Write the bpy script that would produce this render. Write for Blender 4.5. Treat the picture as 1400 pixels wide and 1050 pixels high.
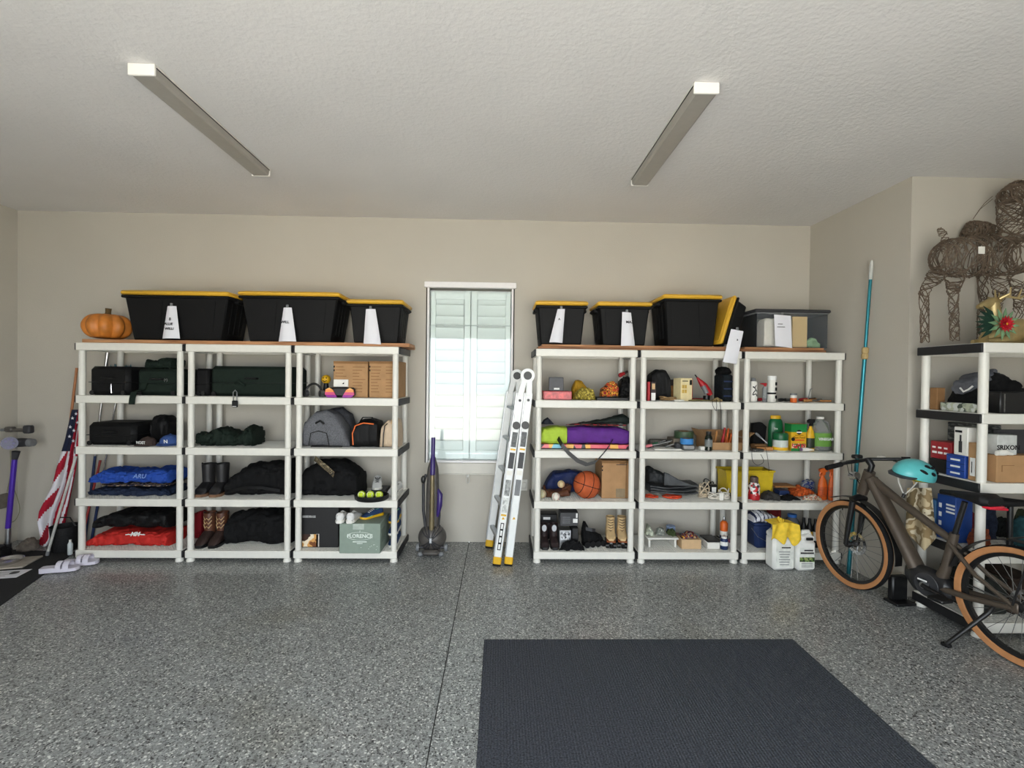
import bpy, bmesh, math, random
from mathutils import Vector, Matrix, noise

# ------------------------------------------------------------------ reset
scene = bpy.context.scene
for o in list(bpy.data.objects):
    bpy.data.objects.remove(o, do_unlink=True)
COL = scene.collection
PI = math.pi
random.seed(7)

# ------------------------------------------------------------------ camera
F, YAW, PITCH, ROLL, CH = 658.0, .024, -.0114, .012, 1.638
fwd = Vector((math.sin(YAW), math.cos(YAW), 0)); rgt = Vector((math.cos(YAW), -math.sin(YAW), 0)); upv = Vector((0, 0, 1))
fwd, upv = fwd*math.cos(PITCH)+upv*math.sin(PITCH), upv*math.cos(PITCH)-fwd*math.sin(PITCH)
rgt, upv = rgt*math.cos(ROLL)+upv*math.sin(ROLL), upv*math.cos(ROLL)-rgt*math.sin(ROLL)
CAM = Vector((0, 0, CH))
cd = bpy.data.cameras.new('camera'); cd.sensor_width = 36; cd.sensor_fit = 'HORIZONTAL'; cd.lens = F/1400*36; cd.clip_start = .05
co = bpy.data.objects.new('camera', cd); COL.objects.link(co)
co.matrix_world = Matrix(((rgt.x, upv.x, -fwd.x, 0), (rgt.y, upv.y, -fwd.y, 0), (rgt.z, upv.z, -fwd.z, CH), (0, 0, 0, 1)))
scene.camera = co
def ray(x, y): return fwd + rgt*((x-700)/F) - upv*((y-525)/F)
def P(x, y, Y): d = ray(x, y); return CAM + d*(Y/d.y)          # point of the place seen at a pixel, Y metres deep
def G(x, y, z=0): d = ray(x, y); return CAM + d*((z-CH)/d.z)   # the same on a level surface

# ------------------------------------------------------------------ sky, sun, exposure
w = bpy.data.worlds.new('sky'); scene.world = w; w.use_nodes = True
bg = w.node_tree.nodes['Background']; bg.inputs[0].default_value = (.87, .94, 1, 1); bg.inputs[1].default_value = 2.6
sl = bpy.data.lights.new('sun', 'SUN'); sl.energy = 15; sl.angle = .009; sl.color = (1, .95, .86)
so = bpy.data.objects.new('sun', sl); COL.objects.link(so); so.rotation_euler = (math.radians(-30), math.radians(8), 0)
po = bpy.data.lights.new('garage_opening', 'AREA'); po.shape = 'RECTANGLE'; po.size = 4.9; po.size_y = 2.5
po.cycles.is_portal = True
poo = bpy.data.objects.new('garage_opening', po); COL.objects.link(poo); poo.location = (-.2, -.75, 1.25); poo.rotation_euler = (PI/2, 0, 0)
vs = scene.view_settings; vs.view_transform = 'Standard'; vs.look = 'None'; vs.gamma = 1; vs.use_curve_mapping = False; vs.exposure = 1.4

# ------------------------------------------------------------------ materials
def lin(c):
    return tuple((v/255/12.92 if v/255 <= .04045 else ((v/255+.055)/1.055)**2.4) for v in c)
MATS = {}
def mat(name, rgb, rough=.6, metal=0., var=.12, scale=25., bump=0., bscale=80., coat=0., trans=0., emit=0.):
    if name in MATS: return MATS[name]
    m = bpy.data.materials.new(name); m.use_nodes = True; nt = m.node_tree; N, L = nt.nodes, nt.links
    b = N['Principled BSDF']; c = lin(rgb)
    b.inputs['Roughness'].default_value = rough; b.inputs['Metallic'].default_value = metal
    b.inputs['Coat Weight'].default_value = coat; b.inputs['Specular IOR Level'].default_value = .5 if rough < .6 else .25
    if trans: b.inputs['Transmission Weight'].default_value = trans; b.inputs['IOR'].default_value = 1.2
    tc = N.new('ShaderNodeTexCoord')
    nz = N.new('ShaderNodeTexNoise'); nz.inputs['Scale'].default_value = scale; nz.inputs['Detail'].default_value = 3
    L.new(tc.outputs['Object'], nz.inputs['Vector'])
    rp = N.new('ShaderNodeValToRGB'); rp.color_ramp.elements[0].position = .3; rp.color_ramp.elements[1].position = .7
    rp.color_ramp.elements[0].color = tuple(v*(1-var) for v in c)+(1,); rp.color_ramp.elements[1].color = tuple(min(1, v*(1+var)) for v in c)+(1,)
    L.new(nz.outputs['Fac'], rp.inputs['Fac']); L.new(rp.outputs['Color'], b.inputs['Base Color'])
    if bump:
        n2 = N.new('ShaderNodeTexNoise'); n2.inputs['Scale'].default_value = bscale; n2.inputs['Detail'].default_value = 4
        L.new(tc.outputs['Object'], n2.inputs['Vector'])
        bp = N.new('ShaderNodeBump'); bp.inputs['Strength'].default_value = bump; bp.inputs['Distance'].default_value = .01
        L.new(n2.outputs['Fac'], bp.inputs['Height']); L.new(bp.outputs['Normal'], b.inputs['Normal'])
    MATS[name] = m; return m
def patmat(name, cols, kind='voronoi', scale=40., rough=.7, stretch=(1, 1, 1), bump=0., rot=(0, 0, 0)):
    """blotches of several colours: camouflage, printed cloth, heaps of mixed colour, book edges"""
    if name in MATS: return MATS[name]
    m = bpy.data.materials.new(name); m.use_nodes = True; nt = m.node_tree; N, L = nt.nodes, nt.links; b = N['Principled BSDF']
    b.inputs['Roughness'].default_value = rough
    tc = N.new('ShaderNodeTexCoord'); mp = N.new('ShaderNodeMapping'); mp.inputs['Scale'].default_value = stretch; mp.inputs['Rotation'].default_value = rot
    L.new(tc.outputs['Object'], mp.inputs['Vector'])
    rp = N.new('ShaderNodeValToRGB'); rp.color_ramp.interpolation = 'CONSTANT'
    if kind == 'voronoi':
        v = N.new('ShaderNodeTexVoronoi'); v.inputs['Scale'].default_value = scale; out = v.outputs['Color']
        sp = N.new('ShaderNodeSeparateColor'); L.new(out, sp.inputs[0]); src = sp.outputs[0]
        pos = [i/len(cols) for i in range(len(cols))]
    elif kind == 'wave':
        v = N.new('ShaderNodeTexWave'); v.wave_profile = 'SAW'; v.inputs['Scale'].default_value = scale; src = v.outputs['Fac']
        pos = [i/len(cols) for i in range(len(cols))]
    else:
        v = N.new('ShaderNodeTexNoise'); v.inputs['Scale'].default_value = scale; v.inputs['Detail'].default_value = 2; src = v.outputs['Fac']
        pos = [.33+.34*i/len(cols) for i in range(len(cols))]; pos[0] = 0
    L.new(mp.outputs['Vector'], v.inputs['Vector'])
    el = rp.color_ramp.elements
    while len(el) < len(cols): el.new(.5)
    for i, c in enumerate(cols): el[i].position = pos[i]; el[i].color = lin(c)+(1,)
    L.new(src, rp.inputs['Fac']); L.new(rp.outputs['Color'], b.inputs['Base Color'])
    if bump:
        bp = N.new('ShaderNodeBump'); bp.inputs['Strength'].default_value = bump; bp.inputs['Distance'].default_value = .01
        L.new(src, bp.inputs['Height']); L.new(bp.outputs['Normal'], b.inputs['Normal'])
    MATS[name] = m; return m
def glassmat(name, tint=(1, 1, 1), refl=1.5, haze=0., hazecol=(200, 205, 210)):
    if name in MATS: return MATS[name]
    m = bpy.data.materials.new(name); m.use_nodes = True; nt = m.node_tree; N, L = nt.nodes, nt.links
    N.remove(N['Principled BSDF']); out = N['Material Output']
    t = N.new('ShaderNodeBsdfTransparent'); t.inputs[0].default_value = tint+(1,)
    g = N.new('ShaderNodeBsdfGlossy'); g.inputs['Roughness'].default_value = .02
    fr = N.new('ShaderNodeFresnel'); fr.inputs['IOR'].default_value = refl
    mx = N.new('ShaderNodeMixShader'); L.new(fr.outputs[0], mx.inputs[0]); L.new(t.outputs[0], mx.inputs[1]); L.new(g.outputs[0], mx.inputs[2])
    last = mx
    if haze:
        d = N.new('ShaderNodeBsdfDiffuse'); d.inputs[0].default_value = lin(hazecol)+(1,)
        m2 = N.new('ShaderNodeMixShader'); m2.inputs[0].default_value = haze; L.new(mx.outputs[0], m2.inputs[1]); L.new(d.outputs[0], m2.inputs[2]); last = m2
    L.new(last.outputs[0], out.inputs[0]); MATS[name] = m; return m

WHITE = mat('white_plastic', (232, 230, 222), .45, var=.03)
BLACKP = mat('black_plastic', (20, 20, 21), .4, var=.15)
BLKFAB = mat('black_fabric', (15, 15, 16), .85, var=.3, scale=40, bump=.25, bscale=300)
RUBBER = mat('black_rubber', (24, 24, 25), .75, var=.2)
CHROME = mat('polished_metal', (200, 200, 202), .22, 1, var=.04)
ALU = mat('brushed_aluminium', (178, 180, 182), .38, 1, var=.06)
CARD = mat('cardboard', (176, 138, 98), .8, var=.08, scale=12, bump=.1, bscale=120)
CARDD = mat('dark_cardboard', (140, 104, 68), .8, var=.1, scale=12)
INK = mat('black_ink', (24, 24, 26), .7, var=.05)
WINK = mat('white_ink', (235, 235, 232), .6, var=.03)
PAPER = mat('white_paper', (232, 232, 238), .8, var=.02, scale=8)
DGREY = mat('dark_grey_plastic', (52, 52, 55), .5, var=.1)
MGREY = mat('mid_grey_plastic', (118, 120, 122), .5, var=.1)
YELLOW = mat('yellow_plastic', (226, 176, 28), .45, var=.05)
RED = mat('red_plastic', (178, 28, 36), .45, var=.08)
ORANGE = mat('orange_plastic', (222, 104, 36), .45, var=.08)
NAVY = mat('navy_plastic', (32, 50, 92), .45, var=.08)
BLUE = mat('blue_plastic', (52, 112, 190), .5, var=.08)
GREEN = mat('green_plastic', (18, 104, 62), .4, var=.06)
LIME = mat('lime_green', (126, 170, 52), .5, var=.06)
TAN = mat('tan_leather', (205, 172, 128), .6, var=.1, bump=.1)
BROWN = mat('brown_leather', (88, 52, 34), .45, var=.25, scale=18, bump=.25, bscale=60)
DBROWN = mat('dark_brown_leather', (52, 38, 34), .5, var=.25, scale=18, bump=.25, bscale=60)
STEEL = mat('dull_steel', (128, 128, 126), .45, .8, var=.25, scale=60)
WOODM = mat('wooden_handle', (172, 120, 70), .6, var=.2, scale=20)

# ------------------------------------------------------------------ geometry
def rot_to(d):
    return Vector((0, 0, 1)).rotation_difference(Vector(d).normalized()).to_matrix().to_4x4()
class MB:
    def __init__(s): s.v = []; s.f = []
    def _add(s, vs, fs, M=None):
        k = len(s.v)
        if M is not None: vs = [M @ Vector(p) for p in vs]
        s.v += [tuple(p) for p in vs]; s.f += [tuple(i+k for i in f) for f in fs]; return s
    def box(s, c, d, b=0., M=None, taper=None):
        hx, hy, hz = d[0]/2, d[1]/2, d[2]/2; b = min(b, hx*.95, hy*.95, hz*.95)
        T = Matrix.Translation(c)
        if M is not None: T = M @ T
        tp = (lambda p: p) if not taper else (lambda p: (p[0]*(taper[0] if p[2] < 0 else 1), p[1]*(taper[1] if p[2] < 0 else 1), p[2]))
        if b <= 1e-6:
            vs = [tp((x*hx, y*hy, z*hz)) for x in (-1, 1) for y in (-1, 1) for z in (-1, 1)]
            return s._add(vs, [(0, 1, 3, 2), (4, 6, 7, 5), (0, 4, 5, 1), (2, 3, 7, 6), (0, 2, 6, 4), (1, 5, 7, 3)], T)
        H = (hx, hy, hz); vs = []; ix = {}
        for sx in (-1, 1):
            for sy in (-1, 1):
                for sz in (-1, 1):
                    S = (sx, sy, sz)
                    for a in range(3):
                        ix[(S, a)] = len(vs); vs.append(tp(tuple(S[k]*(H[k] if k == a else H[k]-b) for k in range(3))))
        fs = []
        for a in range(3):
            o1, o2 = [k for k in range(3) if k != a]
            for sg in (-1, 1):
                q = []
                for u, v in ((-1, -1), (1, -1), (1, 1), (-1, 1)):
                    S = [0, 0, 0]; S[a] = sg; S[o1] = u; S[o2] = v; q.append(ix[(tuple(S), a)])
                fs.append(tuple(q))
        for a in range(3):
            o1, o2 = [k for k in range(3) if k != a]
            for u in (-1, 1):
                for v in (-1, 1):
                    S0 = [0, 0, 0]; S0[o1] = u; S0[o2] = v; S1 = list(S0); S0[a] = -1; S1[a] = 1
                    fs.append((ix[(tuple(S0), o1)], ix[(tuple(S1), o1)], ix[(tuple(S1), o2)], ix[(tuple(S0), o2)]))
        for sx in (-1, 1):
            for sy in (-1, 1):
                for sz in (-1, 1): fs.append(tuple(ix[((sx, sy, sz), a)] for a in range(3)))
        return s._add(vs, fs, T)
    def lathe(s, prof, n=20, M=None, sx=1., sy=1.):
        vs = []; fs = []; m = len(prof)
        for r, z in prof:
            for k in range(n):
                a = 2*PI*k/n; vs.append((r*math.cos(a)*sx, r*math.sin(a)*sy, z))
        for i in range(m-1):
            for k in range(n): fs.append((i*n+k, i*n+(k+1) % n, (i+1)*n+(k+1) % n, (i+1)*n+k))
        ring = prof[0] == prof[-1]
        if prof[0][0] > 1e-5 and not ring: fs.append(tuple(range(n))[::-1])
        if prof[-1][0] > 1e-5 and not ring: fs.append(tuple((m-1)*n+k for k in range(n)))
        return s._add(vs, fs, M)
    def cyl(s, p0, p1, r, r1=None, n=14):
        p0, p1 = Vector(p0), Vector(p1); d = p1-p0; h = d.length
        return s.lathe([(r, 0), (r if r1 is None else r1, h)], n, Matrix.Translation(p0) @ rot_to(d))
    def tube(s, pts, r, n=8, closed=False, flat=None):
        pts = [Vector(p) for p in pts]; m = len(pts); vs = []; fs = []; prev = None
        rr = r if isinstance(r, (list, tuple)) else [r]*m
        for i, p in enumerate(pts):
            if closed: t = (pts[(i+1) % m]-pts[i-1])
            else: t = pts[min(i+1, m-1)]-pts[max(i-1, 0)]
            t = t.normalized() if t.length > 1e-9 else Vector((0, 0, 1))
            if prev is None:
                u = t.cross(Vector((0, 0, 1)));
                if u.length < .05: u = t.cross(Vector((0, 1, 0)))
                u.normalize()
            else:
                u = prev - t*prev.dot(t)
                if u.length < 1e-6: u = t.orthogonal()
                u.normalize()
            prev = u; q = t.cross(u)
            for k in range(n):
                a = 2*PI*k/n; fx = flat if flat else 1
                vs.append(p + u*(math.cos(a)*rr[i]) + q*(math.sin(a)*rr[i]*fx))
        for i in range(m if closed else m-1):
            j = (i+1) % m
            for k in range(n): fs.append((i*n+k, i*n+(k+1) % n, j*n+(k+1) % n, j*n+k))
        if not closed: fs.append(tuple(range(n))[::-1]); fs.append(tuple((m-1)*n+k for k in range(n)))
        return s._add(vs, fs)
    def prism(s, pts, y0, y1, M=None):
        """polygon in x,z pushed from y0 to y1"""
        n = len(pts); vs = [(x, y0, z) for x, z in pts]+[(x, y1, z) for x, z in pts]
        fs = [tuple(range(n)), tuple(range(2*n-1, n-1, -1))]+[(i, (i+1) % n, n+(i+1) % n, n+i) for i in range(n)]
        return s._add(vs, fs, M)
    def sphere(s, c, r, n=18, m=10, sc=(1, 1, 1), M=None):
        prof = [(math.sin(PI*i/m)*r, -math.cos(PI*i/m)*r) for i in range(m+1)]
        prof[0] = (0, -r); prof[-1] = (0, r)
        T = Matrix.Translation(c) @ Matrix.Diagonal((*sc, 1))
        return s.lathe(prof, n, (M @ T) if M is not None else T)
    def loft(s, st, n=22, e=.55, amp=0., freq=8., seed=0, N=34, flatb=True, yoff=None):
        """body swept along x: stations (x, zlow, zhigh, depth); rounded cross sections, creased by noise"""
        def at(t):
            for i in range(len(st)-1):
                if st[i][0] <= t <= st[i+1][0] or i == len(st)-2:
                    a, b = st[i], st[i+1]; u = (t-a[0])/max(1e-6, b[0]-a[0]); u = min(1, max(0, u)); u = u*u*(3-2*u)*.5+u*.5
                    return [a[k]+(b[k]-a[k])*u for k in range(4)]
        x0, x1 = st[0][0], st[-1][0]; vs = []; fs = []
        for i in range(N+1):
            t = i/N; t = .5-.5*math.cos(PI*t); t = .6*t+.4*i/N
            x, zl, zh, d = at(x0+(x1-x0)*t)
            for k in range(n):
                a = 2*PI*k/n; c, q = math.cos(a), math.sin(a)
                y = d/2*math.copysign(abs(c)**e, c); z = (zl+zh)/2+(zh-zl)/2*math.copysign(abs(q)**e, q)
                p = Vector((x, y, z))
                if amp:
                    o3 = Vector((seed*7.31, seed*3.17, seed*5.9)); w1 = Vector((x*freq*.8+z*freq*.5, y*freq, z*freq*1.3-x*freq*.25))+o3
                    w1 += noise.noise_vector(w1*.6)*.5
                    cr = (1-abs(noise.noise(w1)))**5+.6*(1-abs(noise.noise(w1*2.1+o3)))**6
                    sw = noise.noise(w1*.55)+.4*noise.noise(w1*2.7)
                    p += Vector((0, c, q)).normalized()*(amp*(.9*sw+.5-1.15*cr))
                if flatb: p.z = max(p.z, min(st[0][1], zl))
                vs.append(p)
        for i in range(N):
            for k in range(n): fs.append((i*n+k, i*n+(k+1) % n, (i+1)*n+(k+1) % n, (i+1)*n+k))
        fs.append(tuple(range(n))[::-1]); fs.append(tuple(N*n+k for k in range(n)))
        return s._add(vs, fs)
    def strip(s, pts, wid, th, wv=(0, 1, 0)):
        """flat strap along pts, width along wv"""
        wv = Vector(wv).normalized(); m = len(pts); vs = []; fs = []; pts = [Vector(p) for p in pts]
        for i, p in enumerate(pts):
            t = (pts[min(i+1, m-1)]-pts[max(i-1, 0)]).normalized(); nn = t.cross(wv).normalized()
            for a, b in ((-1, -1), (1, -1), (1, 1), (-1, 1)): vs.append(p+wv*(a*wid/2)+nn*(b*th/2))
        for i in range(m-1):
            for k in range(4): fs.append((i*4+k, i*4+(k+1) % 4, i*4+4+(k+1) % 4, i*4+4+k))
        fs.append((3, 2, 1, 0)); fs.append(tuple((m-1)*4+k for k in range(4)))
        return s._add(vs, fs)
    def mesh(s, name, m=None, ang=38):
        me = bpy.data.meshes.new(name); me.from_pydata(s.v, [], s.f)
        bm = bmesh.new(); bm.from_mesh(me); bmesh.ops.recalc_face_normals(bm, faces=bm.faces); bm.to_mesh(me); bm.free()
        me.shade_smooth()
        try: me.set_sharp_from_angle(angle=math.radians(ang))
        except Exception: pass
        if m: me.materials.append(m)
        return me
    def build(s, name, m, parent=None, loc=None, rot=None, ang=38):
        return link(name, s.mesh(name, m, ang), parent, loc, rot)
def link(name, me, parent=None, loc=None, rot=None):
    o = bpy.data.objects.new(name, me); COL.objects.link(o)
    if parent: o.parent = parent
    if loc is not None: o.location = loc
    if rot is not None: o.rotation_euler = rot
    return o
def tag(o, label, cat, group=None):
    o['label'] = label; o['category'] = cat
    if group: o['group'] = group
    return o
def thing(name, label, cat, loc=(0, 0, 0), rotz=0, group=None):
    o = bpy.data.objects.new(name, None); COL.objects.link(o); o.empty_display_size = .05
    o.location = loc; o.rotation_euler = (0, 0, rotz); return tag(o, label, cat, group)
def struct(o): o['kind'] = 'structure'; return o
def dup(root, loc, rotz=None, label=None):
    r = root.copy(); COL.objects.link(r); r.location = loc
    if rotz is not None: r.rotation_euler = (0, 0, rotz)
    if label: r['label'] = label
    for ch in list(root.children):
        c = ch.copy(); COL.objects.link(c); c.parent = r
        for g in list(ch.children):
            d = g.copy(); COL.objects.link(d); d.parent = c
    return r
def text(s, size, m, parent, loc, rot=(PI/2, 0, 0), name='lettering', sx=1., bold=0.):
    cu = bpy.data.curves.new('t', 'FONT'); cu.body = s; cu.size = size; cu.align_x = 'CENTER'; cu.align_y = 'CENTER'; cu.extrude = .0006; cu.offset = bold
    cu.resolution_u = 2
    o = bpy.data.objects.new('t', cu); COL.objects.link(o)
    me = bpy.data.meshes.new_from_object(o.evaluated_get(bpy.context.evaluated_depsgraph_get()))
    bpy.data.objects.remove(o, do_unlink=True); me.materials.clear(); me.materials.append(m)
    t = link(name, me, parent, loc, rot); t.scale = (sx, 1, 1); return t
# ------------------------------------------------------------------ the garage shell
XL, XR, YW, YJ, HC, YO, XE = -4.70, 3.108, 4.80, 3.60, 3.21, -.7, 4.45
def wallmat(name, rgb, s1, st, rough=.85, blot=.03):
    m = mat(name, rgb, rough, var=blot, scale=1.2); nt = m.node_tree; N, L = nt.nodes, nt.links; b = N['Principled BSDF']
    tc = N.new('ShaderNodeTexCoord'); a = N.new('ShaderNodeTexNoise'); a.inputs['Scale'].default_value = s1; a.inputs['Detail'].default_value = 5; a.inputs['Roughness'].default_value = .65
    L.new(tc.outputs['Object'], a.inputs['Vector'])
    bp = N.new('ShaderNodeBump'); bp.inputs['Strength'].default_value = st; bp.inputs['Distance'].default_value = .012
    L.new(a.outputs['Fac'], bp.inputs['Height']); L.new(bp.outputs['Normal'], b.inputs['Normal']); return m
WALL = wallmat('painted_wall', (190, 185, 174), 90, .16)
CEIL = wallmat('knockdown_ceiling', (226, 223, 220), 34, .42)
# speckled epoxy floor
fm = bpy.data.materials.new('flake_epoxy'); fm.use_nodes = True; nt = fm.node_tree; N, L = nt.nodes, nt.links; b = N['Principled BSDF']
tc = N.new('ShaderNodeTexCoord'); nw = N.new('ShaderNodeTexNoise'); nw.inputs['Scale'].default_value = 90
vm = N.new('ShaderNodeVectorMath'); vm.operation = 'MULTIPLY_ADD'; vm.inputs[1].default_value = (.012,)*3
L.new(tc.outputs['Object'], nw.inputs['Vector']); L.new(nw.outputs['Color'], vm.inputs[0]); L.new(tc.outputs['Object'], vm.inputs[2])
v1 = N.new('ShaderNodeTexVoronoi'); v1.inputs['Scale'].default_value = 135; L.new(vm.outputs[0], v1.inputs['Vector'])
sp = N.new('ShaderNodeSeparateColor'); L.new(v1.outputs['Color'], sp.inputs[0])
rp = N.new('ShaderNodeValToRGB'); rp.color_ramp.interpolation = 'CONSTANT'
fl = [(0, (74, 75, 75)), (.10, (128, 130, 129)), (.34, (142, 145, 144)), (.58, (160, 163, 161)), (.78, (108, 110, 109)), (.88, (214, 216, 212)), (.96, (36, 36, 37))]
while len(rp.color_ramp.elements) < len(fl): rp.color_ramp.elements.new(.5)
for e_, (p_, c_) in zip(rp.color_ramp.elements, fl): e_.position = p_; e_.color = lin(c_)+(1,)
L.new(sp.outputs[0], rp.inputs['Fac'])
st_ = N.new('ShaderNodeTexNoise'); st_.inputs['Scale'].default_value = 1.1; st_.inputs['Detail'].default_value = 6; L.new(tc.outputs['Object'], st_.inputs['Vector'])
sr = N.new('ShaderNodeValToRGB'); sr.color_ramp.elements[0].position = .56; sr.color_ramp.elements[1].position = .74
sr.color_ramp.elements[0].color = (0, 0, 0, 1); sr.color_ramp.elements[1].color = (.75, .75, .75, 1); L.new(st_.outputs['Fac'], sr.inputs['Fac'])
mx = N.new('ShaderNodeMix'); mx.data_type = 'RGBA'; mx.blend_type = 'MULTIPLY'; mx.inputs[7].default_value = (.66, .60, .48, 1)
L.new(sr.outputs['Color'], mx.inputs[0]); L.new(rp.outputs['Color'], mx.inputs[6]); L.new(mx.outputs[2], b.inputs['Base Color'])
b.inputs['Roughness'].default_value = .42; b.inputs['Coat Weight'].default_value = .25; b.inputs['Coat Roughness'].default_value = .12
fb = N.new('ShaderNodeBump'); fb.inputs['Strength'].default_value = .15; fb.inputs['Distance'].default_value = .004; L.new(sp.outputs[1], fb.inputs['Height']); L.new(fb.outputs['Normal'], b.inputs['Normal'])

JX = -.2945
floor = struct(MB().box(((XL+JX-.003)/2, (YO+YW)/2, -.05), (JX-.003-XL, YW-YO, .1)).box(((XE+JX+.003)/2, (YO+YW)/2, -.05), (XE-JX-.003, YW-YO, .1)).build('floor', fm))
MB().box((JX, (YO+YW)/2, -.03), (.008, YW-YO, .052)).build('control_joint', mat('joint_filler', (48, 48, 47), .8), floor)
struct(MB().box(((XL+XE)/2, (YO+YW)/2-.1, HC+.08), (XE-XL+.5, YW-YO+.6, .16)).build('ceiling', CEIL))
WX0, WX1, WZ0, WZ1 = -.735, .122, .792, 2.535      # window opening
wb = MB()
wb.box(((XL+WX0)/2, YW+.1, HC/2), (WX0-XL, .2, HC)).box(((WX1+XR)/2, YW+.1, HC/2), (XR-WX1, .2, HC))
wb.box(((WX0+WX1)/2, YW+.1, WZ0/2), (WX1-WX0, .2, WZ0)).box(((WX0+WX1)/2, YW+.1, (WZ1+HC)/2), (WX1-WX0, .2, HC-WZ1))
struct(wb.build('wall_back', WALL))
struct(MB().box((XL-.1, (YO+YW)/2, HC/2), (.2, YW-YO+.4, HC)).build('wall_left', WALL))
struct(MB().box((XR+.15, (YJ+YW)/2, HC/2), (.3, YW-YJ, HC)).build('wall_right_return', WALL))
struct(MB().box(((XR+.3+XE)/2, YJ+.15, HC/2), (XE-XR-.3, .3, HC)).build('wall_right_front', WALL))
struct(MB().box((XE+.1, (YO+YJ)/2, HC/2), (.2, YJ-YO, HC)).build('wall_right', WALL))
fw = MB().box(((XL+XE)/2, YO-.1, (2.5+HC)/2), (XE-XL, .2, HC-2.5)).box((XL+1.025, YO-.1, 1.25), (2.05, .2, 2.5)).box((XE-1.1, YO-.1, 1.25), (2.2, .2, 2.5))
struct(fw.build('wall_front', WALL))
struct(MB().box((0, -21.6, -.06), (40, 40, .1)).build('driveway', mat('pale_concrete', (188, 184, 176), .9, var=.08, scale=3)))

# ------------------------------------------------------------------ window with shutters behind the glass
SHUT = mat('white_shutter', (246, 247, 245), .5, var=.01)
FRAMEW = mat('white_window_frame', (238, 236, 236), .5, var=.02)
win = struct(bpy.data.objects.new('window_1', None)); COL.objects.link(win); win.location = ((WX0+WX1)/2, YW, WZ0)
hw, wh = (WX1-WX0)/2, WZ1-WZ0
MB().box((0, -.012, wh+.022), (2*hw+.05, .05, .056), .004).build('head_rail', FRAMEW, win)
for sx in (-1, 1):
    MB().box((sx*(hw-.011), .02, wh/2), (.020, .06, wh), .003).build('jamb', FRAMEW, win)
    MB().box((sx*(hw+.004), .0, wh/2), (.010, .012, wh)).build('edge_seal', INK, win)
MB().box((0, .02, .012), (2*hw-.05, .06, .022), .003).build('bottom_rail', FRAMEW, win)
MB().box((.0, .03, 1.372), (2*hw-.046, .012, .010), .002).build('meeting_rail', mat('rail_grey', (196, 205, 203), .5), win)
MB().box((0, .028, wh/2), (2*hw-.044, .004, wh-.05)).build('glass_pane', glassmat('window_glass', (.955, .985, .98), 1.55), win)
MB().box((0, .19, wh/2), (2*hw+.06, .02, wh+.06)).build('backing', SHUT, win)
for sx in (-1, 1):
    pw = hw-.026
    sp_ = MB().box((sx*(pw-.026), .075, wh/2), (.052, .03, wh-.06), .004).box((sx*.034, .075, wh/2), (.062, .03, wh-.06), .004)
    sp_.box((sx*(pw/2+.01), .075, .07), (pw-.1, .03, .09), .004).box((sx*(pw/2+.01), .075, wh-.07), (pw-.1, .03, .08), .004)
    shp = sp_.build('shutter_panel', SHUT, win)
    lw = pw-.124; lm = None
    for k in range(14):
        if lm is None:
            q = MB(); prof = [(math.cos(a)*.066, math.sin(a)*.008) for a in [2*PI*i/12 for i in range(12)]]
            q.prism([(x, z) for x, z in prof], -lw/2, lw/2, Matrix.Rotation(PI/2, 4, 'Z')); lm = q.mesh('louver', SHUT)
        link('louver', lm, shp, (sx*(pw/2+.008), .076, .155+k*.1135), (math.radians(-62), 0, 0))
# apron panel and ledge under the window, with a pull loop
ap = struct(MB().box((-.306, YW-.006, .735), (.79, .012, .108), .002).box((-.306, YW-.012, .683), (.70, .024, .012), .003).build('trim_1', mat('apron_paint', (214, 211, 202), .7, var=.02)))
pl_ = tag(MB().box((0, -.012, 0), (.03, .02, .016), .004).tube([(math.cos(a)*.014, -.024, -.04+math.sin(a)*.034) for a in [2*PI*i/16 for i in range(16)]], .0035, 6, True).build('pull_loop', mat('off_white_metal', (205, 205, 200), .4), None, (-.312, YW-.013, .668)),
          'small pale metal pull loop hanging below the shuttered window', 'pull loop')
tag(MB().box((0, -.005, 0), (.075, .01, .115), .004).box((0, -.015, 0), (.05, .02, .06), .006).build('outlet_cover', WHITE, None, P(716, 663, YW)), 'white outlet box on the wall behind the ladder and rack', 'outlet')
tag(MB().box((.006, 0, 0), (.012, .16, .14), .004).build('utility_plate', mat('taupe_plate', (112, 106, 96), .6), None, (XL, 4.62, .42)), 'taupe utility plate low on the left wall behind the stick vacuum', 'wall plate')

# ------------------------------------------------------------------ ceiling fixtures
LENS = mat('unlit_lens', (166, 161, 152), .35, var=.03)
def fixture(x, y, label):
    t = thing('ceiling_light', label, 'ceiling light', (x+.066, y+.61, HC-.001), 0, 'wraparound ceiling lights')
    MB().prism([(-.066, -.012), (-.062, -.05), (-.05, -.058), (.05, -.058), (.062, -.05), (.066, -.012)], -.604, .604).build('lens', LENS, t, ang=25)
    MB().box((0, 0, -.007), (.136, 1.21, .014), .002).build('housing', WHITE, t)
    for s in (-1, 1):
        MB().box((0, s*.607, -.030), (.136, .014, .060), .003).build('end_cap', mat('fixture_white', (246, 243, 236), .4, var=.01), t)
        MB().box((s*.0672, 0, -.016), (.004, 1.2, .004)).build('side_bead', DGREY, t)
fixture(-1.90, 2.497, 'unlit white ceiling light strip above the left shelving')
fixture(1.0, 2.5245, 'unlit white ceiling light strip above the right shelving')

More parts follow.
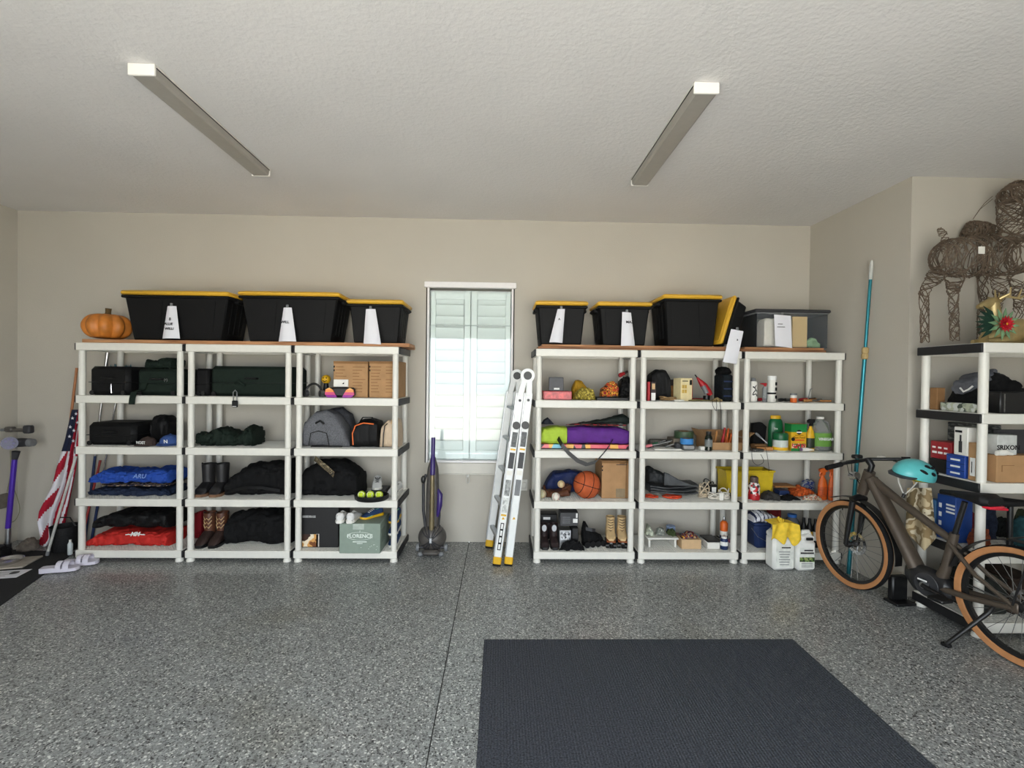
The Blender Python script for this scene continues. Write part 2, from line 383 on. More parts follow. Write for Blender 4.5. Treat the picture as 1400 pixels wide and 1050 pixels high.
# ------------------------------------------------------------------ mats on the floor
def carpet(name, rgb, rgb2, sc):
    m = bpy.data.materials.new(name); m.use_nodes = True; nt = m.node_tree; N, L = nt.nodes, nt.links; b = N['Principled BSDF']; b.inputs['Roughness'].default_value = .95
    tc = N.new('ShaderNodeTexCoord'); n = N.new('ShaderNodeTexNoise'); n.inputs['Scale'].default_value = 130; n.inputs['Detail'].default_value = 5
    wv = N.new('ShaderNodeTexWave'); wv.inputs['Scale'].default_value = sc; wv.inputs['Distortion'].default_value = .6; wv.inputs['Detail'].default_value = 2
    L.new(tc.outputs['Object'], n.inputs['Vector']); L.new(tc.outputs['Object'], wv.inputs['Vector'])
    r = N.new('ShaderNodeValToRGB'); r.color_ramp.elements[0].position = .35; r.color_ramp.elements[1].position = .68
    r.color_ramp.elements[0].color = lin(rgb)+(1,); r.color_ramp.elements[1].color = lin(rgb2)+(1,)
    L.new(n.outputs['Fac'], r.inputs['Fac']); L.new(r.outputs['Color'], b.inputs['Base Color'])
    bp = N.new('ShaderNodeBump'); bp.inputs['Strength'].default_value = .8; bp.inputs['Distance'].default_value = .006
    L.new(wv.outputs['Fac'], bp.inputs['Height']); L.new(bp.outputs['Normal'], b.inputs['Normal']); return m
cm = MB().box((0, 0, .004), (1.955, 3.4, .008), .002).build('carpet_mat', carpet('ribbed_carpet', (34, 37, 44), (82, 87, 97), 22), None, (.894, 1.29, 0))
tag(cm, 'large charcoal blue ribbed carpet mat on the open floor', 'mat')
a_, b_ = G(100, 757), G(0, 829); dr = (b_-a_).normalized(); nrm = Vector((dr.y, -dr.x, 0))
if nrm.x > 0: nrm = -nrm
bl = MB(); pts = [a_-dr*.03, a_+dr*2.2, a_+dr*2.2+nrm*.5, a_-dr*.03+nrm*.72]
pts[3] = Vector((XL+.02, a_.y+.1, 0)); pts[2] = Vector((XL+.02, pts[1].y+.1, 0))
c0 = sum(pts, Vector())/4; n_ = 4
bl._add([(p-c0).to_3d()[:2]+(0.,) for p in pts]+[((p-c0).x, (p-c0).y, .007) for p in pts], [(3, 2, 1, 0), (4, 5, 6, 7)]+[(i, (i+1) % 4, 4+(i+1) % 4, 4+i) for i in range(4)])
tag(bl.build('door_mat', carpet('black_carpet', (20, 20, 21), (48, 48, 49), 60), None, (c0.x, c0.y, 0)), 'black floor mat along the left wall', 'mat')

# ------------------------------------------------------------------ shelving units
YF, RD, UW = 4.25, .49, .905
ROW = [1.905, 1.449, 1.003, .551, .1006]          # deck heights, top to bottom
RACKW = mat('shelf_plastic', (228, 226, 217), .42, var=.02)
def lattice():
    q = MB(); D = RD; hx, hy = UW/2, D/2; t = .066
    for s in (-1, 1):
        q.box((0, s*(hy-.011), -t/2), (UW, .022, t), .005)
        q.box((s*(hx-.011), 0, -t/2), (.022, D-.044, t), .003)
    n = 40
    for i in range(n):
        x = -hx+.034+i*(UW-.068)/(n-1); q.box((x, 0, -.004), (.0075, D-.05, .006))
    for i in range(17):
        y = -hy+.04+i*(D-.08)/16; q.box((0, y, -.0035), (UW-.05, .0105, .007))
    for y in (-.12, .12): q.box((0, y, -.03), (UW-.05, .012, .05))
    return q.mesh('shelf', RACKW, 30)
SHELF_ME = lattice()
CAP_ME = MB().box((0, 0, 0), (.0145, RD-.01, .06), .004).mesh('end_cap', mat('rack_black', (30, 30, 32), .5, var=.1))
zt = ROW[0]-.03
POST_ME = MB().lathe([(.0265, 0), (.026, zt)], 16).mesh('post', RACKW)
FOOT_ME = MB().lathe([(.034, 0), (.034, .012), (.027, .034), (.0265, .036)], 16).mesh('foot', RACKW)
def rack(xc, yf, label, group):
    t = thing('shelving_unit', label, 'shelving unit', (xc, yf+RD/2, 0), 0, group)
    for z in ROW:
        s = link('shelf', SHELF_ME, t, (0, 0, z))
        for sx in (-1, 1): link('end_cap', CAP_ME, s, (sx*(UW/2+.006), 0, -.034))
    for sx in (-1, 1):
        for sy in (-1, 1):
            p = link('post', POST_ME, t, (sx*(UW/2-.032), sy*(RD/2-.034), 0)); link('foot', FOOT_ME, p, (0, 0, 0))
    return t
XA, XB = -3.676, .3116
g = 'white five-shelf units along the back wall'
UX = [XA+UW/2+.937*i for i in range(3)]+[XB+UW/2+.937*i for i in range(3)]
r0 = rack(UX[0], YF, 'white plastic shelving unit leftmost, with the orange pumpkin on its top board', g)
for i, lb in ((1, 'white plastic shelving unit holding cowboy boots, second from the left corner'), (2, 'white plastic shelving unit beside the upright vacuum'),
              (3, 'white plastic shelving unit next to the folded ladder'), (4, 'white plastic shelving unit in the middle of the right-hand row'),
              (5, 'white plastic shelving unit in the back right corner beside the teal pole')):
    dup(r0, (UX[i], YF+RD/2, 0), None, lb)
XR0, YF2 = 3.085, 3.0
r6 = dup(r0, (XR0+UW/2, YF2+RD/2, 0), None, 'white shelving unit with black end boards behind the bicycle'); del r6['group']

# ------------------------------------------------------------------ planks on top
def woodmat(name, a, b_):
    m = mat(name, a, .6, var=.1, scale=6); nt = m.node_tree; N, L = nt.nodes, nt.links; bs = N['Principled BSDF']
    tc = N.new('ShaderNodeTexCoord'); mp = N.new('ShaderNodeMapping'); mp.inputs['Scale'].default_value = (1.5, 30, 30); n = N.new('ShaderNodeTexNoise'); n.inputs['Scale'].default_value = 3; n.inputs['Detail'].default_value = 6
    L.new(tc.outputs['Object'], mp.inputs[0]); L.new(mp.outputs[0], n.inputs['Vector'])
    r = N.new('ShaderNodeValToRGB'); r.color_ramp.elements[0].position = .35; r.color_ramp.elements[1].position = .65; r.color_ramp.elements[0].color = lin(a)+(1,); r.color_ramp.elements[1].color = lin(b_)+(1,)
    L.new(n.outputs['Fac'], r.inputs['Fac']); L.new(r.outputs['Color'], bs.inputs['Base Color']); return m
PLANK = woodmat('stained_plank', (150, 104, 70), (196, 146, 104)); PLANKD = woodmat('dark_plank', (104, 70, 48), (156, 108, 74))
def plank(px0, px1, yf, d, z, th, m, label):
    x0, x1 = P(px0, 465, yf).x, P(px1, 465, yf).x
    return tag(MB().box((0, 0, th/2), (x1-x0, d, th), .002).build('plank', m, None, ((x0+x1)/2, yf+d/2, z)), label, 'plank', 'planks across the shelving tops')
PZ = ROW[0]+.001
plank(112, 560, YF+.005, .26, PZ, .030, PLANK, 'front wooden plank under the three totes on the left shelving')
plank(114, 562, YF+.275, .22, PZ, .030, PLANK, 'rear wooden plank against the wall on the left shelving')
plank(736, 1011, YF+.005, .26, PZ, .020, PLANKD, 'front lower wooden plank under the totes on the right shelving')
plank(1013, 1130, YF+.005, .26, PZ, .020, PLANKD, 'short lower wooden plank under the clear bin')
plank(736, 1130, YF+.275, .22, PZ, .020, PLANKD, 'rear lower wooden plank against the wall on the right shelving')
plank(741, 1009, YF+.03, .235, PZ+.0205, .020, PLANK, 'front upper wooden plank directly under the totes on the right')
plank(1018, 1127, YF+.03, .235, PZ+.0205, .020, PLANK, 'short upper wooden plank directly under the clear bin')
plank(741, 1127, YF+.275, .21, PZ+.0205, .020, PLANK, 'rear upper wooden plank on the right shelving')
TZL, TZR = PZ+.030, PZ+.0405
# ------------------------------------------------------------------ helpers for things on shelves
def span(px0, px1, py, Y): return P(px0, py, Y), P(px1, py, Y)
def boxy(name, label, cat, px0, px1, pyt, zb, Y, d, m, b=.004, rotz=0, group=None):
    """box whose front face at depth Y fills px0..px1 up to pixel row pyt; stands on height zb"""
    a, c = span(px0, px1, pyt, Y)
    uc = min(UX, key=lambda u: abs(u-(a.x+c.x)/2))
    if .05 < zb < ROW[0]-.05 and Y > YF-.2 and max(abs(a.x-uc), abs(c.x-uc)) > .376 and (a.x+c.x)/2 < XR:
        Y = max(Y, YF+.09); d = min(d, YF+.420-Y); a, c = span(px0, px1, pyt, Y)
        a.x = max(a.x, uc-.436); c.x = min(c.x, uc+.436)
    h = (a.z+c.z)/2-zb; W = c.x-a.x
    o = MB().box((0, 0, h/2), (W, d, h), b).build(name, m, None, ((a.x+c.x)/2, Y+d/2, zb+.001), (0, 0, rotz))
    tag(o, label, cat, group); o['_s'] = (W, d, h); return o
def patch(o, u0, v0, u1, v1, m, name='printed_panel', side='front', out=.0012):
    W, d, h = o['_s']
    if side == 'front':
        return MB().box((((u0+u1)/2-.5)*W, -d/2-out/2, (v0+v1)/2*h), ((u1-u0)*W, out, (v1-v0)*h)).build(name, m, o)
    if side == 'top':
        return MB().box((((u0+u1)/2-.5)*W, ((v0+v1)/2-.5)*d, h+out/2), ((u1-u0)*W, (v1-v0)*d, out)).build(name, m, o)
    s = 1 if side == 'right' else -1
    return MB().box((s*(W/2+out/2), ((u0+u1)/2-.5)*d, (v0+v1)/2*h), (out, (u1-u0)*d, (v1-v0)*h)).build(name, m, o)
def ptext(o, s, u, v, size, m, sx=1., bold=0.):
    W, d, h = o['_s']; return text(s, size, m, o, ((u-.5)*W, -d/2-.0016, v*h), sx=sx, bold=bold)
def heap(name, label, cat, pts, zb, Y, d, m, e=.6, amp=.012, freq=9., seed=0, parent=None, group=None, pinch=.35, n=44, N=64, ret=None):
    """soft body with the silhouette pts [(px, py top), ...] centred at depth Y, lying on zb"""
    ww = [P(px, py, Y) for px, py in pts]
    uc = min(UX, key=lambda u: abs(u-(ww[0].x+ww[-1].x)/2))
    if zb > .05 and zb < ROW[0] and not parent and Y > YF-.1:            # keep clear of posts and end boards of its unit
        lim = .442-amp*.6
        y0, y1 = max(Y-d/2, YF+.068+amp*.8), min(Y+d/2, YF+.423-amp*.8)
        if max(abs(ww[0].x-uc), abs(ww[-1].x-uc)) > .375: Y = (y0+y1)/2; d = y1-y0
        for q in ww: q.x = uc+max(-lim, min(lim, q.x-uc))
        for i in range(1, len(ww)): ww[i].x = max(ww[i].x, ww[i-1].x+.002)
    xc = (ww[0].x+ww[-1].x)/2; loc = Vector((xc, Y, zb+.001)); st = []
    for i, q in enumerate(ww):
        k = pinch if i in (0, len(ww)-1) else 1
        st.append((q.x-xc, 0, max(.006, q.z-zb), d*k))
    if parent:
        loc = loc-parent.location
    o = MB().loft(st, n, e, amp, freq, seed, N).build(name, m, parent, loc)
    if not parent: tag(o, label, cat, group)
    return o
def lathe_thing(name, label, cat, px, wpx, pyt, zb, Y, parts, n=20, group=None, sy=1., rotz=0):
    """turned thing: parts = [(name, material, [(r, z) in 0..1 of half width / height])]"""
    a = P(px, pyt, Y); h = a.z-zb; R = (P(px+wpx/2, pyt, Y).x-P(px-wpx/2, pyt, Y).x)/2
    t = thing(name, label, cat, (a.x, Y, zb+.001), rotz, group)
    for nm, m, pr in parts:
        MB().lathe([(r*R, z*h) for r, z in pr], n, sy=sy).build(nm, m, t)
    t['_s'] = (2*R, 2*R*sy, h); return t

# ------------------------------------------------------------------ totes
TOTE = mat('tote_black', (12, 12, 13), .62, var=.06, bump=.04)
LID = mat('tote_yellow', (224, 174, 52), .42, var=.04)
def tote_parts(t, W, D, H, taper=.86):
    """W,D at the rim; H overall height"""
    hb = H-.045
    MB().box((0, 0, hb/2), (W-.05, D-.05, hb), .012, taper=(taper, taper+.04)).build('body', TOTE, t)
    q = MB().box((0, 0, H-.055), (W-.012, D-.012, .022), .006)
    for s in (-1, 1): q.box((s*(W/2-.02), 0, H-.075), (.05, .16, .03), .006)
    q.build('rim', TOTE, t)
    MB().box((0, 0, H-.022), (W, D, .036), .013).box((0, 0, H-.004), (W*.9, D*.86, .012), .005).build('lid', LID, t)
    # raised panels on front, back and ends
    hw = (W-.05)/2; tp = (1-taper)*hw; ang = math.atan2(tp, hb); hd = (D-.05)/2; angy = math.atan2((1-taper-.04)*hd, hb)
    for s in (-1, 1):
        for u in (-.55, .0, .55):
            w1 = W*.12; M = Matrix.Translation((u*hw*.93, s*(hd-(1-taper-.04)*hd*.5+.001), hb*.53)) @ Matrix.Rotation(-s*angy, 4, 'X')
            if u == 0:
                continue
            MB().prism([(-w1*.72, -hb*.33), (w1*.72, -hb*.33), (w1, hb*.36), (-w1, hb*.36)], -.004, .004, M).build('panel', TOTE, t)
        for u in (-.5, 0, .5):
            M = Matrix.Translation((s*(hw-tp*.5+.001), u*hd*.8, hb*.53)) @ Matrix.Rotation(s*ang, 4, 'Y') @ Matrix.Rotation(PI/2, 4, 'Z')
            MB().prism([(-D*.045, -hb*.35), (D*.045, -hb*.35), (D*.06, hb*.36), (-D*.06, hb*.36)], -.004, .004, M).build('panel', TOTE, t)
def tote(px0, px1, pyt, zb, Y, D, label, group='black totes with yellow lids', rotz=0):
    a, c = span(px0, px1, pyt, Y); H = (a.z+c.z)/2-zb
    t = thing('storage_tote', label, 'tote', ((a.x+c.x)/2, Y+D/2, zb+.001), rotz, group); tote_parts(t, c.x-a.x, D, H); t['_s'] = (c.x-a.x, D, H); return t
T1 = tote(163, 313, 397, TZL, YF+.03, .45, 'long black tote with yellow lid beside the pumpkin')
T2 = tote(324, 464, 398, TZL, YF+.03, .45, 'long black tote with yellow lid in the middle of the left three')
T3 = tote(473, 552, 409, TZL, YF+.05, .42, 'small black tote with yellow lid nearest the window on the left shelving')
T4 = tote(732, 805, 411, TZR, YF+.05, .42, 'small black tote with yellow lid above the folded ladder')
T5 = tote(817, 893, 412, TZR, YF+.05, .42, 'small black tote with yellow lid and a marked paper sheet, second on the right')
T6 = tote(907, 989, 402, TZR, YF+.02, .46, 'larger upright black tote with yellow lid on the right shelving')
# the tote leaning on its side against T6
t7 = thing('storage_tote', 'tipped black tote leaning with its yellow lid toward the larger tote', 'tote', (P(1025, 415, YF+.02).x-.05, YF+.19, TZR+.204), 0, 'black totes with yellow lids')
tote_parts(t7, .45, .34, .165, .86); t7.rotation_euler = (0, math.radians(-74), 0)

# paper sheets hung on the totes
def sheet(pts, Y0, Y1, label, lines=(), tpx=None, curl=.03):
    """curled paper: pts = four pixel corners tl,tr,br,bl; top at depth Y1, bottom edge at depth Y0"""
    tl, tr, br, bl_ = [P(p[0], p[1], Y) for p, Y in zip(pts, (Y1, Y1, Y0, Y0))]
    c = (bl_+br)/2; q = MB(); n, m = 10, 8; vs = []; fs = []
    for side in (0, 1):
        for j in range(m+1):
            for i in range(n+1):
                u, v = i/n, j/m; p = (tl*(1-u)+tr*u)*(1-v)+(bl_*(1-u)+br*u)*v
                p.y += curl*(2*u-1)**2*(.4+.6*v) - curl + side*.0012; vs.append(p-c)
    k = (n+1)*(m+1)
    for j in range(m):
        for i in range(n):
            a0 = j*(n+1)+i; f = (a0, a0+1, a0+n+2, a0+n+1); fs.append(f); fs.append(tuple(x+k for x in f[::-1]))
    rim = [i for i in range(n+1)]+[j*(n+1)+n for j in range(1, m+1)]+[m*(n+1)+i for i in range(n-1, -1, -1)]+[j*(n+1) for j in range(m-1, 0, -1)]
    for i in range(len(rim)): a0, b0 = rim[i], rim[(i+1) % len(rim)]; fs.append((a0, a0+k, b0+k, b0))
    q._add(vs, fs); t = thing('paper_sheet', label, 'paper sheet', c, 0, 'paper sheets hung on the totes'); q.build('sheet', PAPER, t)
    tc_ = (tl+tr)/2-c
    MB().box((tc_.x, tc_.y-curl+.006, tc_.z+.008), (.022, .012, .035), .003).build('clip', MGREY, t)
    tilt = math.atan2((tl-bl_).y, (tl-bl_).z)
    for s, px, py, size in lines:
        v = (py-pts[0][1])/(pts[3][1]-pts[0][1]); w_ = P(px, py, Y1+(Y0-Y1)*v)-c
        text(s, size, INK, t, (w_.x, w_.y-curl-.004, w_.z), (PI/2-tilt, 0, 0), bold=.0006)
    return t
sheet([(231, 419), (243, 419), (246, 463), (222, 463)], YF+.0, YF+.052, 'white paper sheet with three lines hung on the tote beside the pumpkin', [('B', 236, 437, .035), ('ALLIE', 234, 443.5, .030), ('WILLI', 235, 450, .030)])
sheet([(389, 421), (400, 421), (405, 467), (381, 467)], YF+.0, YF+.052, 'white paper sheet with one dark word hung on the middle long tote', [('WILL', 392, 441, .032)])
sheet([(501, 423), (514, 423), (521, 471), (497, 470)], YF-.012, YF+.072, 'blank white paper sheet hung on the small tote nearest the window')
sheet([(762, 423), (772, 423), (769, 469), (751, 468)], YF+.0, YF+.072, 'white paper sheet hung on the tote above the ladder', [('A', 764, 437, .028)])
sheet([(850, 427), (862, 428), (868, 473), (849, 473)], YF-.012, YF+.072, 'white paper sheet with one dark word hung on the second right tote', [('MAX', 860, 441, .034)])
sheet([(999, 450), (1016, 453), (1007, 498), (988, 495)], YF-.032, YF-.02, 'white paper sheet drooping over the shelf front below the tipped tote', [('8', 1007, 465, .022)], curl=.012)

# clear bin with dark lid
CLEAR = glassmat('clear_plastic', (.97, .975, .98), 1.35, .05, (190, 196, 204))
a, c = span(1033, 1136, 422, YF+.06); H = a.z-TZR; W = c.x-a.x; D = .40
cb = thing('clear_bin', 'clear plastic bin with dark grey lid holding white cloth and paper', 'bin', ((a.x+c.x)/2, YF+.06+D/2, TZR+.001))
q = MB(); th = .003; hb = H-.03
for s in (-1, 1):
    q.box((s*(W/2-.02), 0, hb/2), (th, D-.03, hb)); q.box((0, s*(D/2-.016), hb/2), (W-.04, th, hb))
q.box((0, 0, .003), (W-.04, D-.03, .004)); q.build('tub', CLEAR, cb)
MB().box((0, 0, H-.016), (W+.01, D+.01, .03), .01).build('lid', DGREY, cb)
MB().box((0, 0, hb-.006), (W-.02, D-.01, .012), .004).build('rim', MGREY, cb)
fx = lambda px, py, Y: P(px, py, Y)
heap('cream_cloth', 'folded cream cloth inside the clear bin', 'cloth', [(1040, 439), (1043, 436), (1055, 436), (1062, 438)], TZR+.008, YF+.16, .14, mat('cream_cloth', (240, 234, 220), .9, var=.05, bump=.2, bscale=60), e=.22, amp=.006, seed=3, pinch=.9)
boxy('tan_folder', 'tan folder standing inside the clear bin', 'folder', 1084, 1104, 433, TZR+.008, YF+.10, .02, mat('manila', (226, 196, 140), .8, var=.03), .002)
heap('green_wrapper', 'crumpled pale green wrapper inside the clear bin', 'wrapper', [(1103, 466), (1108, 462), (1114, 464), (1120, 470)], TZR+.008, YF+.14, .05, mat('pale_green', (150, 186, 140), .6), amp=.008, seed=5)
sheet([(1058, 430), (1081, 432), (1083, 476), (1060, 473)], YF+.02, YF+.055, 'white paper sheet with two printed lines on the clear bin', [('▬▬▬', 1066, 443, .014), ('▬▬▬▬▬', 1067, 447, .014)], curl=.006)

# pumpkin
a, c = span(119, 176, 440, YF+.18); R = (c.x-a.x)/2; hp = P(147, 428, YF+.18).z-TZL
pk = thing('pumpkin', 'orange carved pumpkin with a stub stem at the left end of the plank', 'pumpkin', ((a.x+c.x)/2, YF+.18, TZL+.001))
q = MB(); vs = []; fs = []; n, m = 56, 16
for j in range(m+1):
    f = PI*j/m
    for i in range(n):
        t_ = 2*PI*i/n; rr = R*(1-.17*abs(math.cos(t_*4.5))**4)*(math.sin(f)**.75 if 0 < j < m else 0); z = hp/2*(1-math.cos(f)*(1-.22*math.exp(-(math.sin(f)/.35)**2)))
        vs.append((rr*math.cos(t_), rr*math.sin(t_), z))
for j in range(m):
    for i in range(n): fs.append((j*n+i, j*n+(i+1) % n, (j+1)*n+(i+1) % n, (j+1)*n+i))
q._add(vs, fs); q.build('shell', mat('pumpkin_orange', (196, 120, 46), .5, var=.22, scale=14), pk)
MB().tube([(0, 0, hp*.86), (.002, 0, hp*1.0), (.008, -.004, hp*1.16)], [.030, .022, .024], 10).build('stem', mat('stem_brown', (96, 78, 50), .8, var=.3), pk)
for k in range(2):
    MB().tube([(math.cos(2.75+.25*k)*R*.965+.012*math.cos(u)*.5, -math.sin(2.75+.25*k)*R*.965+.01*math.cos(u)*.6-.006, hp*(.52+.13*math.sin(u))) for u in [2*PI*i/12 for i in range(12)]], .004, 5, True).build('carved_line', DBROWN, pk)
# ------------------------------------------------------------------ left shelving, unit 1
Zr = ROW[:]           # row r holds what stands on ROW[r]
R1, R2, R3, R4 = ROW[1], ROW[2], ROW[3], ROW[4]
GREENFAB = mat('dark_green_fabric', (22, 34, 27), .8, var=.2, scale=30, bump=.2, bscale=200)
BLKNY = mat('black_nylon', (14, 14, 15), .6, var=.3, scale=25, bump=.15, bscale=200)
NAVYF = mat('navy_fabric', (34, 44, 66), .85, var=.3, scale=30, bump=.2)
BLUEF = mat('royal_blue_fabric', (40, 78, 168), .75, var=.15, bump=.2)
REDF = mat('red_fabric', (190, 44, 38), .7, var=.15, bump=.2)
def suitcase(name, label, px0, px1, pyt, zb, Y, d, m, handle=True, b=.03, zips=1, cat='suitcase'):
    o = boxy(name, label, cat, px0, px1, pyt, zb, Y, d, m, b)
    W, D, H = o['_s']
    for k in range(zips):
        z = H*(.45+.25*k); MB().box((0, 0, z), (W+.004, D+.004, .007), .003).build('zipper', BLACKP, o)
    if handle: MB().tube([(-.055, -D/2, H*.6), (-.05, -D/2-.02, H*.6), (.05, -D/2-.02, H*.6), (.055, -D/2, H*.6)], .008, 8).build('handle', BLACKP, o)
    MB().box((0, -D/2-.003, H*.27), (W*.7, .006, H*.28), .006).build('pocket', m, o)
    for s in (-1, 1): MB().cyl((s*(W/2-.04), -D/2-.002, .022), (s*(W/2-.04), -D/2-.016, .022), .02).build('wheel', BLACKP, o)
    return o
s1 = suitcase('suitcase', 'black carry-on suitcase with silver zip pulls on the top left shelf', 121, 176, 501, R1, YF+.04, .40, BLKNY)
MB().tube([(.03, -.21, .10), (.033, -.215, .06), (.035, -.212, .02)], .005, 6).build('luggage_tag', CHROME, s1)
s2 = suitcase('suitcase', 'dark green suitcase with a strap hanging over the shelf edge', 186, 244, 504, R1, YF+.05, .38, GREENFAB)
W, D, H = s2['_s']
MB().strip([(-.10, -D/2-.012, .11), (-.11, -D/2-.03, .05), (-.12, -.275, .03), (-.125, -.286, -.02), (-.13, -.288, -.075)], .05, .006, (1, 0, 0)).build('strap', GREENFAB, s2)
text('(•)', .035, ALU, s2, (.075, -D/2-.002, H*.58), name='badge')
heap('folded_bag', 'crumpled dark green bag lying on the green suitcase', 'bag', [(204, 503), (208, 491), (218, 495), (228, 489), (244, 491), (247, 503)], R1+s2['_s'][2]+.001, YF+.22, .2, GREENFAB, amp=.014, seed=11)
# second shelf: black case, two caps
s3 = suitcase('suitcase', 'large black soft suitcase lying flat beside two caps', 114, 184, 578, R2, YF+.05, .42, BLKNY, b=.035)
heap('garment_bag', 'black garment bag slumped behind the two caps', 'bag', [(215, 582), (216.5, 571), (219, 567), (232, 568), (240, 575), (244, 590)], R2, YF+.34, .22, BLKNY, amp=.010, seed=12)
def cap(name, label, px, py, zb, Y, r, m, rotz, txt=None, tm=WINK):
    q = P(px, py, Y); t = thing(name, label, 'cap', (q.x, Y, zb+.001), rotz)
    MB().lathe([(r, 0), (r*1.0, r*.35), (r*.9, r*.75), (r*.6, r*1.05), (r*.2, r*1.2), (0, r*1.22)], 24, sx=1.08).build('crown', m, t)
    MB().sphere((0, 0, r*1.23), r*.1, 10, 6).build('button', m, t)
    br = MB(); vs = []; fs = []; n = 12
    for s in (0, .004):
        for i in range(n+1):
            a_ = PI*(-.42+.84*i/n)-PI/2; vs.append((math.cos(a_)*r*.98, math.sin(a_)*r*.98, .020+s+.012*math.cos(a_*2))); vs.append((math.cos(a_)*r*1.25, math.sin(a_)*r*1.75, .004+s+.004))
    k = 2*(n+1)
    for i in range(n): f = (2*i, 2*i+1, 2*i+3, 2*i+2); fs.append(f); fs.append(tuple(x+k for x in f[::-1]))
    for i in range(n): fs.append((2*i+1, 2*i+1+k, 2*i+3+k, 2*i+3)); fs.append((2*i, 2*i+2, 2*i+2+k, 2*i+k))
    br._add(vs, fs); br.build('brim', m, t)
    if txt: text(txt, r*.55, tm, t, (0, -r*1.0-.003, r*.5), (PI/2+.15, 0, 0), bold=.001)
    return t
cap('baseball_hat', 'dark brown baseball cap with white lettering in front of the black case', 202, 600, R2, YF+.10, .064, mat('brown_cap', (66, 54, 50), .85, var=.15), -.2, 'NOST')
cap('baseball_hat', 'faded blue baseball cap with a white emblem by the shelf post', 233, 600, R2, YF+.15, .078, mat('denim_cap', (58, 84, 140), .85, var=.15), .15, 'N')
# third shelf: folded clothes
h0 = .11
o = heap('folded_blanket', 'folded navy quilted blanket at the bottom of the clothes stack', 'blanket', [(113, 676), (118, 665), (150, 664), (200, 663), (240, 664), (246, 674)], R3, YF+.25, .42, NAVYF, e=.42, amp=.020, freq=14, seed=21, pinch=.85)
za = R3+.088
heap('folded_shirt', 'patterned brown shirt folded between navy blanket and blue jacket', 'shirt', [(154, 664), (170, 659), (205, 657), (240, 660), (245, 664)], za, YF+.27, .36, patmat('brown_print', [(60, 44, 36), (150, 120, 96), (30, 40, 70), (196, 180, 160)], 'voronoi', 60), e=.5, amp=.006, freq=16, seed=22, pinch=.8)
zb_ = za+.034
o = heap('folded_jacket', 'bright blue folded sports jacket with faint white print on the clothes stack', 'jacket', [(134, 661), (142, 647), (158, 640), (190, 642), (225, 638), (246, 640), (247, 654)], zb_-.01, YF+.26, .40, BLUEF, e=.5, amp=.022, freq=11, seed=23, pinch=.7)
text('ARU', .055, mat('pale_blue_print', (120, 150, 210), .7), o, (.14, -.20, .075), (PI/2-.45, 0, 0), bold=.001)
# fourth shelf
heap('duffel_bag', 'red duffel bag with white print under a black bag', 'duffel bag', [(133, 741), (140, 730), (152, 721), (190, 719), (225, 721), (246, 722), (248, 740)], R4, YF+.27, .40, REDF, e=.5, amp=.018, freq=9, seed=24, pinch=.55)
o = bpy.data.objects['duffel_bag']; text('-~MM~-', .05, WINK, o, (.10, -.195, .125), (PI/2-.6, 0, 0), bold=.002)
heap('folded_bag', 'flat black folded bag lying on the red duffel', 'bag', [(148, 719), (150, 704), (172, 695), (205, 694), (246, 697), (248, 718)], R4+.162, YF+.27, .40, BLKNY, e=.5, amp=.018, freq=9, seed=25, pinch=.8)

# ------------------------------------------------------------------ unit 2
suitcase('suitcase', 'small black wheeled case left of the large green suitcase', 266, 285, 504, R1, YF+.08, .36, BLKNY, handle=False, b=.02)
s4 = suitcase('suitcase', 'large dark green suitcase filling the top shelf of the second unit', 287, 402, 501, R1, YF+.03, .42, GREENFAB, b=.03)
W, D, H = s4['_s']
MB().tube([(-.14, -D/2-.015, H*.42), (-.1, -D/2-.03, H*.5), (-.04, -D/2-.025, H*.35)], .01, 6).build('strap', GREENFAB, s4)
pdl = thing('luggage_lock', 'black luggage tag and lock hanging from the large green suitcase', 'luggage lock', P(321, 557, YF-.028)); 
MB().box((0, .002, .03), (.05, .016, .06), .006).build('body', BLACKP, pdl); MB().tube([(-.015, .002, .06), (-.017, .004, .13), (0, .006, .15), (.017, .004, .13), (.015, .002, .06)], .005, 6).build('shackle', ALU, pdl)
MB().box((0, -.007, .009), (.034, .001, .006)).build('printed_line', WINK, pdl)
heap('jacket', 'crumpled dark green jacket alone on the second shelf', 'jacket', [(270, 596), (277, 589), (290, 592), (306, 584), (322, 589), (332, 594), (342, 583), (352, 586), (354, 603)], R2, YF+.2, .3, GREENFAB, amp=.024, freq=12, seed=31)
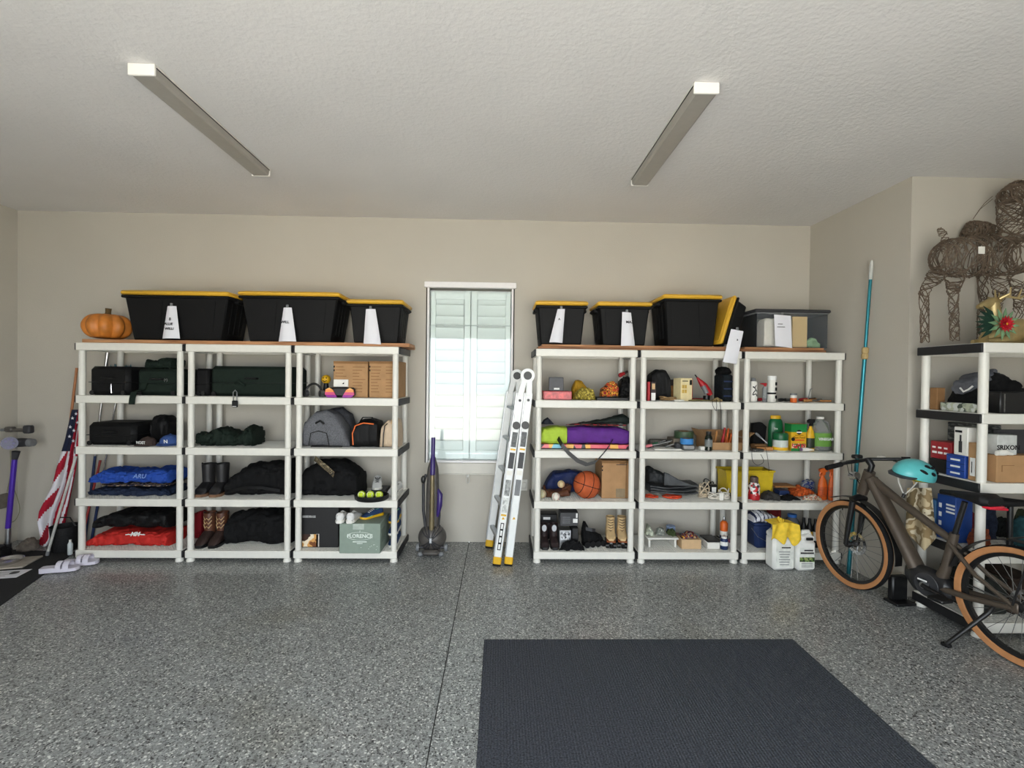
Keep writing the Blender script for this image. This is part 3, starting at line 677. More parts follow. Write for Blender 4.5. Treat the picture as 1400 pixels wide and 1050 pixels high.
def boot(name, label, px, wpx, pyt, zb, Y, m, sole, toe=-1, ln=.25, rotz=0, pattern=None, heel=.02, shaft=None):
    """one tall boot: shaft, foot, sole; toe along -y (toward the viewer)"""
    c = P(px, pyt, Y); h = c.z-zb; r = (P(px+wpx/2, pyt, Y).x-P(px-wpx/2, pyt, Y).x)/2
    t = thing(name, label, 'boot', (c.x, Y, zb+.001), rotz)
    q = MB(); hs = h*.36
    q.lathe([(r*.85, hs*.5), (r*.88, hs), (r*.95, h*.7), (r*1.02, h*.93), (r*1.0, h*.97), (r*.86, h*.95), (r*.8, h*.6), (r*.7, hs*.8)], 20, Matrix.Translation((0, .03, 0)), sy=1.15)
    q.build('shaft', shaft or m, t)
    st = [(-.075, heel, hs*1.1, r*1.5), (-.05, heel, hs*1.35, r*1.75), (.02, heel, hs*1.15, r*1.8), (.09, heel, hs*.72, r*1.95), (ln-.1, heel, hs*.5, r*1.7), (ln-.075, heel, hs*.28, r*.9)]
    f = MB().loft(st, 16, .75, 0, 8, 0, 20); f.build('foot', m, t, None, (0, 0, -PI/2))
    s = MB(); out = [(-.085, .8), (-.06, 1), (.0, .85), (.08, 1.02), (ln-.1, .9), (ln-.07, .5)]
    for z0, z1, rng in ((0.001, heel+.004, (0, 2)), (heel*.5, heel+.006, (2, 5))):
        pass
    poly = [(x, r*k) for x, k in out]+[(x, -r*k) for x, k in out[::-1]]
    s._add([(y, -x, 0.) for x, y in poly]+[(y, -x, heel+.004) for x, y in poly], [tuple(range(12)), tuple(range(23, 11, -1))]+[(i, (i+1) % 12, 12+(i+1) % 12, 12+i) for i in range(12)])
    s.build('sole', sole, t)
    for sx in (-1, 1): MB().strip([(sx*r*1.0, .03-r*.1, h*.9), (sx*r*1.06, .03-r*.1, h*.99), (sx*r*.85, .03, h*.94)], .02, .004, (0, 1, 0)).build('pull_strap', m, t)
    return t, r, h
BLKLEA = mat('black_leather', (30, 29, 30), .5, var=.25, scale=15, bump=.25, bscale=50)
SOLEB = mat('brown_sole', (124, 94, 72), .6, var=.1)
boot('boot', 'left one of the tall black leather boots with brown soles', 283, 16.5, 633, R3, YF+.19, BLKLEA, SOLEB, ln=.2)
boot('boot', 'right one of the tall black leather boots with brown soles', 302, 16.5, 633, R3, YF+.19, BLKLEA, SOLEB, ln=.2)
for k, (px, lb) in enumerate(((285, 'left one of the brown cowboy boots with stitched shafts'), (302, 'right one of the brown cowboy boots with stitched shafts'))):
    t, r, h = boot('boot', lb, px, 15.5, 700, R4, YF+.20, DBROWN, BLACKP, ln=.22, shaft=BROWN)
    for j in range(3):
        z = h*(.5+.13*j); MB().tube([(-r*.7, .03-r*.78, z+.03), (-r*.3, .03-r*1.08, z), (0, .03-r*1.16, z+.018), (r*.3, .03-r*1.08, z), (r*.7, .03-r*.78, z+.03)], .004, 5).build('stitching', TAN, t)
heap('red_cloth', 'dark red cloth tucked behind the brown cowboy boots', 'cloth', [(262, 705), (270, 700), (285, 697), (297, 700)], R4, YF+.38, .14, mat('dark_red_cloth', (120, 18, 28), .8), amp=.01, seed=34, e=.4, pinch=.8)
o = heap('duffel_bag', 'black duffel bag sloping up to the right on the third shelf', 'duffel bag', [(317, 676), (321, 656), (325, 648), (338, 638), (365, 631), (400, 628), (404, 640)], R3, YF+.26, .42, BLKFAB, e=.62, amp=.022, freq=7, seed=35, pinch=.5)
MB().strip([(-.2, -.20, .06), (-.05, -.225, .10), (.1, -.225, .10), (.25, -.21, .07)], .025, .004, (0, .3, 1)).build('webbing', BLKNY, o)
o = heap('duffel_bag', 'black bag bulging over the bottom shelf beside the cowboy boots', 'duffel bag', [(316, 738), (318, 720), (316, 703), (335, 697), (370, 697), (398, 698), (402, 716)], R4, YF+.24, .44, BLKFAB, e=.7, amp=.024, freq=7, seed=36, pinch=.5)

# ------------------------------------------------------------------ unit 3
def carton(px0, px1, pyt, zb, Y, d, label, m=CARD, lines=True, seed=0):
    o = boxy('cardboard_box', label, 'cardboard box', px0, px1, pyt, zb, Y, d, m, .003); rnd = random.Random(seed); W, D, H = o['_s']
    patch(o, .0, .93, 1, 1.0, CARDD, 'flap_edge')
    if lines:
        for k in range(9):
            v = .84-.085*k
            q = MB()
            for u0, u1 in ((.06, .06+.35*rnd.uniform(.6, 1)), (.56, .56+.38*rnd.uniform(.5, 1))):
                if rnd.random() < .85: MB().box(((u0+u1-1)/2*W, -D/2-.0007, v*H), ((u1-u0)*W, .001, .006)).build('printed_line', CARDD, o)
    for v in (.72, .82): patch(o, .0, v, .04, v+.05, INK, 'mark')
    return o
carton(456, 503, 494, R1, YF+.10, .36, 'brown moving carton with printed lines, left one of the two touching cartons', seed=1)
carton(505, 549, 494, R1, YF+.10, .36, 'brown moving carton with printed lines by the right shelf post', seed=2)
s5 = thing('ski_goggles', 'orange and purple mirrored ski goggles at the shelf edge', 'goggles', (P(465, 540, YF+.045).x, YF+.045, R1+.001))
GOG = patmat('goggle_mirror', [(150, 50, 150), (214, 86, 130), (240, 150, 90), (250, 190, 110)], 'wave', 3.2, .2, (1, 1, 1), rot=(0, PI/2, 0))
for sx in (-1, 1):
    MB().prism([(sx*.022, .004), (sx*.05, .0), (sx*.105, .002), (sx*.128, .03), (sx*.12, .072), (sx*.09, .088), (sx*.06, .07)], -.02, 0).build('lens', GOG, s5)
MB().box((0, .008, .05), (.26, .03, .08), .012).build('frame', BLACKP, s5)
MB().strip([(-.13, .01, .04), (-.11, .028, .045), (0, .034, .045), (.11, .028, .045), (.13, .01, .04)], .03, .004, (0, 0, 1)).build('strap', NAVY, s5)
wb_ = boxy('label_box', 'small white box with a logo lying behind the ski goggles', 'box', 456, 476, 519, R1+.095, YF+.085, .014, WHITE, .002)
wb_.location.z = R1+.001; W, D, H = wb_['_s']; wb_.data.transform(Matrix.Translation((0, 0, .096)))
MB().box((0, 0, .048), (W*.9, .01, .096), .002).build('stand', BLACKP, wb_); text('◢', .03, INK, wb_, (.02, -.009, .096+H/2))
sm = thing('yellow_ball', 'yellow ball with a drawn face behind the goggles', 'ball', (P(446, 518, YF+.30).x, YF+.30, R1+.1445))
sm.location.z = R1+.001; MB().sphere((0, 0, .16), .042, 18, 12).build('ball', YELLOW, sm); MB().lathe([(.035, 0), (.028, .06), (.02, .125)], 12).build('holder', BLACKP, sm)
for sx in (-1, 1): MB().sphere((sx*.014, -.037, .172), .006, 8, 6).build('eye', INK, sm)
MB().tube([(-.02, -.036, .15), (0, -.041, .138), (.02, -.036, .15)], .003, 5).build('smile', INK, sm)
hd = thing('headset', 'tangled black and silver headset by the left post of the third unit', 'headset', (P(429, 540, YF+.12).x, YF+.12, R1+.001))
MB().tube([(.07*math.cos(a_), .03*math.sin(a_)*0, .035+.085*math.sin(a_)) for a_ in [PI*i/12 for i in range(13)]], .010, 8).build('band', BLACKP, hd)
for sx in (-1, 1): MB().cyl((sx*.07-.012, -.012, .032), (sx*.07+.012, .012, .032), .03).build('ear_cup', ALU if sx > 0 else DGREY, hd)
# second shelf bags
GREYF = mat('heather_grey_fabric', (104, 105, 109), .9, var=.3, scale=120, bump=.2, bscale=250)
o = heap('grey_backpack', 'heather grey backpack at the left of the bags shelf', 'backpack', [(414, 600), (420, 575), (434, 562), (450, 560), (462, 566), (474, 585), (480, 605)], R2, YF+.16, .28, GREYF, e=.6, amp=.006, seed=41, pinch=.6)
MB().tube([(-.12, -.142, .02), (-.10, -.150, .13), (-.03, -.152, .15), (.04, -.150, .13), (.06, -.142, .02)], .004, 6).build('pocket_zip', BLACKP, o)
MB().tube([(-.07, -.11, .215), (-.02, -.15, .24), (.01, -.13, .21)], .009, 6).build('handle', BLACKP, o)
MB().box((.02, -.085, .006), (.28, .04, .012), .004).build('base_panel', BLACKP, o)
heap('grey_duffel', 'darker grey duffel bag standing behind the heather grey backpack', 'duffel bag', [(444, 570), (452, 559), (468, 557), (480, 566), (488, 590), (489, 606)], R2, YF+.41, .18, mat('charcoal_fabric', (78, 79, 84), .9, var=.3, scale=100, bump=.2), e=.6, amp=.008, seed=42, pinch=.7)
o = heap('lunch_bag', 'black bag with orange piping between grey and beige bags', 'bag', [(483, 600), (487, 582), (496, 573), (510, 572), (520, 575), (521, 600)], R2, YF+.16, .24, BLKNY, e=.5, amp=.006, seed=43, pinch=.7)
MB().tube([(-.09, -.122, .03), (-.095, -.128, .13), (-.07, -.128, .20), (.0, -.128, .225), (.09, -.125, .215)], .006, 6).build('piping', ORANGE, o)
MB().strip([(-.05, -.05, .235), (-.02, -.07, .27), (.06, -.07, .27), (.1, -.05, .23)], .03, .006, (0, 1, 0)).build('handle', BLKNY, o)
o = heap('beige_bag', 'beige rounded bag with black zip at the right end of the bags shelf', 'bag', [(521.5, 606), (524, 582), (532, 574), (545, 573), (551, 585), (552, 606)], R2, YF+.16, .26, mat('beige_fabric', (206, 184, 158), .8, var=.06), e=.45, amp=.004, seed=44, pinch=.8)
MB().tube([(-.045, -.134, .01), (-.04, -.137, .12), (-.03, -.134, .2), (.0, -.06, .235), (.0, .06, .235)], .005, 6).build('zip', BLACKP, o)
MB().strip([(.02, -.1, .215), (.04, -.1, .26), (.05, .02, .26), (.03, .05, .22)], .02, .006, (1, 0, 0)).build('handle', TAN, o)
# third shelf: black duffel, shoes, tennis balls
o = heap('duffel_bag', 'large black duffel with camouflage strap on the shelf above the green box', 'duffel bag', [(415, 668), (420, 640), (440, 629), (468, 628), (484, 634), (495, 645), (499, 668)], R3, YF+.26, .42, BLKFAB, e=.65, amp=.018, freq=7, seed=45, pinch=.55)
MB().strip([(-.15, -.12, .345), (-.06, -.20, .31), (.02, -.235, .26), (.06, -.235, .22)], .05, .006, (0, .6, .8)).build('strap', patmat('camo', [(70, 66, 48), (120, 104, 76), (40, 38, 30), (150, 136, 108)], 'noise', 40), o)
def shoe(name, label, px, zb, Y, L, W, m, sole, lace, rotz, accent=None, heelup=0., group=None, z=0.):
    """low shoe, toe along local -y"""
    t = thing(name, label, 'shoe', (P(px, 650, Y).x, Y, zb+.001+z), rotz, group); h = W*1.0
    st = [(-L/2, .02, h*.85, W*.5), (-L/2+.02, .015, h*1.08, W*.85), (-L*.2, .015, h*.95, W*.85), (0, .015, h*.86, W*.9), (L*.2, .015, h*.62, W*1.0), (L*.38, .015, h*.42, W*.92), (L/2, .02, h*.28, W*.4)]
    MB().loft(st, 18, .8, 0, 8, 0, 24).build('upper', m, t, None, (0, 0, -PI/2))
    MB().loft([(-L/2-.004, 0, .026, W*.6), (-L/2+.02, 0, .03, W*.95), (0, 0, .024, W*.85), (L*.25, 0, .022, W*1.08), (L*.42, .002, .024, W*.9), (L/2+.006, .008, .026, W*.4)], 14, .4, 0, 8, 0, 18).build('sole', sole, t, None, (0, 0, -PI/2))
    MB().lathe([(W*.26, 0), (W*.30, .006), (W*.18, .0065), (W*.16, .001)], 14, Matrix.Translation((0, L*.22, h*1.0-.012)) @ Matrix.Rotation(.12, 4, 'X'), sy=1.5).build('collar', BLACKP if accent is None else accent, t)
    for k in range(4):
        yy = L*.06-L*.07*k; zz = h*(.90-.085*k)
        MB().tube([(-W*.2, yy, zz), (0, yy-.006, zz+.006), (W*.2, yy, zz)], .0035, 5).build('lace', lace, t)
    if accent: MB().loft([(L*.1, .02, h*.42, W*1.02), (L*.3, .02, h*.36, W*1.0), (L*.45, .02, h*.26, W*.7)], 14, .7, 0, 8, 0, 10).build('toe_panel', accent, t, None, (0, 0, -PI/2))
    return t
SHW = mat('white_mesh', (222, 222, 220), .7, var=.05)
AQUA = mat('mint_mesh', (140, 214, 172), .7, var=.06); DNAVY = mat('dark_blue_mesh', (44, 66, 104), .7, var=.15)
tr = thing('ball_tray', 'black shallow tray of tennis balls jutting over the shelf edge', 'tray', (P(506, 684, YF-.02).x, YF+.03, R3+.001))
MB().lathe([(.155, 0), (.17, .012), (.175, .045), (.168, .046), (.155, .016), (0, .012)], 28, sx=.86, sy=.72).build('tray', BLACKP, tr)
for k, px in enumerate((494, 506, 518)):
    q = P(px, 678, YF-.01)
    tb = MB().sphere((0, 0, .034), .034, 18, 12).build('tennis_ball', mat('tennis_felt', (200, 220, 60), .95, var=.08, scale=60, bump=.2), None, (q.x, YF-.002, R3+.016))
    tag(tb, ('leftmost of the three tennis balls in the black tray', 'middle one of the three tennis balls in the black tray', 'rightmost of the three tennis balls in the black tray')[k], 'tennis ball', 'tennis balls in the tray')
    MB().tube([(.0343*math.cos(a_)*(.55+.45*abs(math.sin(a_))), -.0343*math.sqrt(max(.05, 1-(.55+.45*abs(math.sin(a_)))**2*math.cos(a_)**2-(.8*math.sin(a_))**2)), .034+.0343*.8*math.sin(a_)) for a_ in [2*PI*i/20 for i in range(20)]], .0022, 5, True).build('seam', WHITE, tb)
shoe('sneaker', 'white sneaker with loose laces beside the black duffel', 516, R3, YF+.26, .25, .09, SHW, WHITE, INK, .2, z=.052)
b1 = boxy('shoe_block', 'dark shoe box under the white sneaker', 'box', 507, 526, 679, R3, YF+.175, .2, DGREY)
b1.scale.z = .049/b1['_s'][2]
shoe('sneaker', 'white and black sneaker by the right post above the green box', 540, R3, YF+.27, .25, .085, SHW, WHITE, INK, -.15, accent=BLACKP)
# bottom shelf: black appliance carton, green shoe box, shoes
bk = boxy('appliance_box', 'tall black appliance carton with a warm product picture', 'box', 412.5, 463, 694, R4, YF+.08, .36, mat('black_card', (24, 23, 24), .5, var=.1))
patch(bk, .02, .02, .45, .33, patmat('toast_picture', [(120, 66, 30), (216, 160, 90), (240, 224, 196), (60, 34, 22)], 'noise', 9, .5), 'product_picture'); patch(bk, .40, .02, .48, .34, mat('picture_edge', (206, 196, 186), .4), 'picture_edge')
patch(bk, .02, .745, .38, .80, mat('dim_white_ink', (150, 150, 148), .6, var=.6, scale=90), 'brand_line')
fb_ = boxy('shoe_box', 'sage green box lettered FLORENCE jutting over the bottom shelf', 'box', 464, 520, 716, R4, YF-.055, .34, mat('sage_card', (138, 152, 140), .7, var=.04))
W, D, H = fb_['_s']; PALE = mat('pale_sage_ink', (222, 230, 222), .6)
ptext(fb_, 'FLORENCE', .5, .58, .045, PALE, bold=.0012); patch(fb_, .33, .375, .67, .405, PALE, 'printed_line'); patch(fb_, .43, .325, .57, .345, PALE, 'printed_line')
MB().tube([(W*.31*math.cos(a_), -D/2-.001, H*(.58+.13*math.sin(a_))) for a_ in [2*PI*i/32 for i in range(32)]], .0016, 4, True).build('oval_border', PALE, fb_)
ptext(fb_, '♪', .5, .74, .03, PALE); patch(fb_, .33, .80, .6, .99, mat('tape_sage', (176, 186, 176), .4), 'tape')
rnd = random.Random(5)
for k in range(8): ptext(fb_, '·', rnd.uniform(.52, .95), rnd.uniform(.1, .3), .05, PALE)
patch(fb_, .12, .3, .5, .75, mat('sage_side_print', (120, 134, 124), .7), 'printed_panel', 'right')
zt = R4+H+.002
shoe('sneaker', 'left one of the white sneakers on the sage green box', 469.5, zt, YF+.06, .25, .082, SHW, WHITE, WHITE, PI+.05)
shoe('sneaker', 'right one of the white sneakers on the sage green box', 485, zt, YF+.06, .25, .082, SHW, WHITE, WHITE, PI-.05)
shoe('running_shoe', 'navy and mint running shoe turned sideways on the sage green box', 509, zt, YF+.13, .22, .078, DNAVY, YELLOW, WHITE, -.7, accent=AQUA)
bx2 = []
zz = R4
for k, (pt, lb) in enumerate(((735, 'navy shoe with white sole at the bottom of the shoe stack'), (717, 'navy shoe with white sole in the middle of the shoe stack'))):
    shoe('running_shoe', lb, 540.5, zz, YF+.205, .26, .085, DNAVY, WHITE, WHITE, 0.0); zz += .108
shoe('running_shoe', 'navy and mint running shoe on top of the shoe stack', 540.5, zz, YF+.205, .26, .092, DNAVY, YELLOW, WHITE, .05, accent=AQUA)
# ------------------------------------------------------------------ right shelving, unit 4
def cord(name, label, pts, r, m, cat='cord', zb=None, n=6):
    """cable through pixel points (px, py, Y) relaxed by a spline"""
    w_ = [P(*p) for p in pts]; c = Vector((w_[0].x, w_[0].y, min(q.z for q in w_))); out = []
    for i in range(len(w_)-1):
        p0, p1, p2, p3 = w_[max(i-1, 0)], w_[i], w_[i+1], w_[min(i+2, len(w_)-1)]
        for k in range(6):
            t_ = k/6; out.append(.5*((2*p1)+(p2-p0)*t_+(2*p0-5*p1+4*p2-p3)*t_**2+(3*p1-p0-3*p2+p3)*t_**3)-c)
    out.append(w_[-1]-c)
    return tag(MB().tube(out, r, n).build(name, m, None, c), label, cat)
def coil(name, label, px, zb, Y, R, r, m, turns=5, seed=0, flat=.5, h=.06, cat='cable', sx=1., tilt=0):
    """loose hank of cable lying on a shelf"""
    rnd = random.Random(seed); pts = []
    for i in range(turns*18):
        a_ = 2*PI*i/18; k = 1+.18*math.sin(i*.37+seed); z = r+h*(i/(turns*18))*(.6+.4*math.sin(a_*1.3+seed))+rnd.uniform(0, r)
        pts.append((R*k*math.cos(a_)*sx, R*k*math.sin(a_)*flat, z))
    return tag(MB().tube(pts, r, 6).build(name, m, None, (P(px, 600, Y).x, Y, zb+.001)), label, cat)
def bar(name, label, cat, p0, p1, r, m, handle=None, hl=.35, hr=None, group=None):
    """hand tool: shaft from p0 to p1 with a handle over the first part"""
    p0, p1 = Vector(p0), Vector(p1); d = p1-p0; t = thing(name, label, cat, p0, 0, group)
    MB().cyl((0, 0, 0), d, r, r, 10).build('shaft', m, t)
    if handle:
        R = hr or r*2; MB().lathe([(R*.7, 0), (R, .01), (R, d.length*hl*.5), (R*.75, d.length*hl*.8), (R*.9, d.length*hl)], 12, rot_to(d)).build('handle', handle, t)
    return t
zs = lambda r, y=.0: ROW[r]+y
o = boxy('red_box', 'flat glossy red box under a grey box on the top right shelf', 'box', 743, 782, 535, R1, YF+.07, .28, mat('glossy_red', (176, 36, 44), .3, var=.1)); zr = R1+o['_s'][2]
patch(o, .06, .15, .94, .85, mat('red_print', (206, 84, 84), .35, var=.3, scale=40), 'printed_panel')
o = boxy('grey_box', 'dark grey tilted box on top of the flat red box', 'box', 752, 772, 516, zr+.002, YF+.10, .16, mat('slate_box', (66, 66, 70), .5), rotz=-.12); patch(o, .35, .10, .72, .22, WINK, 'label')
heap('mustard_pouch', 'mustard yellow pouch standing behind the yellow netting', 'pouch', [(780, 545), (782, 530), (787, 519), (795, 521), (803, 530), (808, 541)], R1, YF+.32, .13, mat('mustard_cloth', (176, 134, 34), .75, var=.2, bump=.3), amp=.012, seed=51)
nt_ = heap('yellow_netting', 'crumpled olive yellow netting on the top right shelf', 'netting', [(784, 545), (787, 537), (794, 531), (803, 530), (810, 533), (814, 545)], R1, YF+.13, .14, patmat('net_weave', [(150, 134, 44), (186, 168, 74), (120, 104, 36)], 'voronoi', 90), amp=.02, freq=16, seed=52)
heap('flame_gloves', 'red and orange flame-coloured gloves beside a black pouch', 'gloves', [(820, 541), (822, 532), (829, 525), (837, 521), (843, 524), (845, 538)], R1+.030, YF+.15, .12, patmat('flame_print', [(170, 30, 28), (220, 110, 36), (60, 24, 20), (232, 170, 60), (150, 36, 30)], 'noise', 26), amp=.018, freq=16, seed=53)
heap('black_pouch', 'black puffy pouch at the right of the top right shelf', 'pouch', [(844, 532), (847, 523), (855, 515), (862, 516), (866, 530), (867, 541)], R1+.030, YF+.2, .2, BLKNY, amp=.018, freq=14, seed=54)
boxy('black_tray', 'thin black tray under the gloves and black pouch', 'tray', 816, 867, 544, R1, YF+.07, .34, BLACKP, .003)
bar('hand_brush', 'dark brush with reddish bristles leaning on the black pouch', 'brush', P(846, 514, YF+.34), P(858, 508, YF+.36), .012, DBROWN, RED, .6, .02)
# second shelf: folding chair bags on a printed board
PRB = patmat('board_print', [(226, 100, 110), (240, 180, 80), (226, 90, 110), (120, 190, 214), (232, 96, 112), (40, 40, 44), (236, 120, 130)], 'voronoi', 13, .35, (1, .2, .2))
o = boxy('black_board', 'black flat case at the bottom of the stack under the purple bag', 'case', 737.5, 865, 613.5, R2, YF+.068, .37, BLACKP, .003)
z1 = R2+o['_s'][2]
o = boxy('printed_board', 'flat game board with a multicoloured printed edge under the purple bag', 'game board', 737.5, 864, 608, z1+.001, YF+.069, .36, PRB, .002); z2 = z1+o['_s'][2]+.005
PURP = mat('purple_nylon', (92, 44, 130), .65, var=.15, scale=12, bump=.15); LIMEF = mat('lime_nylon', (172, 200, 66), .65, var=.1, bump=.15)
cb_ = thing('chair_bag', 'purple and lime nylon carry bag with a drooping black strap', 'bag', (P(798, 608, YF+.2).x, YF+.2, z2)); w0 = lambda px, py=600, Y=YF+.2: P(px, py, Y)
def bagpart(nm, pts, m, d, seed):
    ww = [w0(*p) for p in pts]; st = [(q.x-cb_.location.x, 0, max(.02, q.z-z2), d) for q in ww]
    return MB().loft(st, 40, .42, .007, 9, seed, 40).build(nm, m, cb_)
bagpart('purple_section', [(773.5, 584), (790, 582), (820, 583), (845, 584), (857, 588)], PURP, .24, 3)
bagpart('lime_section', [(738.5, 590), (742, 585), (757, 582), (773, 583)], LIMEF, .245, 4)
pA, pB = P(763, 599, YF+.06)-cb_.location, P(837, 603, YF+.06)-cb_.location
fr_ = YF-.012-cb_.location.y; zz = lambda px, py: P(px, py, YF-.012)-cb_.location
MB().strip([pA, zz(768, 608), zz(778, 620), zz(790, 630), zz(802, 635), zz(814, 632), zz(824, 621), zz(832, 611), pB], .036, .005, (.5, .0, 1)).build('strap', BLACKP, cb_)
heap('dark_green_bag', 'long dark green bag lying on the purple carry bag', 'bag', [(790, 582), (806, 577), (830, 571), (852, 566), (859, 570), (863, 582)], z2+.174, YF+.26, .15, mat('deep_green_nylon', (34, 42, 38), .7, var=.2), amp=.008, seed=56)
heap('red_plaid_cloth', 'strip of dark red plaid cloth on the purple bag', 'cloth', [(774, 582), (790, 579), (820, 580), (846, 581), (856, 584)], z2+.168, YF+.14, .07, patmat('plaid', [(120, 22, 30), (40, 16, 20), (170, 40, 50), (24, 20, 24)], 'voronoi', 50), amp=.006, seed=57)
heap('dark_wedge', 'dark navy foam wedge on the lime end of the bag', 'foam wedge', [(740, 582), (744, 574), (749, 571), (757, 580)], z2+.170, YF+.2, .09, mat('charcoal_navy', (34, 36, 46), .7), e=.3, amp=.003, seed=58)
# third shelf
heap('navy_bag', 'navy blue soft bag behind the basketball', 'bag', [(742, 668), (748, 655), (756, 645), (780, 642), (796, 645), (803, 655)], R3, YF+.37, .18, mat('navy_nylon', (30, 42, 84), .6, var=.2, bump=.15), e=.45, amp=.010, seed=61, pinch=.8)
q = P(803, 664, YF+.10); rb = (P(824, 664, YF+.13).x-P(787, 664, YF+.13).x)/2
bb = thing('basketball', 'orange basketball with black seams on the third right shelf', 'basketball', (q.x, YF+.12, R3+.001)); BBR = mat('basketball_rubber', (190, 92, 52), .6, var=.1, bump=.3, bscale=500)
MB().sphere((0, 0, rb), rb, 36, 22).build('ball', BBR, bb)
def ring(R, M, off=0.): return [M @ Vector((math.sqrt(R*R-off*off)*math.cos(a_), math.sqrt(R*R-off*off)*math.sin(a_), off)) for a_ in [2*PI*i/40 for i in range(40)]]
Mb = Matrix.Translation((0, 0, rb)) @ Matrix.Rotation(.25, 4, 'Z') @ Matrix.Rotation(.3, 4, 'Y')
for M_, of in ((Matrix.Identity(4), 0), (Matrix.Rotation(PI/2, 4, 'Y'), 0), (Matrix.Rotation(PI/2, 4, 'Y'), rb*.62), (Matrix.Rotation(PI/2, 4, 'Y'), -rb*.62)):
    MB().tube(ring(rb*1.001, Mb @ M_, of), .0032, 5, True).build('seam', INK, bb)
def ball(label, px, wpx, py, Y, m, zb, cat='baseball'):
    r = (P(px+wpx/2, py, Y).x-P(px-wpx/2, py, Y).x)/2; o = MB().sphere((0, 0, r), r, 22, 14).build('baseball', m, None, (P(px, py, Y).x, Y, zb+.001)); tag(o, label, cat)
    for s in (-1, 1):
        MB().tube([(s*r*.35+s*r*.3*math.cos(a_)**2, -math.sqrt(max(.02, 1-(.35+.3*math.cos(a_)**2)**2-(.72*math.sin(a_))**2))*r*1.0, r+r*.72*math.sin(a_)) for a_ in [PI*(-.5+i/12) for i in range(13)]], .0016, 4).build('stitch', RED, o)
    return o
OFFW = mat('ball_leather', (226, 222, 208), .6, var=.05)
ball('white baseball at the shelf edge in front of the glove', 760, 11, 674, YF+.03, OFFW, R3)
ball('large cream softball by the ladder-side post', 741, 12, 668, YF+.11, mat('softball_cream', (190, 184, 150), .7, var=.15), R3)
gl = thing('baseball_glove', 'brown leather baseball glove lying open behind the white balls', 'glove', (P(762, 676, YF+.17).x, YF+.175, R3+.001), .2)
MB().loft([(-.11, 0, .03, .05), (-.08, 0, .07, .14), (0, 0, .06, .19), (.08, 0, .085, .17), (.12, 0, .05, .06)], 24, .8, .006, 12, 3, 30).build('palm', BROWN, gl)
for k in range(4): MB().tube([(.02+.025*k, -.05, .03+.01*k), (.05+.022*k, -.02, .075+.006*k), (.06+.02*k, .05, .095)], [.016, .017, .012], 8).build('finger', BROWN, gl)
MB().tube([(-.09, -.03, .03), (-.12, .01, .06), (-.11, .06, .09)], [.018, .018, .012], 8).build('thumb', BROWN, gl)
ball('cream baseball resting in the pocket of the glove', 767, 10, 672, YF+.155, mat('worn_ball', (216, 196, 150), .6, var=.1), R3+.086)
o = carton(823, 864, 630, R3, YF+.12, .36, 'plain brown shipping carton beside the basketball', lines=False); patch(o, .5, .02, .82, .26, mat('grey_tape', (136, 118, 90), .4), 'tape'); patch(o, .84, .0, .87, 1, CARDD, 'fold')
patch(o, .5, .885, .88, .905, DBROWN, 'printed_line'); patch(o, .62, .91, .8, .95, CARDD, 'printed_line')
# bottom shelf
DBOOT = mat('maroon_leather', (44, 32, 32), .5, var=.2, bump=.2)
for px, lb in ((744, 'dark maroon ankle boot nearest the ladder-side post'), (757.5, 'dark maroon ankle boot second from the ladder-side post')):
    t, r, h = boot('boot', lb, px, 12, 716, R4, YF+.17, DBOOT, BLACKP, ln=.2)
    MB().lathe([(.022, 0), (.022, .004)], 14, Matrix.Translation((0, .03-r*1.16, h*.82)) @ Matrix.Rotation(PI/2, 4, 'X'), sy=1.4).build('badge', ALU, t)
o = boxy('black_case', 'black case with a white label behind the maroon boots', 'case', 738, 762, 703, R4, YF+.34, .12, BLACKP, .008); patch(o, .2, .78, .6, .88, WINK, 'label')
o = boxy('silver_box', 'silver printed box under the tilted grey carton', 'box', 765, 781, 725, R4+.0, YF+.10, .2, ALU, .003); patch(o, .1, .45, .9, .9, patmat('silver_print', [(220, 222, 224), (120, 122, 126), (200, 202, 204), (60, 60, 64)], 'voronoi', 50, .3), 'printed_panel')
zb1 = R4+o['_s'][2]
o = boxy('black_bin', 'black square container beside the silver box', 'container', 782, 791, 722, R4, YF+.09, .22, BLACKP, .006)
o = boxy('grey_carton', 'tilted charcoal carton with printed text on the bottom right-hand shelf', 'box', 766, 791, 701, R4+o['_s'][2]+.004, YF+.13, .14, mat('charcoal_card', (62, 62, 64), .5, var=.1)); o.rotation_euler = (0, -.0, 0)
patch(o, .70, .25, .95, .55, WINK, 'printed_panel'); patch(o, .86, .62, .95, .95, WINK, 'label')
for k in range(4): patch(o, .12, .22+.14*k, .55, .26+.14*k, MGREY, 'printed_line')
heap('black_pads', 'crumpled black knee pads at the front of the bottom shelf', 'pads', [(764, 752), (770, 742), (782, 738), (793, 741), (799, 751)], R4, YF+.035, .06, BLKFAB, amp=.014, freq=16, seed=66)
sk = thing('inline_skate', 'black inline skate lying on its side by the roller skates', 'skate', (P(809, 745, YF+.20).x, YF+.20, R4+.001), .3)
MB().loft([(-.10, 0, .16, .05), (-.075, 0, .23, .10), (-.045, 0, .15, .12), (.02, 0, .12, .12), (.08, 0, .09, .1), (.11, 0, .05, .05)], 24, .7, .010, 14, 4, 36).build('boot', BLKFAB, sk)
for k in range(4): MB().cyl((-.09+.055*k, -.07, .03), (-.09+.055*k, -.092, .03), .028).build('wheel', RUBBER, sk)
MB().strip([(-.09, -.05, .17), (-.04, -.075, .16), (0, -.06, .15)], .03, .006, (0, 0, 1)).build('buckle_strap', DGREY, sk)
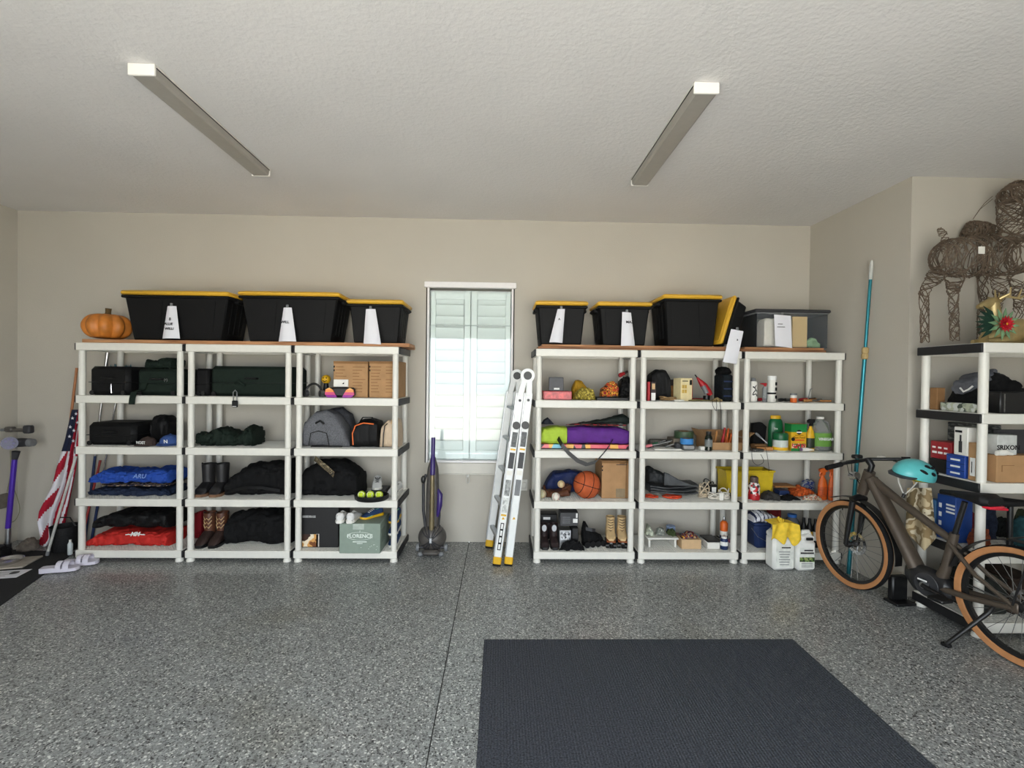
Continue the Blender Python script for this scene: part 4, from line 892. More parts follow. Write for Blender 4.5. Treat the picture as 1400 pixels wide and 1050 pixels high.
for px, lb in ((834.5, 'tan quad roller skate, left of the pair'), (850, 'tan quad roller skate, right of the pair')):
    Y = YF+.17; c = P(px, 745, Y); t = thing('roller_skate', lb, 'roller skate', (c.x, Y, R4+.001), -.15, 'pair of tan roller skates')
    t.scale = (1, 1, .86); SUE = mat('tan_suede', (206, 176, 130), .8, var=.08)
    MB().lathe([(.046, .11), (.044, .16), (.040, .2), (.038, .26), (.042, .30), (.036, .302), (.034, .2)], 18, Matrix.Translation((0, .05, 0)), sy=1.2).build('shaft', SUE, t)
    MB().loft([(-.10, .085, .17, .07), (-.06, .085, .2, .085), (0, .085, .17, .085), (.06, .085, .135, .09), (.10, .085, .11, .05)], 18, .75, 0, 8, 0, 22).build('foot', SUE, t, None, (0, 0, -PI/2))
    MB().box((0, 0, .078), (.08, .22, .016), .006).build('sole_plate', mat('rust_sole', (150, 82, 44), .5), t)
    MB().box((0, 0, .058), (.03, .19, .024), .004).build('truck', ALU, t)
    for sx in (-1, 1):
        for sy in (-1, 1): MB().cyl((sx*.018, sy*.07, .031), (sx*.047, sy*.07, .031), .03, None, 18).build('wheel', BLACKP, t)
    for k in range(5): MB().tube([(-.024, .05-.048+.004*k-.006, .28-.028*k), (0, .05-.062+.002*k-.004*k, .275-.028*k), (.024, .05-.048+.004*k-.006, .28-.028*k)], .003, 5).build('lace', DBROWN, t)
    MB().cyl((0, -.115, .05), (0, -.135, .03), .018).build('toe_stop', RUBBER, t)

# ------------------------------------------------------------------ unit 5
# top shelf
o = heap('black_backpack', 'small black backpack on the top shelf of the middle right unit', 'backpack', [(886, 530), (888, 511), (897, 505), (908, 506), (913, 516), (914, 532)], R1, YF+.26, .16, BLKNY, e=.45, amp=.005, seed=71, pinch=.9)
o = boxy('red_striped_box', 'narrow red and white box in front of the small backpack', 'box', 885.5, 889, 522, R1, YF+.09, .14, RED, .002)
o = boxy('dark_box', 'dark narrow box with white lower panel in front of the small backpack', 'box', 890, 897, 522, R1, YF+.09, .1, mat('dark_maroon_box', (48, 32, 34), .5)); patch(o, .1, .02, .9, .42, WINK, 'label'); patch(o, .2, .6, .8, .9, TAN, 'printed_panel')
o = boxy('brown_case', 'dark brown case behind the cream box', 'case', 914, 927, 519, R1, YF+.30, .14, DBROWN, .006); patch(o, .2, .1, .6, .7, WOODM, 'printed_panel')
o = boxy('cream_box', 'cream printed box with a red side on the top shelf', 'box', 928, 946, 517, R1, YF+.12, .12, mat('cream_card', (232, 216, 168), .6, var=.06), rotz=.25); patch(o, 0, 0, 1, 1, RED, 'red_side', 'right'); 
W, D, H = o['_s']
patch(o, .12, .85, .6, .885, INK, 'printed_line'); 
for k in range(4): patch(o, .1+.22*(k % 2), .55-.2*(k//2), .28+.22*(k % 2), .7-.2*(k//2), mat('box_print', (206, 170, 84), .6), 'printed_panel')
patch(o, .75, .7, .95, .92, INK, 'mark')
t = thing('heat_gun', 'red handheld heat gun leaning behind the tools', 'heat gun', (P(966, 541, YF+.2).x, YF+.2, R1+.001))
a0 = P(953, 516, YF+.22)-t.location; b0 = P(972, 540, YF+.2)-t.location; b0.z = max(b0.z, .045)
MB().tube([a0, a0.lerp(b0, .25), a0.lerp(b0, .5), a0.lerp(b0, .8), b0], [.008, .022, .034, .03, .022], 12).build('body', RED, t)
MB().tube([a0.lerp(b0, .45)+Vector((-.01, -.02, -.005)), a0.lerp(b0, .85)+Vector((-.03, -.02, -.01))], .022, 10).build('grip', MGREY, t); MB().cyl(a0+Vector((-.02, 0, .025)), a0, .006).build('nozzle', BLACKP, t)
MB().cyl((0, 0, .0), (0, 0, .05), .03).build('base', BLACKP, t)
o = boxy('camera_bag', 'tall black bag with dark teal mesh at the right end of the top shelf', 'bag', 989, 1009, 512, R1, YF+.12, .2, mat('teal_black_mesh', (22, 28, 32), .8, var=.6, scale=50), .015); W, D, H = o['_s']
MB().loft([(-W/2, H, H+.05, D*.8), (-W*.2, H, H+.07, D), (W*.2, H, H+.065, D), (W/2, H, H+.04, D*.8)], 20, .7, .014, 18, 5, 24).build('top_flap', BLKFAB, o)
for k in range(3): MB().box((0, -D/2-.003, H*(.2+.27*k)), (W*.9, .006, .012), .002).build('webbing', NAVY, o)
coil('tan_rope', 'loose hank of tan rope on the top shelf of the middle right unit', 912, R1, YF+.12, .07, .005, mat('rope_tan', (150, 122, 86), .9, var=.2), 5, 2, .6, .035, 'rope')
tag(MB().box((0, 0, .007), (.09, .07, .014), .002).build('white_pad', WHITE, None, (P(927, 545, YF+.09).x, YF+.09, R1+.001)), 'small white pad at the front edge of the top shelf', 'pad')
o = tag(MB().loft([(-.12, 0, .012, .03), (-.05, 0, .02, .05), (.05, 0, .016, .05), (.12, 0, .01, .02)], 16, .6, .003, 20, 3, 20).build('canvas_strap', mat('olive_canvas', (120, 112, 76), .9), None, (P(960, 545, YF+.10).x, YF+.10, R1+.001)), 'flat olive canvas strap lying along the shelf front', 'strap')
tan_ = thing('wire_pouch', 'small tan pouch trailing thin wires over the shelf edge', 'pouch', (P(980, 545, YF+.05).x, YF+.05, R1+.001))
MB().loft([(-.045, 0, .02, .03), (0, 0, .04, .06), (.045, 0, .02, .03)], 16, .7, .004, 20, 5, 16).build('pouch', mat('khaki', (140, 122, 84), .9), tan_)
for pts in ([(975, 546), (974, 553), (977, 560), (980, 562)], [(979, 546), (980, 555), (979, 561)], [(984, 546), (985, 556), (986, 568), (986, 590)]):
    MB().tube([Vector((pts[0][0]-980, 0, 0))*.006+Vector((0, -.03, .01))]+[P(px, py, YF-.008)-tan_.location for px, py in pts], .0022, 5).build('wire', INK, tan_)
for k, (px, lb) in enumerate(((950, 'dark pliers lying left on the top shelf of the middle right unit'), (957, 'dark pliers lying below the heat gun'))):
    t = thing('pliers', lb, 'pliers', (P(px, 545, YF+.32+.05*k).x, YF+.32+.05*k, R1+.001), .4-.9*k)
    for s in (-1, 1):
        MB().tube([(.06, s*.003, .012), (.02, s*.008, .012), (-.02, s*.012, .012), (-.09, s*.03, .012)], [.005, .008, .009, .007], 8).build('handle', STEEL if s > 0 else RED, t)
# second shelf
def tape_roll(name, label, px, wpx, pyt, zb, Y, m, hole=True, thick=None):
    a0 = P(px, pyt, Y); R = (P(px+wpx/2, pyt, Y).x-P(px-wpx/2, pyt, Y).x)/2; h = thick or a0.z-zb
    t = thing(name, label, 'tape', (a0.x, Y, zb+.001)); MB().lathe([(R, 0), (R, h), (R*.62, h), (R*.62, .0), (R, 0)], 26).build('roll', m, t); MB().lathe([(R*.62, 0), (R*.62, h), (R*.56, h), (R*.56, 0), (R*.62, 0)], 22).build('core', CARDD, t); return h
o = boxy('silver_tin', 'round-edged silver tin at the shelf front under the blue tape', 'tin', 934, 951, 608, R2, YF+.07, .1, ALU, .012); ztn = R2+o['_s'][2]
tape_roll('painters_tape', 'roll of blue painter tape sitting on the silver tin', 939, 17, 599, ztn, YF+.12, mat('painter_blue', (70, 136, 200), .7), thick=.05)
o = boxy('parts_box', 'grey slotted parts box behind the blue tape', 'box', 921, 950, 600, R2, YF+.24, .18, mat('grey_card', (128, 118, 104), .8, var=.2), .004)
zpb = R2+o['_s'][2]
tape_roll('green_tape', 'wide roll of dark green tape on the grey parts box', 935, 25, 589, zpb, YF+.31, mat('tape_green', (62, 84, 58), .5), thick=.065)
o = thing('open_carton', 'open brown carton with flaps up holding orange and red tools', 'cardboard box', (P(984, 617, YF+.24).x, YF+.24, R2+.001))
for cx, cy, w_, d_ in ((-.17, 0, .004, .26), (.17, 0, .004, .26), (0, .13, .344, .004), (0, -.13, .344, .004)): 
    MB().box((cx, cy, .055 if cy >= 0 else .035), (w_, d_, .11 if cy >= 0 else .07)).build('side', CARD, o)
MB().box((0, 0, .003), (.34, .26, .005)).build('bottom', CARDD, o)
for cx, ry in ((-.185, -.5), (.20, .9)): MB().box((0, 0, .04), (.004, .25, .08)).build('flap', CARD, o, (cx-.0, 0, .11), (0, ry, 0))
MB().box((0, 0, .04), (.33, .004, .08)).build('flap', CARD, o, (0, .13, .11), (.75, 0, 0))
for k, (dx, m, lb, dz) in enumerate(((-.07, WOODM, 'wooden mallet handle sticking out of the open carton', .14), (.02, RED, 'red screwdriver sticking out of the open carton', .17), (.07, ORANGE, 'orange tool handle sticking out of the open carton', .16), (.115, ORANGE, 'orange chisel handle at the right of the open carton', .11))):
    p = o.location+Vector((dx, -.03+.03*k, .022)); bar('hand_tool', lb, 'hand tool', p, p+Vector((.035, .02, dz)), .010, m, m, .5, .017)
bt = lathe_thing('sauce_bottle', 'dark bottle with a grey label in the middle of the tool shelf', 'bottle', 969, 10, 590, R2, YF+.07, [('body', mat('dark_bottle', (18, 28, 22), .15), [(.8, 0), (1, .02), (1, .62), (.8, .76), (.62, .82)]), ('label', mat('grey_label', (120, 124, 122), .5), [(1.01, .22), (1.02, .23), (1.02, .58), (1.01, .59)]), ('cap', BLACKP, [(.66, .82), (.7, .83), (.7, .98), (.6, 1), (0, 1)])])
tag(MB().box((0, 0, .02), (.055, .05, .034), .003).build('white_carton', WHITE, None, (P(961, 617, YF+.09).x, YF+.10, R2-.001)), 'tiny white carton at the shelf front beside the dark bottle', 'box')
tag(MB().box((0, 0, .006), (.25, .06, .012), .002).build('white_strip', WHITE, None, (P(913, 617, YF+.08).x, YF+.10, R2+.001)), 'flat white strip along the front of the tool shelf', 'strip')
rnd = random.Random(9)
for k, (px, dy, m1, m2, lb) in enumerate(((892, .16, STEEL, BLACKP, 'steel wrench with black grip at the left of the tool shelf'), (898, .22, STEEL, GREEN, 'screwdriver with dark green grip on the tool shelf'), (905, .18, STEEL, None, 'bare steel wrench crossing the tool pile'), (911, .26, STEEL, BLACKP, 'ratchet with black grip high in the tool pile'), (917, .2, ALU, None, 'bright aluminium clamp bar in the tool pile'), (890, .12, STEEL, mat('pink_grip', (216, 120, 130), .5), 'tool with pink grip at the left post'))):
    p = Vector((P(px, 617, YF+dy).x-.05, YF+dy, R2+.016+.012*(k % 4))); bar('hand_tool', lb, 'hand tool', p, p+Vector((.125, rnd.uniform(-.02, .03), .012+rnd.uniform(.0, .04))), .008, m1, m2, .45, .014, 'hand tools in the tool pile')
o = boxy('socket_case', 'dark grey flat socket case in the tool pile', 'case', 924, 932, 606, R2, YF+.15, .06, DGREY, .008)
o = boxy('tool_roll', 'grey canvas tool roll lying behind the tool pile', 'tool roll', 890, 916, 602, R2, YF+.30, .12, mat('grey_canvas', (118, 114, 106), .9, var=.4, scale=60), .02)
# third shelf: folded grey tarps
TARP = mat('grey_tarp', (72, 74, 76), .55, var=.25, scale=14, bump=.2, bscale=40); TARPD = mat('dark_tarp', (40, 42, 44), .6, var=.3, scale=14)
z_ = R3+.052
def tarp(label, pts, dz, Y, d, m, seed, hp):
    t = thing('folded_tarp', label, 'tarp', (P(915, 660, Y).x, Y, R3+.001), 0); 
    for k in range(hp):
        st = [(P(px, py, Y).x-t.location.x, dz+k*.028+.01*math.sin(i*1.7+seed+k), dz+k*.028+.022+.012*math.sin(i*1.7+seed+k), d*(1 if 0 < i < len(pts)-1 else .8)) for i, (px, py) in enumerate(pts)]
        MB().loft(st, 20, .5, .006, 11, seed+k, 34, False).build('fold', m, t)
    return t
t = tarp('folded grey tarp, lower of the stack above the orange cords', [(884, 660), (905, 660), (930, 660), (948, 660)], .040, YF+.25, .30, TARP, 1, 3)
t.location.z = R3+.001
heap('rolled_tarp', 'dark grey tarp rolled and sloping on the folded tarp', 'tarp', [(883, 640), (890, 638), (905, 646), (917, 655), (930, 666)], R3+.135, YF+.25, .26, TARPD, e=.6, amp=.012, freq=12, seed=74, pinch=.9)
o = heap('folded_tarp', 'lighter grey tarp flap draped to the right over the stack', 'tarp', [(908, 646), (915, 648), (930, 657), (945, 667), (951, 674)], R3+.13, YF+.085, .03, TARP, e=.4, amp=.004, seed=75, pinch=.9)
coil('orange_cable', 'orange extension cord coil at the left post under the tarps', 891, R3, YF+.15, .055, .006, mat('orange_cable', (206, 74, 44), .6), 3, 1, .7, .02, 'cord')
coil('orange_cable', 'orange extension cord coil flattened under the folded tarp', 922, R3, YF+.16, .085, .006, mat('orange_cable', (206, 74, 44), .6), 3, 4, .7, .018, 'cord')
WC = mat('white_cable', (222, 216, 204), .5, var=.05); BC = mat('black_cable', (24, 24, 25), .5)
coil('white_cable', 'tall hank of cream cable beside the tarps', 963, R3, YF+.16, .045, .0045, mat('cream_cable', (206, 188, 160), .5), 8, 6, .6, .15)
coil('white_cable', 'white charger cable coiled in the middle of the shelf', 976, R3, YF+.10, .045, .005, WC, 5, 8, .7, .07)
coil('white_cable', 'white cable hank below the yellow bin', 992, R3, YF+.12, .045, .005, WC, 6, 9, .7, .10)
coil('black_cable', 'black cable loop hooked over the tarps', 971, R3, YF+.36, .045, .005, BC, 4, 10, .6, .15)
coil('black_cable', 'black cable coil by the right post', 1004, R3, YF+.13, .03, .005, BC, 4, 11, .7, .05)
o = boxy('power_adapter', 'black power adapter with a white label among the cables', 'adapter', 969, 981, 663, R3, YF+.20, .05, BLACKP, .006); patch(o, .35, .3, .85, .8, WINK, 'label')
boxy('power_adapter', 'small white plug adapter at the shelf front among the cables', 'adapter', 984, 990, 674, R3, YF+.055, .03, WHITE, .006)
# yellow bin straddling two units
yb = thing('yellow_bin', 'yellow plastic bin spanning the gap between two shelving units', 'bin', ((P(986, 650, YF+.30).x+P(1052, 650, YF+.30).x)/2, YF+.31, R3+.001)); YB = mat('bin_yellow', (214, 184, 36), .45, var=.06)
Wb = P(1052, 650, YF+.27).x-P(986, 650, YF+.27).x; Hb = P(1020, 643, YF+.27).z-R3; Db = .20
q = MB(); k_ = .86
for s in (-1, 1):
    q.box((0, s*Db/2*.93, Hb/2), (Wb*.98, .005, Hb), 0, None, (k_, 1)); q.box((s*Wb/2*.93, 0, Hb/2), (.005, Db*.93, Hb))
q.box((0, 0, .004), (Wb*.86, Db*.9, .006)); q.build('tub', YB, yb)
MB().tube([(-Wb/2, -Db/2, Hb), (Wb/2, -Db/2, Hb), (Wb/2, Db/2, Hb), (-Wb/2, Db/2, Hb)], .010, 6, True).build('rim', YB, yb)
# bottom shelf
o = thing('white_tray', 'white plastic tray heaped with green garden bits on the bottom shelf', 'tray', (P(902, 735, YF+.2).x, YF+.2, R4+.001)); 
MB().box((0, 0, .085), (.29, .2, .018), .006).build('tray', WHITE, o)
for sx in (-1, 1): MB().box((sx*.12, 0, .04), (.02, .16, .08), .004).build('leg', WHITE, o)
for k, (dx, m, lb) in enumerate(((-.105, 'pale_glove', 'pale crumpled garden glove on the white tray'), (.0, 'silver_clump', 'silvery crumpled foil on the white tray'), (.10, 'olive_clump', 'dark olive leaves on the white tray'))):
    mm = [mat('pale_glove', (190, 196, 178), .8, var=.3, scale=50), mat('silver_clump', (160, 164, 156), .4, .3, var=.4, scale=60), mat('olive_clump', (62, 74, 44), .8, var=.4, scale=60)][k]
    oo = MB().loft([(-.04, 0, .03, .05), (-.015, 0, [.10, .07, .05][k], .11), (.02, 0, [.06, .06, .06][k], .1), (.04, 0, .02, .04)], 22, .8, .014, 26, 80+k, 26).build(['garden_glove', 'foil_clump', 'leaf_clump'][k], mm, None, o.location+Vector((dx, -.02, .096))); tag(oo, lb, ['glove', 'foil', 'leaves'][k])
for k, (px, pt, w_, col, lb, rz) in enumerate(((920, 733, .15, (96, 110, 130), 'blue-grey magazine at the bottom of the paper pile', .3), (931, 733, .16, (120, 60, 56), 'red-brown magazine tilted on the paper pile', -.2), (941, 733, .14, (110, 128, 140), 'slate blue magazine at the right of the paper pile', .5))):
    tag(MB().box((0, 0, .006), (w_, .2, .012), .001).build('magazine', mat('mag%d' % k, col, .4, var=.4, scale=30), None, (P(px+9, pt, YF+.30).x, YF+.36, R4+.001+.016*k+.0), (0, 0, rz)), lb, 'magazine')
o = lathe_thing('rolled_paper', 'pale blue rolled packet behind the white tray', 'roll', 917, 12, 719, R4+.055, YF+.37, [('roll', mat('pale_blue_roll', (150, 170, 205), .5, var=.3, scale=40), [(.9, 0), (1, .05), (1, .95), (.9, 1)])]); o.location.z = R4+.06; 
o = boxy('tan_basket', 'tan cardboard basket filled with dark red and purple bits', 'basket', 932, 959, 738, R4, YF+.08, .12, mat('tan_card', (206, 174, 134), .8, var=.06), .003, ); W, D, H = o['_s']
oo = MB().loft([(-W*.42, 0, .01, D*.5), (-W*.2, 0, .04, D*.8), (.0, 0, .055, D*.85), (W*.25, 0, .035, D*.8), (W*.42, 0, .01, D*.5)], 22, .8, .016, 26, 8, 26).build('bead_heap', patmat('mixed_beads', [(90, 20, 40), (60, 30, 80), (200, 180, 150), (140, 40, 40), (210, 160, 50), (40, 30, 40)], 'voronoi', 90), None, o.location+Vector((0, 0, H+.001))); tag(oo, 'small heap of dark red and purple bits in the tan basket', 'trinkets'); oo['kind'] = 'stuff'
o = boxy('white_caddy', 'white caddy with a black lid at the shelf front', 'container', 967.5, 985, 742, R4, YF+.07, .18, WHITE, .008); W, D, H = o['_s']; MB().box((0, 0, H+.008), (W*1.0, D*1.0, .016), .005).build('lid', BLACKP, o)
boxy('black_binder', 'black binder lying behind the white caddy', 'binder', 962, 985, 738, R4, YF+.30, .14, BLACKP, .004)
o = lathe_thing('spray_bottle', 'tall orange and white bottle at the right of the bottom shelf', 'bottle', 990, 10, 706, R4, YF+.2, [('body', WHITE, [(.95, 0), (1, .02), (1, .5), (.98, .52)]), ('orange_band', ORANGE, [(1, .5), (1.02, .51), (1.02, .76), (.7, .82), (.4, .85)]), ('nozzle', ALU, [(.3, .85), (.34, .86), (.3, .96), (.15, 1), (0, 1)]), ('blue_band', NAVY, [(1.01, .24), (1.03, .25), (1.03, .34), (1.01, .35)])])
o = lathe_thing('blue_bottle', 'short blue and white bottle in front of the tall orange bottle', 'bottle', 990, 10, 733, R4, YF+.09, [('body', NAVY, [(.9, 0), (1, .04), (1, .7), (.7, .84)]), ('label', WINK, [(1.01, .3), (1.03, .31), (1.03, .6), (1.01, .61)]), ('cap', WHITE, [(.72, .84), (.75, .85), (.7, 1), (0, 1)])])
o = lathe_thing('lidded_jar', 'round white jar with a pink lid at the end of the bottom shelf', 'jar', 1001, 11, 738, R4, YF+.12, [('body', mat('jar_grey', (214, 210, 212), .5), [(.85, 0), (.92, .03), (.95, .7)]), ('lid', mat('mauve_lid', (150, 80, 112), .4), [(1, .7), (1.02, .72), (1, .97), (.9, 1), (0, 1)])])
# ------------------------------------------------------------------ unit 6, top shelf
t = lathe_thing('spray_can', 'white can with black scribbled lettering by the left post', 'spray can', 1030, 10, 519, R1, YF+.11, [('body', WHITE, [(.95, 0), (1, .02), (1, .86), (.8, .92)]), ('cap', MGREY, [(.6, .92), (.62, .95), (.5, 1.06), (.2, 1.08), (0, 1.08)])])
W, D, H = t['_s']; MB().tube([(.018*math.cos(a_*1.3)*(1-.1*a_/9), -W/2-.003+.008*abs(math.cos(a_*1.3)), H*(.25+.055*a_)+.012*math.sin(a_*2.1)) for a_ in [9*i/40 for i in range(41)]], .004, 5).build('scribble', INK, t)
t = lathe_thing('trigger_bottle', 'small clear bottle with red trigger beside the white cylinder', 'bottle', 1046, 6, 526, R1, YF+.14, [('body', glassmat('bottle_clear', (.86, .88, .88), 1.3, .25), [(.9, 0), (1, .02), (1, .8), (.5, .9)]), ('neck', RED, [(.5, .9), (.55, .91), (.5, 1.0), (0, 1)])]); W, D, H = t['_s']
MB().tube([(-.045, 0, H*1.05), (-.02, 0, H*1.04), (.01, 0, H*1.02)], [.004, .008, .014], 8).build('trigger_head', RED, t)
t = lathe_thing('white_canister', 'tall white canister with dark side label on the top corner shelf', 'canister', 1055.5, 10.5, 514, R1, YF+.10, [('body', WHITE, [(.95, 0), (1, .02), (1, .84)]), ('lid', mat('lid_white', (242, 242, 238), .4), [(1.03, .84), (1.05, .85), (1.05, .98), (.95, 1), (0, 1)]), ('label', INK, [(1.004, .3), (1.01, .31), (1.01, .36), (1.004, .37)])])
W, D, H = t['_s']
for v in (.2, .5, .7): MB().box((W*.28, -W*.43, H*v), (.022, .006, .03), .001, Matrix.Rotation(0, 4, 'Z')).build('label_mark', INK, t)
t = lathe_thing('small_jar', 'small clear jar with orange contents at the shelf front', 'jar', 1085, 8, 538, R1, YF+.075, [('contents', ORANGE, [(.95, 0), (1, .03), (1, .5)]), ('glass', WHITE, [(1.0, .5), (1.0, .8)]), ('lid', MGREY, [(1.03, .8), (1.03, 1), (0, 1)])])
rnd = random.Random(3)
for k, (px, dx, m1, m2, lb, Yo) in enumerate(((1036, .12, STEEL, RED, 'screwdriver with red grip at the left of the top corner shelf', .22), (1064, .14, STEEL, BLACKP, 'dark chisel lying behind the small jar', .17), (1072, .12, STEEL, DGREY, 'steel file lying at an angle on the top corner shelf', .24), (1092, .15, DBROWN, RED, 'dark tool with a red grip behind the hooked rod', .28), (1098, .15, STEEL, WOODM, 'chisel with wooden handle at the front of the top corner shelf', .11), (1108, .13, STEEL, WOODM, 'wooden handled scraper by the right post', .2))):
    p = Vector((P(px, 548, YF+Yo).x, YF+Yo, R1+.018)); bar('hand_tool', lb, 'hand tool', p, p+Vector((dx, rnd.uniform(-.02, .04), rnd.uniform(.0, .02))), .008, m1, m2, .5, .015, 'hand tools on the top corner shelf')
t = thing('hooked_rod', 'thin metal rod with bent tip leaning up on the top corner shelf', 'rod', (P(1104, 546, YF+.25).x, YF+.25, R1+.006))
MB().tube([(0, 0, 0), (.02, .01, .06), (.035, .012, .115), (.055, .012, .122)], .005, 8).build('rod', ALU, t)
t = thing('pliers', 'pliers with tan grips by the right post of the corner unit', 'pliers', (P(1124, 548, YF+.13).x, YF+.13, R1+.001), 2.6)
for s in (-1, 1): MB().tube([(.06, s*.004, .014), (.0, s*.012, .014), (-.07, s*.028, .018)], [.006, .01, .008], 8).build('handle', WOODM if s > 0 else BLACKP, t)
# second shelf
t = thing('dustpan_brush', 'black hand broom head standing behind scrap wood', 'brush', (P(1035, 610, YF+.34).x, YF+.34, R2+.001))
MB().prism([(-.055, .0), (.055, 0), (.075, .20), (.03, .24), (-.05, .23)], -.03, .03).build('bristles', BLKFAB, t)
bar('paint_brush', 'grey trowel handle slanting in front of the black broom', 'trowel', P(1033, 592, YF+.22), P(1049, 606, YF+.18), .006, ALU, MGREY, .5, .012)
for k, (px, w_, h_, m, lb, rz) in enumerate(((1040, .12, .045, CARDD, 'dark brown scrap of wood on the second corner shelf', .1), (1045, .14, .03, WOODM, 'light scrap of wood on the second corner shelf', -.25), (1033, .1, .02, STEEL, 'flat grey metal bracket at the shelf front', .3))):
    tag(MB().box((0, 0, h_/2), (w_, .07, h_), .004).build('scrap_piece', m, None, (P(px, 615, YF+.19-.05*k).x, YF+.23-.08*k, R2+.001), (0, 0, rz)), lb, 'scrap piece')
cord('hanging_wire', 'thin dark wire looping down over the shelf edge', [(1030, 612, YF+.06), (1028, 617, YF-.010), (1029, 630, YF-.008), (1036, 636, YF-.006), (1044, 631, YF-.008), (1040, 621, YF-.008)], .0018, INK, 'wire')
cord('hanging_wire', 'single thin wire dangling straight down over the corner shelf', [(1046, 612, YF+.06), (1048, 617, YF-.010), (1051, 638, YF-.007), (1051, 645, YF-.007)], .0018, INK, 'wire')
DG = mat('bottle_green', (14, 92, 52), .35, var=.08)
t = lathe_thing('feed_bottle', 'tall dark green bottle with yellow cap on the second corner shelf', 'bottle', 1060.5, 19, 568, R2, YF+.22, [('body', DG, [(.93, 0), (1, .02), (1, .74), (.92, .84), (.7, .9)]), ('cap', YELLOW, [(.72, .9), (.76, .905), (.74, .97), (.66, 1), (0, 1)])], sy=.6)
W, D, H = t['_s']; text('Sta', .03, WINK, t, (-.02, -D/2-.001, H*.62))
t = lathe_thing('plant_jar', 'green topped jar with white and yellow label in front of the tall green bottle', 'jar', 1067, 19, 592, R2, YF+.10, [('body', mat('jar_white', (206, 214, 208), .5), [(.93, 0), (.98, .03), (.98, .62)]), ('upper', DG, [(1, .62), (1.02, .64), (1.02, .9), (.9, 1), (0, 1)]), ('yellow_band', YELLOW, [(.985, .06), (1.0, .07), (1.0, .22), (.985, .23)])])
mg = boxy('plant_food_box', 'green and yellow plant food box with a round dark emblem', 'box', 1082, 1103, 580, R2, YF+.09, .10, YELLOW, .003, rotz=.0); W, D, H = mg['_s']
GB = mat('box_green', (28, 132, 62), .5, var=.04)
patch(mg, 0, .70, 1, 1.0, GB, 'green_band', out=.002); patch(mg, 0, .0, 1, .10, GB, 'green_base', out=.002); patch(mg, 0, .7, 1, 1, GB, 'green_band', 'left', .002)
patch(mg, .05, .11, .95, .28, patmat('flowers', [(180, 30, 40), (220, 60, 70), (40, 110, 50), (236, 200, 190)], 'voronoi', 90, .5), 'flower_print')
MB().lathe([(.022, 0), (.022, .002)], 24, Matrix.Translation((.0, -D/2-.002, H*.70)) @ Matrix.Rotation(PI/2, 4, 'X')).build('emblem', INK, mg); MB().box((.0, -D/2-.005, H*.70), (.05, .001, .012)).build('emblem_bar', WINK, mg)
ptext(mg, 'Plant Food', .52, .50, .026, mat('box_brown', (150, 90, 20), .6), bold=.0008); patch(mg, .25, .575, .8, .595, mat('box_brown', (150, 90, 20), .6), 'printed_line'); patch(mg, .22, .375, .85, .435, ORANGE, 'printed_line')
MB().lathe([(.017, 0), (.017, .002)], 20, Matrix.Translation((-W*.38, -D/2-.002, H*.44)) @ Matrix.Rotation(PI/2, 4, 'X')).build('round_badge', INK, mg)
def trigger(name, label, px, wpx, pyt, zb, Y, body, head, band=None, group=None, rotz=0, cat='spray bottle'):
    t = lathe_thing(name, label, cat, px, wpx, pyt, zb, Y, [('body', body, [(.9, 0), (1, .02), (1, .45), (.82, .6), (.42, .72), (.36, .78)])], sy=.7, group=group, rotz=rotz); W, D, H = t['_s']
    if band: MB().lathe([(W/2*1.01, H*.1), (W/2*1.02, H*.11), (W/2*1.02, H*.4), (W/2*1.01, H*.41)], 20, sy=.72).build('label', band, t)
    MB().prism([(-W*.42, H*.96), (-W*.36, H*.88), (-W*.12, H*.86), (-W*.16, H*.78), (W*.2, H*.78), (W*.24, H*.88), (W*.48, H*.9), (W*.42, H*.98), (-W*.1, H*1.0)], -W*.16, W*.16).build('trigger_head', head, t)
    MB().tube([(-W*.2, 0, H*.88), (-W*.34, 0, H*.8), (-W*.3, 0, H*.72)], .006, 6).build('trigger', head, t); return t
trigger('spray_bottle', 'yellow and black weed spray bottle beside the plant food box', 1108.5, 10.5, 573, R2, YF+.10, YELLOW, BLACKP, mat('weed_label', (40, 52, 34), .5, var=.5, scale=60))
trigger('spray_bottle', 'second yellow spray bottle half hidden behind the vinegar jug', 1112, 13, 573, R2, YF+.33, YELLOW, BLACKP, LIME)
vj = thing('vinegar_jug', 'clear gallon jug of vinegar with green label and white cap', 'jug', (P(1127, 600, YF+.10).x, YF+.165, R2+.001)); Rv = (P(1147, 600, YF+.15).x-P(1119, 600, YF+.15).x)/2; Hv = P(1133, 570, YF+.15).z-R2
JUG = glassmat('jug_clear', (.93, .94, .94), 1.3, .3, (196, 198, 196))
MB().lathe([(Rv*.92, 0), (Rv, .012), (Rv, Hv*.55), (Rv*.93, Hv*.62), (Rv*.5, Hv*.86), (Rv*.26, Hv*.92), (Rv*.26, Hv*.94)], 26, sy=.9).build('body', JUG, vj)
MB().lathe([(Rv*.32, Hv*.93), (Rv*.34, Hv*.935), (Rv*.33, Hv), (0, Hv)], 18).build('cap', WHITE, vj)
MB().tube([(Rv*.3, -.01, Hv*.86), (Rv*.66, -.01, Hv*.84), (Rv*.86, -.01, Hv*.7), (Rv*.84, -.01, Hv*.58)], .009, 8).build('handle', JUG, vj)
MB().lathe([(Rv*1.005, Hv*.14), (Rv*1.012, Hv*.15), (Rv*1.012, Hv*.52), (Rv*1.005, Hv*.53)], 26, sy=.9).build('label', mat('vinegar_green', (112, 160, 72), .6, var=.1), vj)
text('VINEGAR', .034, WINK, vj, (.0, -Rv*.9-.005, Hv*.36), bold=.001)
t = thing('white_tube', 'small white squeeze tube lying in front of the spray bottles', 'tube', (P(1104, 615, YF+.055).x, YF+.05, R2+.021), -.15)
